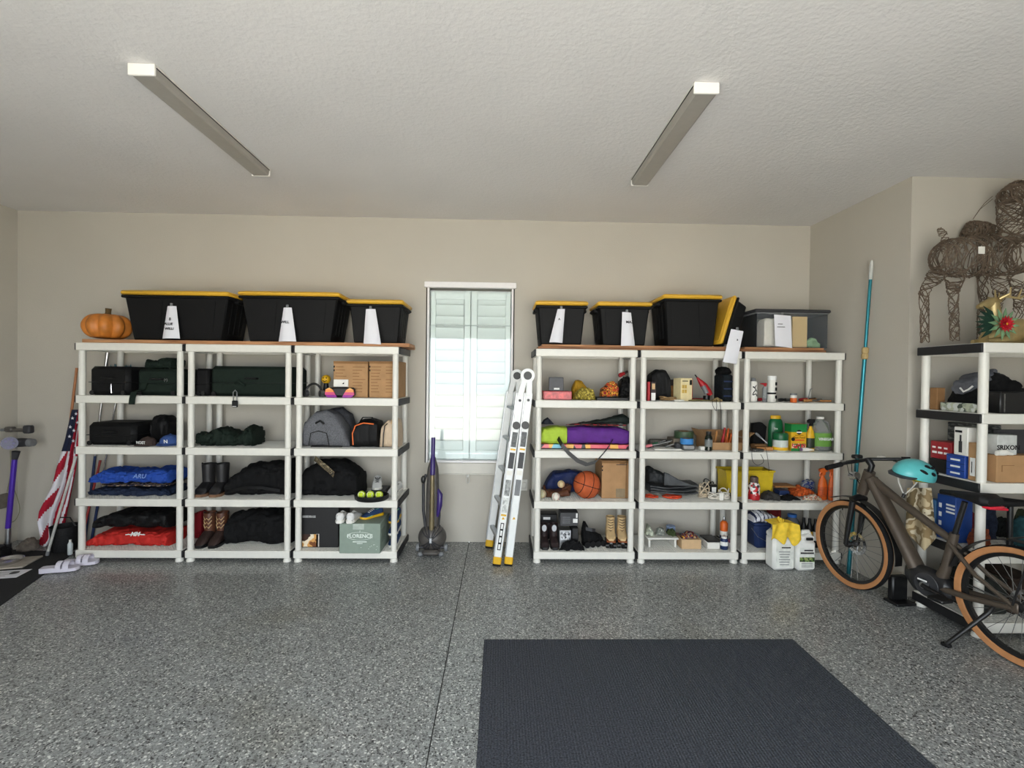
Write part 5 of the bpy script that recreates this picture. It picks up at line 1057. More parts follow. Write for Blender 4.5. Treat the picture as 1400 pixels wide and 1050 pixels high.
MB().loft([(-.05, -.018, .018, .036), (0, -.016, .016, .036), (.045, -.006, .006, .034)], 16, .8, 0, 8, 0, 14, False).build('tube', WHITE, t); MB().cyl((-.05, 0, 0), (-.068, 0, 0), .013).build('cap', mat('mauve_cap', (140, 110, 150), .5), t)
# third shelf
t = lathe_thing('patterned_bottle', 'red and white patterned bottle in front of the yellow bin', 'bottle', 1031, 15, 651, R3, YF+.11, [('body', patmat('red_white_print', [(200, 40, 46), (236, 232, 228), (60, 50, 48), (236, 232, 228)], 'voronoi', 45, .4), [(.9, 0), (1, .02), (1, .6), (.7, .74)]), ('top', mat('smoke_top', (92, 76, 70), .3, var=.5, scale=40), [(.7, .74), (.74, .76), (.7, .95), (.4, 1), (0, 1)]), ('base_band', RED, [(1.005, .03), (1.02, .04), (1.02, .22), (1.005, .23)])])
heap('dark_cloth', 'dark grey rag lying in front of the yellow bin', 'rag', [(1041, 683), (1044, 674), (1053, 671), (1061, 675), (1064, 684)], R3, YF+.12, .12, mat('dark_rag', (58, 56, 54), .9, var=.3), amp=.012, freq=16, seed=91)
o = boxy('tape_box', 'navy box with white corner among the rags', 'box', 1066, 1079, 671, R3, YF+.17, .09, NAVY, .003); patch(o, .05, .05, .3, .4, WINK, 'label')
heap('black_rag', 'black crumpled rag at the front of the third corner shelf', 'rag', [(1066, 684), (1070, 678), (1080, 676), (1090, 679), (1094, 684)], R3, YF+.095, .09, BLKFAB, amp=.014, freq=18, seed=92)
heap('orange_gloves', 'orange knitted gloves piled on the third corner shelf', 'gloves', [(1081, 680), (1084, 668), (1094, 664), (1105, 668), (1114, 677), (1118, 684)], R3, YF+.27, .16, mat('orange_knit', (206, 96, 44), .9, var=.3, scale=70, bump=.3), amp=.016, freq=16, seed=93)
heap('grey_gloves', 'grey and blue work gloves behind the orange gloves', 'gloves', [(1089, 668), (1096, 658), (1108, 655), (1118, 658), (1121, 670)], R3, YF+.40, .09, patmat('glove_weave', [(120, 126, 140), (40, 60, 130), (150, 154, 160), (110, 116, 128)], 'noise', 18), amp=.010, freq=16, seed=94)
tag(MB().box((0, 0, .009), (.2, .15, .014), .002).build('wood_board', WOODM, None, (P(1068, 660, YF+.33).x, YF+.33, R3+.078)), 'small wooden board lying on a brown box', 'board')
boxy('brown_box', 'low brown box under the small wooden board', 'box', 1053, 1081, 672, R3, YF+.26, .16, DBROWN, .004)
heap('striped_rag', 'pale striped rag at the shelf front by the orange spray bottles', 'rag', [(1099, 684), (1103, 678), (1112, 676), (1119, 680), (1121, 684)], R3, YF+.1, .09, patmat('pale_rag', [(200, 180, 150), (220, 210, 196), (180, 90, 60), (210, 190, 160)], 'noise', 25), amp=.012, freq=18, seed=95)
trigger('orange_spray_bottle', 'orange spray bottle nearer the yellow carton edge, left of two', 1125, 12, 640, R3, YF+.13, ORANGE, ORANGE, mat('orange_label', (196, 84, 30), .5, var=.3, scale=50))
trigger('orange_spray_bottle', 'orange spray bottle right of two, behind the handlebar grip', 1138, 9.5, 640, R3, YF+.10, ORANGE, ORANGE, mat('orange_label', (196, 84, 30), .5))
# bottom shelf
bk = thing('navy_bucket', 'navy blue square bucket with white grip on the bottom corner shelf', 'bucket', (P(1040, 740, YF+.20).x, YF+.20, R4+.001)); Wk = .235; Hk = P(1040, 715, YF+.1).z-R4
MB().box((0, 0, Hk/2), (Wk, .24, Hk), .03, None, (.9, .9)).build('body', NAVY, bk); MB().box((0, 0, Hk-.01), (Wk+.012, .252, .02), .008).build('rim', NAVY, bk)
MB().tube([(-Wk/2-.004, -.06, Hk*.75), (-Wk*.42, -.128, Hk*.5), (-.02, -.135, Hk*.33), (.1, -.135, Hk*.33), (Wk/2+.004, -.07, Hk*.7)], .0025, 5).build('bail', ALU, bk); MB().cyl((-.02, -.136, Hk*.33), (.085, -.136, Hk*.33), .010).build('grip', WHITE, bk)
o = heap('striped_towel', 'navy and white striped towel heaped in the navy bucket', 'towel', [(1023, 711), (1026, 700), (1036, 697), (1048, 700), (1062, 708), (1064, 718)], R4+Hk+.0015, YF+.20, .24, patmat('towel_stripes', [(230, 230, 236), (36, 44, 78), (230, 230, 236), (230, 230, 236)], 'wave', 9, .9, (1, .3, .2)), e=.6, amp=.014, freq=12, seed=97, pinch=.8)
tag(MB().box((0, 0, .05), (.12, .06, .10), .01).build('maroon_box', mat('maroon_print', (110, 30, 32), .6, var=.4, scale=40), None, (P(1058, 705, YF+.41).x, YF+.41, R4+.001)), 'maroon printed box behind the navy bucket', 'box')
bpy.data.objects['maroon_box'].data.transform(Matrix.Diagonal((1, 1, 3.3, 1)))
t = lathe_thing('grey_jug', 'grey jug with a blue cap behind the white jugs', 'jug', 1083, 20, 703, R4, YF+.30, [('body', mat('jug_grey', (104, 106, 112), .5), [(.9, 0), (1, .03), (1, .7), (.5, .9)]), ('cap', BLUE, [(.55, .9), (.56, 1), (0, 1)])])
for k, px in enumerate((1099, 1107, 1115)):
    lathe_thing('dark_bottle', ('dark bottle with green label, left of the row behind the bicycle wheel', 'dark bottle in the middle of the row behind the bicycle wheel', 'dark bottle at the right of the row behind the bicycle wheel')[k], 'bottle', px, 7.5, 708+k, R4, YF+.15, [('body', BLACKP, [(.9, 0), (1, .02), (1, .7), (.5, .85)]), ('label', [GREEN, YELLOW, WHITE][k], [(1.01, .25), (1.02, .26), (1.02, .55), (1.01, .56)]), ('cap', BLACKP, [(.5, .85), (.5, 1), (0, 1)])], group='dark bottles on the bottom corner shelf')

# ------------------------------------------------------------------ white jugs on the floor
def floor_jug(px0, px1, pyb, pyt, label, rz):
    c = G((px0+px1)/2, pyb); Y = c.y+.012; W = P(px1, 750, c.y).x-P(px0, 750, c.y).x; H = P(px0, pyt, c.y).z
    t = thing('chemical_jug', label, 'jug', (c.x, Y, .001), rz); JW = mat('jug_white', (236, 236, 230), .45, var=.03); D = .14
    q = MB().box((0, 0, H*.4), (W, D, H*.8), .022); q.build('body', JW, t)
    MB().loft([(-W/2+.004, H*.76, H*.86, D*.8), (-W*.3, H*.76, H*.95, D*.8), (-W*.1, H*.76, H*.93, D*.85), (W*.2, H*.76, H*.98, D*.6), (W/2-.004, H*.76, H*.9, D*.6)], 20, .5, 0, 8, 0, 30, False).build('shoulder', JW, t)
    MB().tube([(-W*.05, 0, H*.9), (W*.02, 0, H*1.0), (W*.3, 0, H*1.0), (W*.42, 0, H*.88)], [.016, .016, .018, .016], 10).build('handle', JW, t)
    MB().cyl((-W*.28, 0, H*.92), (-W*.28, 0, H*1.04), .026).build('cap', mat('cap_grey', (150, 152, 156), .4), t)
    MB().box((0, -D/2-.001, H*.36), (W*.78, .002, H*.54), .0005).build('label', mat('label_white', (226, 228, 220), .6), t); return t, W, D, H
t, W, D, H = floor_jug(1052, 1082.5, 777, 720, 'white jug with a yellow cloth draped over it on the floor', 0); j1 = t
for k in range(6): MB().box((-W*.02, -D/2-.003, H*(.45-.06*k)), (W*.5*(1-.1*(k % 3)), .001, .006)).build('printed_line', MGREY, t)
MB().box((.01, -D/2-.003, H*.55), (W*.4, .001, .01)).build('printed_line', INK, t)
t, W, D, H = floor_jug(1084.5, 1110, 778, 727, 'white jug with green picture label on the floor', 0)
MB().box((.012, -D/2-.003, H*.56), (W*.46, .001, .013)).build('printed_line', DGREY, t); MB().box((0, -D/2-.003, H*.49), (W*.70, .001, .014)).build('printed_line', DGREY, t); MB().box((.02, -D/2-.001, H*.86), (W*.36, .012, .022), .003).build('handle_hole', INK, t)
MB().box((0, -D/2-.0025, H*.32), (W*.78, .002, H*.12)).build('picture', patmat('lawn_print', [(60, 84, 40), (110, 140, 70), (40, 56, 30), (150, 160, 100)], 'voronoi', 60), t)
for k in range(3): MB().box((0, -D/2-.003, H*(.22-.045*k)), (W*.6, .001, .005)).build('printed_line', MGREY, t)
# yellow cloth
cl = thing('yellow_cloth', 'yellow rubber glove cloth draped over the left white jug', 'cloth', (j1.location.x-.01, j1.location.y, j1.location.z)); YC = mat('yellow_cloth', (234, 198, 62), .75, var=.12, scale=30, bump=.2)
Wc = .215; Hc_ = P(1065, 716, j1.location.y-.08).z
q = MB(); vs = []; fs = []; n, m = 22, 16
for s in (0, 1):
    for j in range(m+1):
        for i in range(n+1):
            u, v = i/n*2-1, j/m
            if v < .25: y = .06-(v/.25)*.14; z = Hc_+.012-.02*abs(u)
            else: y = -.082-.02*(v-.25)-.012*math.sin(u*7+v*3); z = Hc_+.012-.02*abs(u)-(v-.25)/.75*(.17+.05*math.sin(u*3.2+1)-.10*math.exp(-((u-.15)/.22)**2))
            x = u*Wc/2*(1.0+.25*v); vs.append((x, y-s*.004-.004, z+s*.003))
k = (n+1)*(m+1)
for j in range(m):
    for i in range(n): a0 = j*(n+1)+i; f = (a0, a0+1, a0+n+2, a0+n+1); fs.append(f); fs.append(tuple(x+k for x in f[::-1]))
rim = [i for i in range(n+1)]+[j*(n+1)+n for j in range(1, m+1)]+[m*(n+1)+i for i in range(n-1, -1, -1)]+[j*(n+1) for j in range(m-1, 0, -1)]
for i in range(len(rim)): a0, b0 = rim[i], rim[(i+1) % len(rim)]; fs.append((a0, a0+k, b0+k, b0))
q._add(vs, fs); q.build('cloth', YC, cl)
for k in range(3): MB().tube([(-.03+.02*k, -.02, Hc_+.012), (-.045+.02*k, -.06, Hc_+.045-.01*k), (-.05+.01*k, -.10, Hc_+.01)], [.01, .011, .006], 8).build('finger', YC, cl)

# ------------------------------------------------------------------ teal pole leaning in the corner
b0 = G(1160, 784, .004); d_ = ray(1192, 356); t0 = Vector((XR-.03, 0, 0)); k = t0.x/d_.x; t0 = CAM+d_*k
po_ = thing('extension_pole', 'teal metal extension pole with grey tip leaning in the back right corner', 'pole', b0); dv = t0-b0; L_ = dv.length; Mx = rot_to(dv)
TEAL = mat('teal_metal', (48, 128, 140), .3, .6, var=.08)
MB().lathe([(.016, 0), (.016, L_*.70)], 16, Mx).build('lower_tube', TEAL, po_); MB().lathe([(.0125, L_*.70), (.0125, L_*.945)], 16, Mx).build('upper_tube', TEAL, po_)
MB().lathe([(.016, L_*.69), (.026, L_*.693), (.026, L_*.705), (.020, L_*.708), (.026, L_*.712), (.026, L_*.725), (.016, L_*.728)], 16, Mx).build('collar', mat('tan_collar', (184, 160, 112), .6), po_)
MB().lathe([(.0135, L_*.94), (.0145, L_*.945), (.0135, L_*.99), (.007, L_), (0, L_)], 16, Mx).build('tip', mat('grey_tip', (196, 198, 194), .6), po_)
# ------------------------------------------------------------------ folded multi-position ladder
def frame_m(p0, p1, yv=(0, 1, 0)):
    z = (Vector(p1)-Vector(p0)).normalized(); y = Vector(yv); y = (y-z*y.dot(z)).normalized(); x = y.cross(z)
    return Matrix(((x.x, y.x, z.x, p0[0]), (x.y, y.y, z.y, p0[1]), (x.z, y.z, z.z, p0[2]), (0, 0, 0, 1))), (Vector(p1)-Vector(p0)).length
LADW = mat('white_ladder_rail', (236, 238, 236), .35, var=.02)
ld = thing('folding_ladder', 'white folding ladder with yellow feet leaning against the right shelving', 'ladder', (-.01, 4.2, 0))
off = Vector((-.078, .44, 0)); tops = []
LN = [((-.006, 0, .0), (.190, 0, 1.52)), ((.096, 0, .0), (.262, 0, 1.52))]
for k, (p0, p1) in enumerate(LN):
    for far in (0, 1):
        a0, b0 = Vector(p0)+off*far, Vector(p1)+off*far; M, Ln = frame_m(a0, b0)
        r_ = MB().box((0, 0, Ln/2+.03), (.066, .028, Ln-.07), .006, M).build('rail', LADW, ld)
        MB().box((-.036, .012, Ln/2+.04), (.010, .05, Ln-.1), .002, M).build('rail_flange', ALU, r_)
        fo = MB().box((0, 0, .045), (.074, .046, .07), .010, M).build('foot', YELLOW, ld); MB().box((0, 0, .009), (.07, .05, .016), .004, M).build('tread', RUBBER, fo)
        if not far:
            for z0, z1, m in ((.44, .456, YELLOW), (.47, .60, mat('label_pale', (196, 198, 194), .5, var=.5, scale=40)), (.62, .76, MGREY if k else mat('label_grey', (150, 152, 150), .5, var=.6, scale=40)), (.80, .84, WHITE), (.86, 1.0, DGREY), (1.02, 1.035, YELLOW), (1.05, 1.18, mat('label_dark', (90, 92, 92), .5, var=.5, scale=60))):
                if m is LADW or (k == 1 and z0 < .5): continue
                MB().box((0, -.0148, (z0+z1)/2), (.046, .001, z1-z0), 0, M).build('sticker', m, r_)
            MB().cyl(M @ Vector((0, -.012, 1.24)), M @ Vector((0, -.036, 1.24)), .034).build('lock_knob', BLACKP, ld)
            MB().cyl(M @ Vector((0, -.012, 1.46)), M @ Vector((0, -.022, 1.46)), .012).build('rivet', DGREY, ld)
            text('▲', .03, YELLOW, r_, M @ Vector((0, -.016, .42)))
            if k == 0: text('DANGER', .030, INK, r_, M @ Vector((0, -.0165, .26)), (0, -PI/2+.12, PI/2+PI), bold=.0015) if False else MB().box((0, -.0158, .26), (.030, .001, .24), 0, M).build('warning_label', INK, r_); [MB().box((0, -.0168, .17+.06*i_), (.018, .001, .045), 0, M).build('warning_text', WINK, r_) for i_ in range(4)]
    for j in range(5):
        t_ = .14+.19*j; c0 = Vector(p0).lerp(Vector(p1), t_); M, Ln = frame_m(c0, c0+off, (0, 0, 1)); MB().box((0, 0, Ln/2), (.045, .03, Ln-.02), .006, M).build('rung', ALU, ld)
for far in (0, 1):
    c0 = Vector((.246, 0, 1.665))+off*far
    h_ = MB().cyl(c0+Vector((0, -.02, 0)), c0+Vector((0, .02, 0)), .062, None, 24)
    for (p0, p1) in LN:
        M, Ln = frame_m(Vector(p1)+off*far, c0+Vector((-.018 if p1[0] < .2 else .018, 0, 0))); h_.box((0, 0, Ln/2-.02), (.056, .034, Ln+.03), .008, M)
    hh = h_.build('hinge', LADW, ld); MB().cyl(c0+Vector((0, -.02, 0)), c0+Vector((0, -.034, 0)), .036, None, 20).build('hinge_cap', BLACKP, hh)

# ------------------------------------------------------------------ upright ball vacuum
uv = thing('upright_vacuum', 'dark grey upright ball vacuum with purple handle beside the window', 'vacuum', (-.62, 4.50, 0)); VG = mat('vacuum_grey', (88, 84, 80), .35, .2, var=.15)
PUR = mat('vacuum_purple', (54, 36, 104), .3, var=.1); GOLD = mat('vacuum_bronze', (128, 116, 88), .3, .5, var=.1)
S_ = lambda px: (px-593)*.00687
Zv = lambda py: P(593, py, 4.5).z
q = MB(); rbv = .12
q.sphere((0, 0, rbv+.03), rbv, 28, 16, (1.1, .9, 1)); q.build('ball', VG, uv)
for k in (-3, -2, -1, 1, 2, 3):
    M = Matrix.Translation((0, 0, rbv+.03)) @ Matrix.Rotation(k*.3, 4, 'Y'); MB().tube([M @ Vector((0, rbv*.93*math.cos(a_), rbv*1.02*math.sin(a_))) for a_ in [2*PI*i/30 for i in range(30)]], .006, 6, True).build('ball_rib', DGREY, uv)
for sx in (-1, 1):
    MB().cyl((sx*.118, -.01, .055), (sx*.145, -.01, .055), .036, None, 18).build('wheel', MGREY, uv); MB().box((sx*.095, -.09, .022), (.05, .05, .04), .014).build('caster', MGREY, uv); MB().cyl((0, -.01, .055), (sx*.12, -.01, .055), .014).build('axle', DGREY, uv)
MB().box((0, -.085, .035), (.16, .08, .05), .02).build('cleaner_neck', VG, uv)
MB().loft([(.14, -.045, .045, .09), (.25, -.062, .062, .10), (.5, -.062, .062, .1), (.72, -.056, .056, .09), (Zv(640), -.05, .05, .075), (Zv(625), -.022, .022, .04)], 20, .8, 0, 8, 0, 30, False).build('body', VG, uv, (0, .0, 0), (0, -PI/2, 0))
MB().tube([(0, -.052, .16), (.002, -.056, .4), (.003, -.052, Zv(648))], [.026, .024, .020], 12).build('wand_tube', GOLD, uv)
MB().tube([(.003, -.042, Zv(648)), (.002, -.034, Zv(636)), (0, -.01, Zv(622))], [.024, .024, .019], 14).build('upper_shell', PUR, uv)
MB().tube([(0, -.01, Zv(630)), (0, -.005, Zv(612)), (0, 0, Zv(598))], [.018, .019, .019], 12).build('handle', PUR, uv)
MB().tube([(-.055, -.02, .2), (-.082, -.02, .4), (-.085, -.02, Zv(660)), (-.06, -.02, Zv(648))], .014, 10).build('hose', DGREY, uv); MB().sphere((-.085, -.03, Zv(655)), .032, 14, 8, (.7, .6, 1.2)).build('cable_clip', BLACKP, uv)
MB().tube([(.05, -.03, Zv(705)), (.068, -.035, Zv(690)), (.072, -.03, Zv(675)), (.05, -.02, Zv(668))], [.014, .026, .026, .012], 12).build('brush_tool', PUR, uv)
MB().tube([(.05, 0, .2), (.066, 0, .35), (.062, 0, Zv(690))], .010, 8).build('side_hose', DGREY, uv)
MB().box((0, -.108, .15), (.034, .02, .06), .008).build('release_pedal', ALU, uv)

# ------------------------------------------------------------------ left corner: stick vacuum, flag, poles, odds and ends
sv = thing('stick_vacuum', 'cordless stick vacuum with purple tube docked on the left wall', 'vacuum', (-4.56, 4.58, 0))
pv = lambda px, py, Y=4.58: P(px, py, Y)-sv.location
MB().tube([pv(11, 722), pv(20, 628)], .021, 14).build('tube', mat('bright_purple', (78, 44, 168), .3, .2, var=.08), sv)
MB().tube([pv(10.5, 745), pv(11.5, 722)], .022, 14).build('silver_joint', ALU, sv); MB().tube([pv(10, 749), pv(10.5, 743)], [.03, .028], 12).build('elbow', DGREY, sv)
hd_ = sv.location; MB().box((pv(2, 750).x, -.10, .036), (.20, .09, .05), .016).build('cleaner_head', DGREY, sv)
MB().tube([pv(20, 628), pv(22, 617)], [.022, .032], 12).build('neck', DGREY, sv)
MB().cyl(pv(13, 606, 4.50), pv(13, 606, 4.64), .058, None, 22).build('cyclone', mat('cyclone_dark', (40, 36, 56), .25, .3), sv)
for k in range(7): a_ = 2*PI*k/7; MB().cyl(pv(13, 606, 4.485)+Vector((.036*math.cos(a_), 0, .036*math.sin(a_))), pv(13, 606, 4.51)+Vector((.036*math.cos(a_), 0, .036*math.sin(a_))), .011).build('cyclone_cone', PUR, sv)
MB().tube([pv(14, 606), pv(30, 605), pv(40, 605)], [.04, .042, .036], 14).build('motor', DGREY, sv); MB().cyl(pv(40, 605), pv(46, 605), .040, .034, 16).build('filter', MGREY, sv)
MB().box(pv(14, 587), (.075, .06, .05), .012).build('handle_top', VG, sv); MB().tube([pv(14, 588), pv(28, 588), pv(36, 588)], .018, 10).build('handle', VG, sv); MB().box(pv(39, 587), (.07, .06, .075), .012).build('battery', DGREY, sv); MB().tube([pv(2, 588), pv(12, 588)], .014, 8).build('trigger', MGREY, sv)
cord('charger_cord', 'thin pale charger cord looping beside the stick vacuum', [(14, 616, 4.7), (14, 650, 4.7), (6, 690, 4.7), (8, 712, 4.7), (20, 712, 4.7), (27, 695, 4.7), (20, 670, 4.7)], .003, mat('khaki_wire', (140, 140, 110), .6), 'charging cable')

# flag on a wooden staff
fg = thing('flag', 'draped stars and stripes flag on a wooden staff in the left corner', 'flag', (-4.2, 4.60, 0)); Yf_ = 4.66
FR, FW, FN = mat('flag_red', (172, 30, 52), .8, var=.08), mat('flag_white', (226, 224, 230), .8, var=.04), mat('flag_navy', (32, 38, 62), .8, var=.1)
n, m = 42, 60; vs = []; fs = []; mi = []
Lb = [(560, 98), (600, 89), (640, 77), (665, 71), (680, 63), (700, 53), (715, 51), (735, 55), (750, 47)]; Rb = [(560, 112), (600, 108), (640, 104), (680, 96), (715, 89), (735, 84), (750, 79)]
def itp(tb, y):
    for (y0, x0), (y1, x1) in zip(tb, tb[1:]):
        if y <= y1: return x0+(x1-x0)*(y-y0)/(y1-y0)
    return tb[-1][1]
for s in (0, 1):
    for j in range(m+1):
        py = 560+190*j/m
        for i in range(n+1):
            u = i/n; px = itp(Lb, py)*(1-u)+itp(Rb, py)*u; p = P(px, py, Yf_-.05*math.sin(u*PI)*1.0-.022*math.sin(u*13+j*.05)*(.3+j/m))-fg.location; p.y += s*.003; p.z = max(p.z, .012+.001*s); vs.append(p)
k = (n+1)*(m+1)
def stripe(u, v):
    if v < .30 and u < .52+.3*(.3-v): return 2
    if u < .40: return int(v*7.5+u*2.2+1) % 2
    w_ = u+.06*math.sin(v*8)
    return 1 if w_ < .56 else (0 if w_ < .80 else (1 if w_ < .9 else 0))
for j in range(m):
    for i in range(n):
        a0 = j*(n+1)+i; f = (a0, a0+1, a0+n+2, a0+n+1); c_ = stripe((i+.5)/n, (j+.5)/m); fs.append(f); mi.append(c_); fs.append(tuple(x+k for x in f[::-1])); mi.append(c_)
rim = [i for i in range(n+1)]+[j*(n+1)+n for j in range(1, m+1)]+[m*(n+1)+i for i in range(n-1, -1, -1)]+[j*(n+1) for j in range(m-1, 0, -1)]
for i in range(len(rim)): a0, b0 = rim[i], rim[(i+1) % len(rim)]; fs.append((a0, a0+k, b0+k, b0)); mi.append(0)
q = MB(); q._add(vs, fs); me = bpy.data.meshes.new('cloth'); me.from_pydata(q.v, [], q.f)
for mm in (FR, FW, FN): me.materials.append(mm)
me.polygons.foreach_set('material_index', mi); me.shade_smooth(); link('cloth', me, fg)
for px, py in ((99, 572), (104, 566), (96, 584), (101, 589), (106, 578), (95, 597), (100, 603)):
    p = P(px, py, Yf_-.075)-fg.location; text('★', .038, FW, fg, p, name='star')
MB().tube([P(105, 503, 4.70)-fg.location, P(98, 562, 4.69)-fg.location, P(76, 745, 4.68)-fg.location], .011, 10).build('staff', mat('copper_wood', (178, 116, 72), .5, var=.1), fg)
a0 = P(104, 624, 4.28) ; b0 = Vector((-4.02, 4.37, .024)); a0 = Vector((-3.745, 4.34, P(104, 624, 4.34).z))
tt_ = thing('metal_pole', 'slim white metal pole leaning against the left end of the shelving', 'pole', b0); MB().tube([Vector((0, 0, 0)), a0-b0], .011, 12).build('tube', mat('pole_white', (214, 214, 208), .35, .3), tt_); MB().cyl((0, 0, -.011), (a0-b0)*.03, .014).build('end_cap', MGREY, tt_)
def pole(name, label, p0, p1, r, segs, cat='pole'):
    p0, p1 = Vector(p0), Vector(p1); t = thing(name, label, cat, p0)
    for nm, u0, u1, m, rr in segs: MB().cyl((p1-p0)*u0, (p1-p0)*u1, r*rr, None, 12).build(nm, m, t)
    return t
ya = 4.772
pole('mop_pole', 'silver and blue mop pole leaning behind the leftmost shelving unit', Vector((P(116, 745, ya).x, ya, .01)), P(147, 482, ya), .011, [('lower_tube', 0, .45, NAVY, 1), ('upper_tube', .45, .93, CHROME, .9), ('knob', .93, 1, CHROME, 1.5)], 'mop')
t = pole('duster_pole', 'silver duster pole with teal bristle head behind the leftmost shelving', Vector((P(125, 745, ya).x, ya, .01)), P(165, 512, ya), .009, [('lower_tube', 0, .3, NAVY, 1.3), ('upper_tube', .3, 1, CHROME, 1)], 'duster')
q = MB(); rnd = random.Random(2); c_ = P(165, 508, ya)-t.location
for k in range(46): x = -.10+.20*k/45; q.cyl(c_+Vector((x, rnd.uniform(-.012, .012), -.01)), c_+Vector((x*1.08+rnd.uniform(-.01, .01), rnd.uniform(-.018, .012), .055+rnd.uniform(0, .02))), .004, .001, 5)
o = q.build('bristles', mat('teal_bristle', (46, 110, 128), .8, var=.3), t); o['kind'] = 'stuff'; MB().box(c_+Vector((0, 0, -.012)), (.21, .024, .018), .004).build('brush_bar', DGREY, t)
pole('red_pole', 'dark red broom stick leaning in the left corner beside the flag', (-3.98, 4.66, .01), Vector((-3.86, 4.74, .80)), .010, [('tube', 0, 1, mat('dark_red_paint', (150, 40, 36), .4), 1)], 'broom stick')
bb_ = thing('black_bin', 'black mesh waste bin with a looped handle beside the metal pole', 'bin', (P(88, 750, 4.52).x, 4.52, .008))
MB().lathe([(.085, 0), (.09, .01), (.105, .22), (.11, .225), (.104, .225), (.088, .02), (0, .015)], 22).build('tub', mat('black_mesh', (30, 30, 31), .6, var=.4, scale=90), bb_); MB().tube([(-.10, 0, .22), (-.05, 0, .30), (.05, 0, .30), (.10, 0, .22)], .006, 6).build('handle', BLACKP, bb_)
lathe_thing('white_bottle', 'small white bottle on the floor at the left shelving corner', 'bottle', 96, 6, 738, 0.008, 4.40, [('body', mat('bottle_pale', (206, 214, 214), .4), [(.9, 0), (1, .04), (1, .7), (.5, .85)]), ('cap', WHITE, [(.5, .85), (.5, 1), (0, 1)])])
heap('grey_sack', 'crumpled grey brown sack on the floor below the flag', 'sack', [(27, 748), (31, 741), (38, 735), (46, 738), (51, 745)], .008, 4.50, .12, mat('taupe_cloth', (96, 88, 80), .9, var=.25), amp=.014, freq=14, seed=101)
heap('dark_sack', 'dark crumpled bag at the left edge under the stick vacuum', 'bag', [(-14, 762), (-8, 752), (0, 748), (8, 751), (12, 762)], .008, 4.35, .12, BLKFAB, amp=.014, freq=14, seed=102)
c_ = G(31, 768, .02)
ty = tag(MB().box((0, 0, .008), (.36, .26, .014), .003).build('cardboard_tray', mat('pale_card', (168, 160, 148), .8, var=.15, scale=20), None, (c_.x-.10, c_.y-.03, .0085), (0, 0, .25)), 'flat grey cardboard tray on the black mat', 'tray')
tag(MB().lathe([(.0, 0), (.085, 0), (.10, .025), (.108, .028), (.104, .024), (.08, .005), (0, .005)], 26).build('steel_bowl', CHROME, None, (c_.x-.10, c_.y-.03, .0245)), 'shiny metal bowl on the cardboard tray', 'bowl')
c_ = G(33, 779, .01); pp = MB().box((0, 0, .001), (.34, .17, .002)).build('printed_sheet', PAPER, None, (c_.x-.10, c_.y-.10, .0085), (0, 0, .2)); tag(pp, 'white printed sheet lying on the black mat in front of the tray', 'paper')
for k in range(4): MB().box((-.02, .05-.03*k, .0024), (.26-.03*k, .006, .0008)).build('printed_line', MGREY, pp)
MB().lathe([(.03, .002), (.03, .004), (0, .004)], 18, Matrix.Translation((.09, .02, 0))).build('stamp', DGREY, pp)
def sandal(label, px, py, rz):
    c = G(px, py, .01); t = thing('slide_sandal', label, 'sandal', (c.x, c.y, .0085), rz, 'pair of white slide sandals'); SW = mat('sandal_white', (216, 212, 224), .6, var=.04)
    q = MB(); out = [(-.125, .030), (-.11, .038), (-.04, .036), (.04, .045), (.09, .046), (.12, .034), (.13, .015)]; poly = out+[(x, -y) for x, y in out[::-1]]; nn = len(poly)
    q._add([(x, y, 0.) for x, y in poly]+[(x, y*1.03, .026+.012*(x < -.02)) for x, y in poly], [tuple(range(nn)), tuple(range(2*nn-1, nn-1, -1))]+[(i, (i+1) % nn, nn+(i+1) % nn, nn+i) for i in range(nn)]); q.build('sole', SW, t)
    for x0, w_ in ((.055, .04), (.005, .035)): MB().strip([(x0, -.047, .02), (x0, -.045, .05), (x0, -.025, .072), (x0, .0, .078), (x0, .025, .072), (x0, .045, .05), (x0, .047, .02)], w_, .006, (1, 0, 0)).build('strap', SW, t)
sandal('white slide sandal nearer the shelving corner', 110, 771, .25); sandal('white slide sandal further left on the black mat edge', 82, 780, .3)
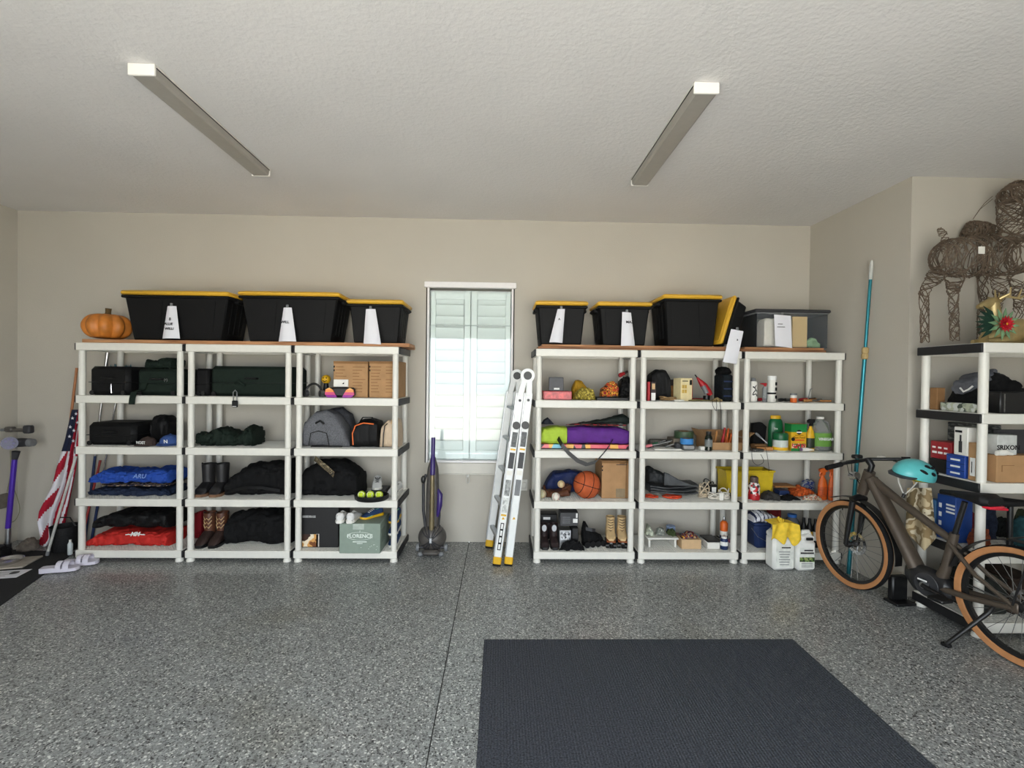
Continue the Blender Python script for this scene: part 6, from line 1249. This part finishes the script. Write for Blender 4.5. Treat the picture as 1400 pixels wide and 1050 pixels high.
# ------------------------------------------------------------------ electric bicycles
FRM = mat('bronze_frame', (88, 78, 68), .38, .35, var=.06); TYRE = mat('tyre_black', (22, 22, 23), .8, var=.2); TANW = mat('tan_sidewall', (182, 128, 84), .7, var=.06)
def wheel_parts(t, s, z, R=.345, rot=0.):
    T = Matrix.Translation((s, 0, z)) @ Matrix.Rotation(rot, 4, 'Z') @ Matrix.Rotation(PI/2, 4, 'X')
    w_ = MB().lathe([(R-.028, -.024), (R-.010, -.025), (R-.001, -.014), (R, 0), (R-.001, .014), (R-.010, .025), (R-.028, .024), (R-.028, -.024)], 56, T).build('tyre', TYRE, t)
    for sg in (-1, 1): MB().lathe([(R-.045, sg*.018), (R-.040, sg*.0255), (R-.020, sg*.0275), (R-.009, sg*.0265), (R-.02, sg*.024), (R-.045, sg*.018)], 56, T).build('sidewall', TANW, w_)
    MB().lathe([(R-.068, -.013), (R-.046, -.017), (R-.044, 0), (R-.046, .017), (R-.068, .013), (R-.068, -.013)], 56, T).build('rim', BLACKP, w_)
    MB().lathe([(.0, -.05), (.022, -.05), (.03, -.03), (.018, -.02), (.018, .02), (.03, .03), (.022, .05), (0, .05)], 20, T).build('hub', BLACKP, w_)
    q = MB()
    for k in range(28):
        a_ = 2*PI*k/28; b_ = a_+(.35 if k % 2 else -.35); sg = 1 if k % 4 < 2 else -1
        q.cyl(T @ Vector((.028*math.cos(b_), .028*math.sin(b_), sg*.028)), T @ Vector(((R-.066)*math.cos(a_), (R-.066)*math.sin(a_), 0)), .0016, None, 5)
    o = q.build('spokes', STEEL, w_); o['kind'] = 'stuff'
    q = MB()
    q.lathe([(.088, .046), (.088, .049), (.062, .049), (.062, .046), (.088, .046)], 36, T)
    for k in range(6): a_ = 2*PI*k/6; q.cyl(T @ Vector((.02*math.cos(a_), .02*math.sin(a_), .047)), T @ Vector((.064*math.cos(a_+.4), .064*math.sin(a_+.4), .047)), .005, None, 6)
    q.build('brake_disc', CHROME, w_)
    MB().box((0, 0, 0), (.05, .006, .018), .003).build('reflector', WHITE, w_, T @ Vector((.16, -.12, -.012)), (0, .6, 0)); return w_
def arc(s, z, R, a0, a1, n=26, y=0.): return [(s+R*math.cos(math.radians(a0+(a1-a0)*i/(n-1))), y, z+R*math.sin(math.radians(a0+(a1-a0)*i/(n-1)))) for i in range(n)]
def bicycle(label, A, rotz, bars, lean=0.):
    t = thing('bicycle', label, 'bicycle', A, rotz); L = 1.086; zh = .345
    wheel_parts(t, 0, zh); wheel_parts(t, L, zh, rot=-.06)
    q = MB(); q.tube([(.93, 0, .90), (.80, 0, .70), (.66, 0, .47), (.585, 0, .345)], [.050, .056, .056, .060], 16, flat=.72); q.build('down_tube', FRM, t)
    MB().tube([(.945, 0, .955), (1.005, 0, .77)], [.040, .036], 16).build('head_tube', FRM, t)
    MB().tube([(.925, 0, .895), (.70, 0, .775), (.38, 0, .615)], [.034, .027, .024], 14).build('top_tube', FRM, t)
    MB().tube([(.355, 0, .66), (.40, 0, .42), (.44, 0, .30)], [.026, .03, .04], 14).build('seat_tube', FRM, t)
    for sy in (-1, 1):
        MB().tube([(.37, sy*.02, .59), (.20, sy*.052, .45), (0, sy*.066, .352)], [.014, .013, .012], 10).build('seat_stay', FRM, t)
        MB().tube([(.44, sy*.03, .275), (.22, sy*.056, .30), (0, sy*.066, .338)], [.022, .018, .016], 10).build('chain_stay', FRM, t)
        MB().tube([(1.035, sy*.055, .70), (1.06, sy*.06, .52), (L, sy*.060, .345)], [.022, .021, .015], 12).build('fork_leg', BLACKP, t)
        MB().box((0, sy*.066, .345), (.05, .012, .06), .006).build('dropout', FRM, t)
    MB().tube([(1.035, -.065, .715), (1.03, 0, .735), (1.035, .065, .715)], .024, 12).build('fork_crown', BLACKP, t)
    MB().loft([(.345, .225, .30, .06), (.38, .19, .345, .11), (.48, .175, .375, .13), (.58, .20, .38, .12), (.64, .255, .36, .07)], 24, .8, 0, 8, 0, 30, False).build('motor', mat('motor_black', (26, 26, 28), .4), t)
    MB().box((.50, .066, .30), (.06, .002, .010), 0, None).build('motor_mark', WINK, t)
    MB().cyl((.48, -.09, .275), (.48, .09, .275), .022).build('bottom_bracket', ALU, t)
    for sy, sg in ((-1, 1), (1, -1)):
        cr = MB().tube([(.48, sy*.092, .275), (.48+sg*.15, sy*.10, .255)], [.016, .012], 8).build('crank', BLACKP, t)
        MB().box((.48+sg*.155, sy*.155, .255), (.095, .095, .022), .006).build('pedal', BLACKP, cr)
    MB().lathe([(.075, -.07), (.078, -.066), (.075, -.062), (.05, -.066)], 30, Matrix.Translation((.48, -.008, .275)) @ Matrix.Rotation(PI/2, 4, 'X')).build('chainring', DGREY, t)
    MB().tube(arc(.48, .275, .075, 90, 270, 12, -.074)[::-1]+[(0, -.074, .30)]+arc(0, .345, .045, 270, 90+360, 10, -.074)[1:-1]+[(0, -.074, .39)], .005, 5, True).build('chain', STEEL, t)
    for s_, a0, a1, R in ((0, 15, 200, .375), (L, 62, 186, .375)):
        MB().strip(arc(s_, zh, R, a0, a1, 34), .062, .004, (0, 1, 0)).build('mudguard', BLACKP, t)
    MB().tube([(.355, 0, .65), (.30, 0, .88)], .016, 12).build('seatpost', BLACKP, t)
    sd = MB().loft([(.135, .89, .945, .13), (.17, .88, .965, .17), (.26, .90, .95, .14), (.36, .905, .94, .06), (.44, .90, .93, .035)], 20, .75, 0, 8, 0, 28, False).build('saddle', mat('saddle_black', (24, 24, 25), .6, var=.1), t)
    MB().box((.148, 0, .886), (.05, .12, .016), .005).build('tail_light', mat('tail_red', (220, 40, 60), .3), sd)
    # cockpit
    MB().tube([(.945, 0, .95), (.93, 0, 1.0), (.965, 0, 1.045)], [.02, .022, .026], 12).build('stem', BLACKP, t)
    pts = bars; MB().tube(pts, .0125, 10).build('handlebar', BLACKP, t)
    for e, d_ in ((0, 1), (-1, -1)):
        p0, p1 = Vector(pts[e]), Vector(pts[e+d_]); MB().cyl(p0, p0.lerp(p1, .75), .019).build('grip', RUBBER, t)
        b0 = p0.lerp(p1, .85); MB().tube([b0, b0+Vector((.05, 0, -.02)), b0+(p0-p1)*.5+Vector((.06, 0, -.03))], .006, 6).build('brake_lever', BLACKP, t)
    mid = Vector(pts[len(pts)//2]); MB().box(mid+Vector((.01, .09, .02)), (.05, .07, .03), .008).build('display', BLACKP, t); MB().box(mid+Vector((-.01, -.12, .012)), (.04, .05, .022), .006).build('bar_lamp', WHITE, t)
    MB().cyl((1.045, 0, .90), (1.10, 0, .89), .03, .034, 16).build('headlight', CHROME, t)
    for k in range(3): MB().tube([mid+Vector((0, .1-.08*k, 0)), mid+Vector((.11, .08-.05*k, -.03)), mid+Vector((.12, .04-.03*k, -.13)), Vector((.99, 0, .85-.05*k))], .0028, 5).build('cable', INK, t)
    MB().tube([(.10, .06, .30), (.10, .10, .27), (.245, .21, .015)], [.012, .013, .012], 10).build('kickstand', BLACKP, t); MB().box((.245, .21, .012), (.05, .035, .022), .006).build('kickstand_foot', RUBBER, t)
    MB().cyl((.0, -.085, .345), (.0, -.06, .345), .05, None, 20).build('cassette', STEEL, t)
    for sy in (-1, 1): MB().tube([(.02, sy*.09, .74), (-.30, sy*.09, .74)], .007, 6).build('carrier_rail', BLACKP, t); MB().tube([(-.10, sy*.09, .74), (0, sy*.075, .36)], .006, 6).build('carrier_strut', BLACKP, t)
    for s_ in (.02, -.14, -.30): MB().tube([(s_, -.09, .74), (s_, .09, .74)], .006, 6).build('carrier_crossbar', BLACKP, t)
    return t
A = Vector((3.049, 2.715, 0)); dF = Vector((-.2019, .9794, 0)); rz = math.atan2(dF.y, dF.x)
def loc_b(w_): d = Vector(w_)-A; return (d.x*dF.x+d.y*dF.y, -d.x*dF.y+d.y*dF.x, d.z)
bars = [loc_b(P(1130, 640, 3.62)), loc_b(P(1157, 633, 3.64)), loc_b(P(1178, 630, 3.64)), (.965, 0, 1.045), loc_b((2.93, 3.60, 1.055)), loc_b((3.0, 3.545, 1.065)), loc_b((3.055, 3.50, 1.07))]
b1 = bicycle('bronze electric bicycle with tan-walled tyres at the right of the garage', (A.x, A.y, .001), rz, bars)
sd_ = thing('bicycle_saddle', 'black saddle and red light of a second bicycle on an added post at the right edge', 'saddle', (3.36, 3.075, R3+.001), -.3)  # stands in for a second bicycle; post added to hold its saddle
MB().lathe([(.05, 0), (.05, .012), (.016, .02), (.016, .29)], 16).build('post', BLACKP, sd_)
q = MB().loft([(-.13, .29, .325, .13), (-.09, .28, .345, .16), (.0, .29, .335, .13), (.09, .295, .33, .06), (.15, .295, .32, .035)], 20, .75, 0, 8, 0, 28, False); q.build('saddle', mat('saddle_black', (24, 24, 25), .6), sd_)
MB().box((-.10, -.02, .278), (.09, .13, .016), .005).build('tail_light', mat('tail_red', (220, 40, 60), .3), sd_)
# black stand on the floor by the front wheel
c_ = G(1230, 822); o = thing('bike_stand', 'black boxy floor stand behind the front wheel of the bicycle', 'floor stand', (c_.x-.025, c_.y-.03, .001), .1)
MB().box((0, 0, .01), (.16, .12, .02), .004).build('base', BLACKP, o); MB().box((0, .02, .11), (.13, .05, .18), .01).build('upright', BLACKP, o)
# helmet on the bar
hm = thing('bicycle_helmet', 'teal bicycle helmet hanging from the right handlebar grip', 'helmet', P(1250, 648, 3.28)); TQ = mat('helmet_teal', (92, 190, 192), .35, var=.04)
hm.rotation_euler = (math.radians(12), math.radians(8), .35)
q = MB(); vs = []; fs = []; n, m = 30, 14; a1, b1_, c1 = .155, .11, .105
for s in (0, 1):
    k_ = 1-.09*s
    for j in range(m+1):
        f = (PI*.56)*j/m
        for i in range(n): th = 2*PI*i/n; vs.append((a1*k_*math.sin(f)*math.cos(th)*(1.06 if math.cos(th) < 0 else 1), b1_*k_*math.sin(f)*math.sin(th), c1*k_*math.cos(f)))
K = n*(m+1)
for j in range(m):
    for i in range(n): f = (j*n+i, j*n+(i+1) % n, (j+1)*n+(i+1) % n, (j+1)*n+i); fs.append(f); fs.append(tuple(x+K for x in f[::-1]))
for i in range(n): fs.append((m*n+i, m*n+(i+1) % n, K+m*n+(i+1) % n, K+m*n+i))
q._add(vs, fs); q.build('shell', TQ, hm)
for k, (th, f) in enumerate(((-.9, .75), (-1.35, .8), (-1.8, .75), (-.9, 1.15), (-1.5, 1.2), (-2.1, 1.15))):
    MB().sphere((0, 0, 0), .02, 12, 8, (1.5, .35, .55)).build('vent', INK, hm, (a1*math.sin(f)*math.cos(th), b1_*math.sin(f)*math.sin(th), c1*math.cos(f)), (0, .3, th+PI/2))
MB().loft([(-.19, -.035, -.02, .10), (-.15, -.03, -.012, .16), (-.11, -.02, .0, .17)], 16, .6, 0, 8, 0, 14, False).build('visor', DGREY, hm)
MB().box((-.02, -.03, -.02), (.16, .1, .03), .012).build('padding', mat('olive_pad', (150, 146, 40), .8, var=.4, scale=40), hm)
for y in (-.07, .07): MB().strip([(-.06, y, -.02), (-.05, y*.6, -.09), (-.03, y*.1, -.15)], .014, .002, (1, 0, 0)).build('chin_strap', WHITE, hm)
MB().cyl((-.03, 0, -.15), (-.03, 0, -.18), .010).build('buckle', BLACKP, hm)
# camouflage towel hung below the helmet
tw = thing('camouflage_towel', 'tan camouflage towel hanging below the teal helmet', 'towel', Vector((3.02, 3.40, .90))); n, m = 24, 24; vs = []; fs = []
for s in (0, 1):
    for j in range(m+1):
        for i in range(n+1):
            u, v = i/n, j/m; px = 1240+33*u+(-2+8*u)*v; py = 667+(86-22*abs(u-.62)*2)*v; d_ = ray(px, py); p = CAM+d_*((3.018-.014*math.sin(u*11+v*1.5)*(.5+v*.6))/d_.x)-tw.location; p.x += s*.004; vs.append(p)
k = (n+1)*(m+1)
for j in range(m):
    for i in range(n): a0 = j*(n+1)+i; f = (a0, a0+1, a0+n+2, a0+n+1); fs.append(f); fs.append(tuple(x+k for x in f[::-1]))
rim = [i for i in range(n+1)]+[j*(n+1)+n for j in range(1, m+1)]+[m*(n+1)+i for i in range(n-1, -1, -1)]+[j*(n+1) for j in range(m-1, 0, -1)]
for i in range(len(rim)): a0, b0 = rim[i], rim[(i+1) % len(rim)]; fs.append((a0, a0+k, b0+k, b0))
q = MB(); q._add(vs, fs); q.build('cloth', patmat('sand_camo', [(196, 178, 142), (150, 128, 92), (210, 198, 170), (112, 96, 66)], 'noise', 9, .9), tw)
MB().tube([(0, .02, .0), (.0, .05, .06), (.02, .08, .14)], .004, 6).build('hanging_loop', TAN, tw)

# ------------------------------------------------------------------ right rack contents
def PX(px, py, X): d = ray(px, py); return CAM+d*(X/d.x)
def sidebox(name, label, cat, pl, pr, pyt, zb, w_, m, X=3.118, b=.004, group=None):
    """box whose left face (plane X) spans the pixels pl (far edge) to pr (near edge)"""
    y1 = min(PX(pl, 600, X).y, YF2+.425 if X < 3.15 else YF2+.47); y0 = max(PX(pr, 600, X).y, YF2+.064 if X < 3.15 else YF2+.012); h = PX((pl+pr)/2, pyt, X).z-zb
    o = MB().box((0, 0, h/2), (w_, y1-y0, h), b).build(name, m, None, (X+w_/2, (y0+y1)/2, zb+.001)); tag(o, label, cat, group); o['_s'] = (w_, y1-y0, h); return o
def lp(o, u0, v0, u1, v1, m, name='printed_panel', out=.0015):    # on the left face, u from the far edge
    W, D, H = o['_s']; return MB().box((-W/2-out/2, D/2-(u0+u1)/2*D, (v0+v1)/2*H), (out, (u1-u0)*D, (v1-v0)*H)).build(name, m, o)
# top opening
sidebox('cardboard_box', 'brown carton beside the black caps on the bicycle-side rack', 'cardboard box', 1258, 1280, 530, R1, .06, CARDD, 3.12)
o = thing('cap_heap', 'heap of black caps and grey jackets with a white curved mark', 'clothes', (3.41, 3.27, R1+.001))
MB().loft([(-.23, 0, .10, .16), (-.18, 0, .19, .2), (-.05, 0, .27, .24), (.08, 0, .24, .24), (.2, 0, .15, .2), (.25, 0, .06, .1)], 40, .7, .022, 10, 5, 50).build('jackets', BLKFAB, o)
MB().loft([(-.22, .12, .20, .12), (-.12, .16, .27, .2), (.0, .18, .285, .14)], 30, .7, .014, 14, 9, 30, False).build('grey_sleeve', mat('grey_cloth', (96, 98, 104), .9, var=.2), o)
MB().tube([(-.235, -.02, .16), (-.24, -.05, .135), (-.235, -.08, .15), (-.225, -.10, .175)], .006, 6).build('curved_mark', WINK, o)
o = sidebox('plastic_packet', 'pale green and silver packet under the black caps', 'packet', 1284, 1338, 551, R1, .03, patmat('packet_print', [(150, 156, 140), (200, 204, 200), (60, 70, 60), (176, 182, 160)], 'voronoi', 40, .35), 3.112, .004)
o = boxy('black_case', 'black hard case at the right edge of the bicycle-side rack', 'case', 1368, 1410, 536, R1, YF2+.02, .1, BLACKP, .006); patch(o, .12, .06, .16, .9, STEEL, 'seam')
o = thing('black_bag', 'black bag behind the hard case on the bicycle-side rack', 'bag', (3.79, 3.30, R1+.001)); MB().loft([(-.11, 0, .12, .2), (0, 0, .18, .26), (.12, 0, .2, .28)], 26, .6, .01, 9, 3, 30).build('body', BLKNY, o); MB().tube([(-.08, -.1, .14), (0, -.14, .2), (.08, -.1, .18)], .008, 6).build('handle', BLKNY, o)
# middle opening
o = sidebox('red_box', 'dark red printed carton on the bicycle-side rack', 'box', 1256, 1301, 603, R2+.098, .14, mat('dark_red_card', (150, 26, 36), .5, var=.15), 3.135); zr = o
for k in range(3): lp(o, .1+.28*k, .3, .32+.28*k, .42, WINK, 'lettering'); lp(o, .1+.28*k, .6, .26+.28*k, .7, WINK, 'lettering')
sidebox('black_tin', 'black box under the dark red carton', 'box', 1262, 1298, 628, R2, .16, BLACKP, 3.13); bpy.data.objects['black_tin'].scale.z = .0965/bpy.data.objects['black_tin']['_s'][2]
o = sidebox('blue_carton', 'blue carton with white marks stacked in three layers', 'box', 1294, 1320, 622, R2, .11, mat('royal_card', (36, 70, 150), .5, var=.1), 3.105)
for k in range(3): lp(o, .25, .14+.3*k, .75, .22+.3*k, WINK, 'lettering'); lp(o, 0, .31+.31*k, 1, .325+.31*k, INK, 'layer_gap')
zz_ = R2+o['_s'][2]+.002
o = sidebox('white_tool_box', 'white upright box with a dark torch picture', 'box', 1304, 1323, 584, zz_, .10, WHITE, 3.107); lp(o, .38, .1, .62, .5, DGREY, 'torch_picture'); lp(o, .44, .5, .56, .72, DGREY, 'torch_picture'); lp(o, .1, .8, .6, .88, INK, 'lettering')
sidebox('grey_carton', 'grey shrink-wrapped cartons behind the white upright box', 'box', 1294, 1342, 579, R2, .14, patmat('wrap_grey', [(60, 62, 62), (90, 92, 92), (40, 42, 44), (120, 120, 116)], 'voronoi', 30, .4, (1, 1, 3)), 3.30)
o = sidebox('cardboard_box', 'brown carton with white label by the front post of the bicycle-side rack', 'cardboard box', 1324, 1343, 606, R2, .07, CARD, 3.109); lp(o, .3, .12, .95, .6, WINK, 'label'); lp(o, .45, .2, .6, .5, MGREY, 'printed_panel')
o = boxy('cardboard_box', 'brown carton carrying the pale lettered box at the right edge', 'cardboard box', 1363, 1420, 623, R2, YF2+.02, .10, CARD, .004); W, D, H = o['_s']; patch(o, .12, .62, .42, .64, CARDD, 'flap_mark'); patch(o, .12, .4, .14, .64, CARDD, 'flap_mark')
zc = R2+H+.002
o = boxy('golf_ball_box', 'pale grey box lettered SRIXON on a brown carton', 'box', 1364, 1391, 595, zc, YF2+.03, .08, mat('pale_grey_card', (196, 198, 194), .5), .003); ptext(o, 'SRIXON', .55, .36, .042, INK, bold=.001)
tag(MB().loft([(-.05, 0, .03, .03), (0, 0, .04, .04), (.05, 0, .02, .03)], 14, .7, .004, 20, 3, 14).build('white_tissue', WHITE, None, (P(1366, 622, YF2+.02).x+.02, YF2+.005, zc-.001)), 'crumpled white tissue in front of the lettered box', 'tissue')
boxy('dark_folder', 'dark folder lying behind the lettered box', 'folder', 1364, 1410, 588, R2+.0, YF2+.125, .03, DGREY, .003)
# lower opening
o = sidebox('blue_box', 'light blue box with white swirl near the bicycle frame', 'box', 1262, 1281, 682, R3, .10, mat('mid_blue_card', (70, 120, 170), .5, var=.1), 3.125); lp(o, .3, .3, .8, .5, WINK, 'printed_panel')
o = sidebox('blue_box', 'tall deep blue box with white lettering behind the saddle', 'box', 1283, 1309, 678, R3, .12, mat('deep_blue_card', (34, 70, 140), .5, var=.1), 3.11)
for k in range(3): lp(o, .5, .62+.08*k, .95, .66+.08*k, WINK, 'lettering')
for k in range(3): lp(o, .12, .3+.2*k, .26, .4+.2*k, WINK, 'printed_panel')
TOY = patmat('mixed_toys', [(40, 44, 40), (150, 70, 40), (40, 90, 100), (60, 66, 56), (150, 130, 50), (130, 36, 40), (30, 32, 34), (50, 60, 80)], 'voronoi', 26, .6)
rnd = random.Random(4); cols = [(120, 60, 36), (30, 62, 66), (92, 80, 40), (44, 50, 44), (92, 28, 30), (36, 42, 58), (28, 30, 29), (62, 68, 48)]  # bundle and rope colours darkened to carry the shade inside the rack
nm = ['rust orange', 'shaded teal', 'mustard', 'grey green', 'shaded red', 'slate blue', 'charcoal', 'olive']
for k in range(8):
    X_, Y_ = [(3.20, 3.12), (3.50, 3.12), (3.63, 3.11), (3.76, 3.11), (3.31, 3.32), (3.45, 3.32), (3.58, 3.32), (3.71, 3.32)][k]
    o = tag(MB().loft([(-.05, 0, .04, .06), (-.02, 0, .12+.08*(k % 3), .11), (.02, 0, .14+.06*(k % 3), .11), (.05, 0, .05, .06)], 22, .75, .016, 20, 60+k, 22).build('toy_bundle', mat('bundle%d' % k, cols[k], .8, var=.4, scale=40), None, (X_, Y_, R3+.001), (0, 0, .3*k)), '%s crumpled bundle on the shelf behind the bicycle saddle' % nm[k], 'bundle', 'mixed bundles behind the bicycle')
for k in range(3):
    pts = [(-.09, 0, .01), (-.05, -.01, .05+.02*k), (.0, .01, .03), (.05, -.01, .07), (.09, .0, .01)]
    tag(MB().tube(pts, .008, 7).build('rope', mat('rope%d' % k, cols[(k*3+1) % 8], .8), None, (3.48+.175*k, 3.02, R3+.001), (0, 0, .1*k)), ('teal rope strand on the shelf behind the saddle', 'red rope strand on the shelf behind the saddle', 'olive rope strand on the shelf behind the saddle')[k], 'rope')
for k, (x, w_, c) in enumerate(((3.30, .2, (44, 47, 44)), (3.54, .22, (52, 40, 32)))):
    tag(MB().box((0, 0, .12), (w_, .3, .24), .012).build('storage_crate', mat('crate%d' % k, c, .7, var=.3, scale=20), None, (x, YF2+.26, R4+.001)), ('dark grey crate low on the rack behind the bicycle', 'dark brown crate low on the rack behind the bicycle')[k], 'crate')

# ------------------------------------------------------------------ vine deer and gilded reindeer on top of the right rack
VINE = mat('grapevine', (104, 90, 76), .85, var=.3, scale=40)
def vines(name, parent, st, n, seed, r=.0032, turns=1.2, axis=None):
    """wandering twigs over the skin of a body given by centre line points with radii"""
    rnd = random.Random(seed); q = MB(); C_ = [Vector(s_[0]) for s_ in st]; Rr = [s_[1] for s_ in st]
    def at(t):
        t = max(0, min(.9999, t))*(len(C_)-1); i = int(t); u = t-i; d = (C_[min(i+2, len(C_)-1)]-C_[max(i-1, 0)]).normalized(); return C_[i].lerp(C_[i+1], u), Rr[i]+(Rr[i+1]-Rr[i])*u, d
    for k in range(n):
        t = rnd.uniform(0, 1); a_ = rnd.uniform(0, 2*PI); dt = rnd.uniform(-.05, .05); da = rnd.choice((-1, 1))*rnd.uniform(.25, .55)*turns; pts = []
        for i in range(14):
            c, R_, d = at(t); x = d.cross(Vector((.3, .9, .2))).normalized(); y = d.cross(x)
            pts.append(c+(x*math.cos(a_)+y*math.sin(a_))*R_*rnd.uniform(.93, 1.04)); t += dt+rnd.uniform(-.02, .02); a_ += da
            if t < 0 or t > 1: dt = -dt; t = max(0, min(1, t))
        q.tube(pts, r, 4)
    o = q.build(name, VINE, parent); o['kind'] = 'stuff'; return o
TZ = ROW[0]+.001
dr_ = thing('vine_deer', 'woven grapevine deer standing on top of the bicycle-side rack', 'deer figure', (3.42, 3.33, TZ))
def dp(px, py, Y=3.36): return P(px, py, Y)-dr_.location
hips = dp(1285, 352); sh = dp(1392, 350)
vines('body', dr_, [(hips+Vector((-.03, 0, 0)), .06), (hips+Vector((.03, 0, .0)), .125), (hips.lerp(sh, .35), .145), (hips.lerp(sh, .65), .14), (sh, .13), (sh+Vector((.06, 0, .02)), .10)], 64, 1)
vines('neck', dr_, [(sh+Vector((.0, 0, .06)), .11), (dp(1383, 300), .075), (dp(1378, 270), .066), (dp(1390, 258), .062), (dp(1415, 262), .05)], 60, 2)
vines('head', dr_, [(dp(1408, 258), .05), (dp(1424, 266), .062), (dp(1440, 280), .045), (dp(1450, 290), .026)], 34, 12)
for s_ in (-1, 1): MB().tube([dp(1418, 256)+Vector((0, s_*.03, 0)), dp(1412, 244)+Vector((0, s_*.07, .0)), dp(1408, 240)+Vector((0, s_*.09, 0))], [.012, .016, .004], 7).build('ear', VINE, dr_)
vines('tail', dr_, [(dp(1294, 332), .02), (dp(1289, 320), .025), (dp(1284, 312), .012)], 10, 3, .0025)
zf = .03
def leg(nm, a0, k0, f0, seed): vines(nm, dr_, [(a0, .06), (a0.lerp(k0, .5), .045), (k0, .03), (k0.lerp(f0, .5), .026), (f0, .026)], 26, seed, .0028)
leg('leg', dp(1283, 372), dp(1263, 400, 3.42), Vector((3.10, 3.45, TZ+zf))-dr_.location, 4)
leg('leg', dp(1306, 376), dp(1303, 402, 3.26), Vector((3.15, 3.27, TZ+zf))-dr_.location, 5)
leg('leg', dp(1368, 376), dp(1366, 410), dp(1366, 470, 3.40)*Vector((1, 1, 0)).to_3d() if False else Vector((3.47, 3.38, TZ+zf))-dr_.location, 6)
leg('leg', dp(1392, 374), dp(1394, 410, 3.3), Vector((3.52, 3.22, TZ+zf))-dr_.location, 7)
MB().box(dp(1342, 342, 3.21), (.045, .003, .05)).build('paper_tag', WHITE, dr_)
fw_ = thing('vine_fawn', 'smaller woven grapevine figure with thin wire antlers behind the large vine deer', 'deer figure', (3.42, 3.545, TZ)) 
fq = lambda px, py, Y=3.545: P(px, py, Y)-fw_.location
vines('head', fw_, [(fq(1315, 322), .02), (fq(1328, 312), .055), (fq(1342, 314), .06), (fq(1356, 318), .05), (fq(1366, 326), .02)], 60, 8)
vines('stand', fw_, [(fq(1342, 322), .03), (fq(1344, 400), .03), (Vector((fq(1344, 400).x, -.0, .004)), .03)], 26, 9)
for k in range(2): MB().tube([fq(1330, 300), fq(1338+2*k, 288-2*k), fq(1346, 278+3*k), fq(1357, 268+4*k)], .002, 5).build('antler_wire', VINE, fw_)
gd = thing('gold_reindeer', 'gilded reclining reindeer with antlers on top of the bicycle-side rack', 'reindeer figure', (3.30, 3.10, TZ)); GO = mat('gilded', (190, 170, 122), .38, .8, var=.12, scale=20)
gp = lambda px, py, Y=3.08: P(px, py, Y)-gd.location
MB().loft([(-.12, .0, .06, .07), (-.06, .0, .14, .12), (.02, .0, .16, .14), (.12, .0, .165, .15), (.24, .0, .15, .16), (.32, 0, .08, .1)], 26, .75, 0, 8, 0, 36).build('body', GO, gd)
MB().tube([(-.06, -.02, .10), (-.075, -.02, .17), (-.08, -.02, .23), (-.085, -.02, .265)], [.055, .042, .036, .034], 14).build('neck', GO, gd)
MB().loft([(-.185, .225, .25, .025), (-.15, .222, .275, .045), (-.10, .235, .30, .06), (-.06, .25, .30, .045)], 18, .8, 0, 8, 0, 20, False).build('head', GO, gd, (0, -.02, 0))
for sx in (-1, 1):
    MB().tube([(-.07, -.02+sx*.03, .29), (-.045, -.02+sx*.07, .315)], [.012, .004], 8).build('ear', GO, gd)
    an = MB().tube([(-.07, -.02+sx*.02, .295), (-.03, -.02+sx*.04, .30), (.03, -.02+sx*.06, .285), (.07, -.02+sx*.07, .32)], [.009, .008, .007, .004], 8).build('antler', GO, gd)
    for p_, e_ in (((-.02, .044, .30), (-.02, .05, .36)), ((.02, .057, .287), (.03, .07, .345))): MB().tube([(p_[0], -.02+sx*p_[1], p_[2]), (e_[0], -.02+sx*e_[1], e_[2])], [.007, .003], 6).build('tine', GO, an)
MB().tube([(-.02, -.07, .03), (-.10, -.075, .018), (-.17, -.07, .014)], [.026, .018, .014], 10).build('foreleg', GO, gd); MB().tube([(-.02, .04, .03), (-.09, .045, .018), (-.15, .045, .014)], [.026, .018, .014], 10).build('foreleg', GO, gd)
MB().tube([(.2, -.08, .06), (.13, -.095, .03), (.06, -.09, .016)], [.045, .026, .014], 10).build('hind_leg', GO, gd)
fl_ = thing('poinsettia_garland', 'red poinsettia with green leaves around the neck of the gold reindeer', 'garland', gd.location+Vector((-.105, -.112, .115)))
rnd = random.Random(6); PR = mat('petal_red', (172, 26, 40), .6, var=.2); PG = mat('leaf_sage', (112, 146, 108), .7, var=.2); PD = mat('leaf_dark', (24, 52, 40), .7, var=.2)
def petal(nm, m, a_, r0, ln, w_, tilt, c=(0, 0, 0)):
    M = Matrix.Translation(c) @ Matrix.Rotation(a_, 4, 'Y') @ Matrix.Rotation(tilt, 4, 'Z'); MB()._add([(r0, 0, 0), (r0+ln*.5, -.008, w_), (r0+ln, -.002, 0), (r0+ln*.5, -.008, -w_), (r0, .003, 0), (r0+ln*.5, -.004, w_), (r0+ln, .001, 0), (r0+ln*.5, -.004, -w_)], [(0, 1, 2, 3), (7, 6, 5, 4), (0, 4, 5, 1), (1, 5, 6, 2), (2, 6, 7, 3), (3, 7, 4, 0)], M).build(nm, m, fl_)
for k in range(12): petal('leaf', PG, 2*PI*k/12+.1, .02, .085, .012, -.1, (0, .012, 0))
for k in range(7): petal('leaf', PD, PI*.75+.28*k, .02, .12, .015, .1, (-.02, .016, .01))
for k in range(14): petal('petal', PR, 2*PI*k/14, .004, .052, .012, -.35)
for k in range(9): petal('petal', PR, 2*PI*k/9+.3, .002, .032, .009, -.8, (0, -.006, 0))
MB().sphere((0, -.016, 0), .008, 10, 6).build('flower_centre', YELLOW, fl_)
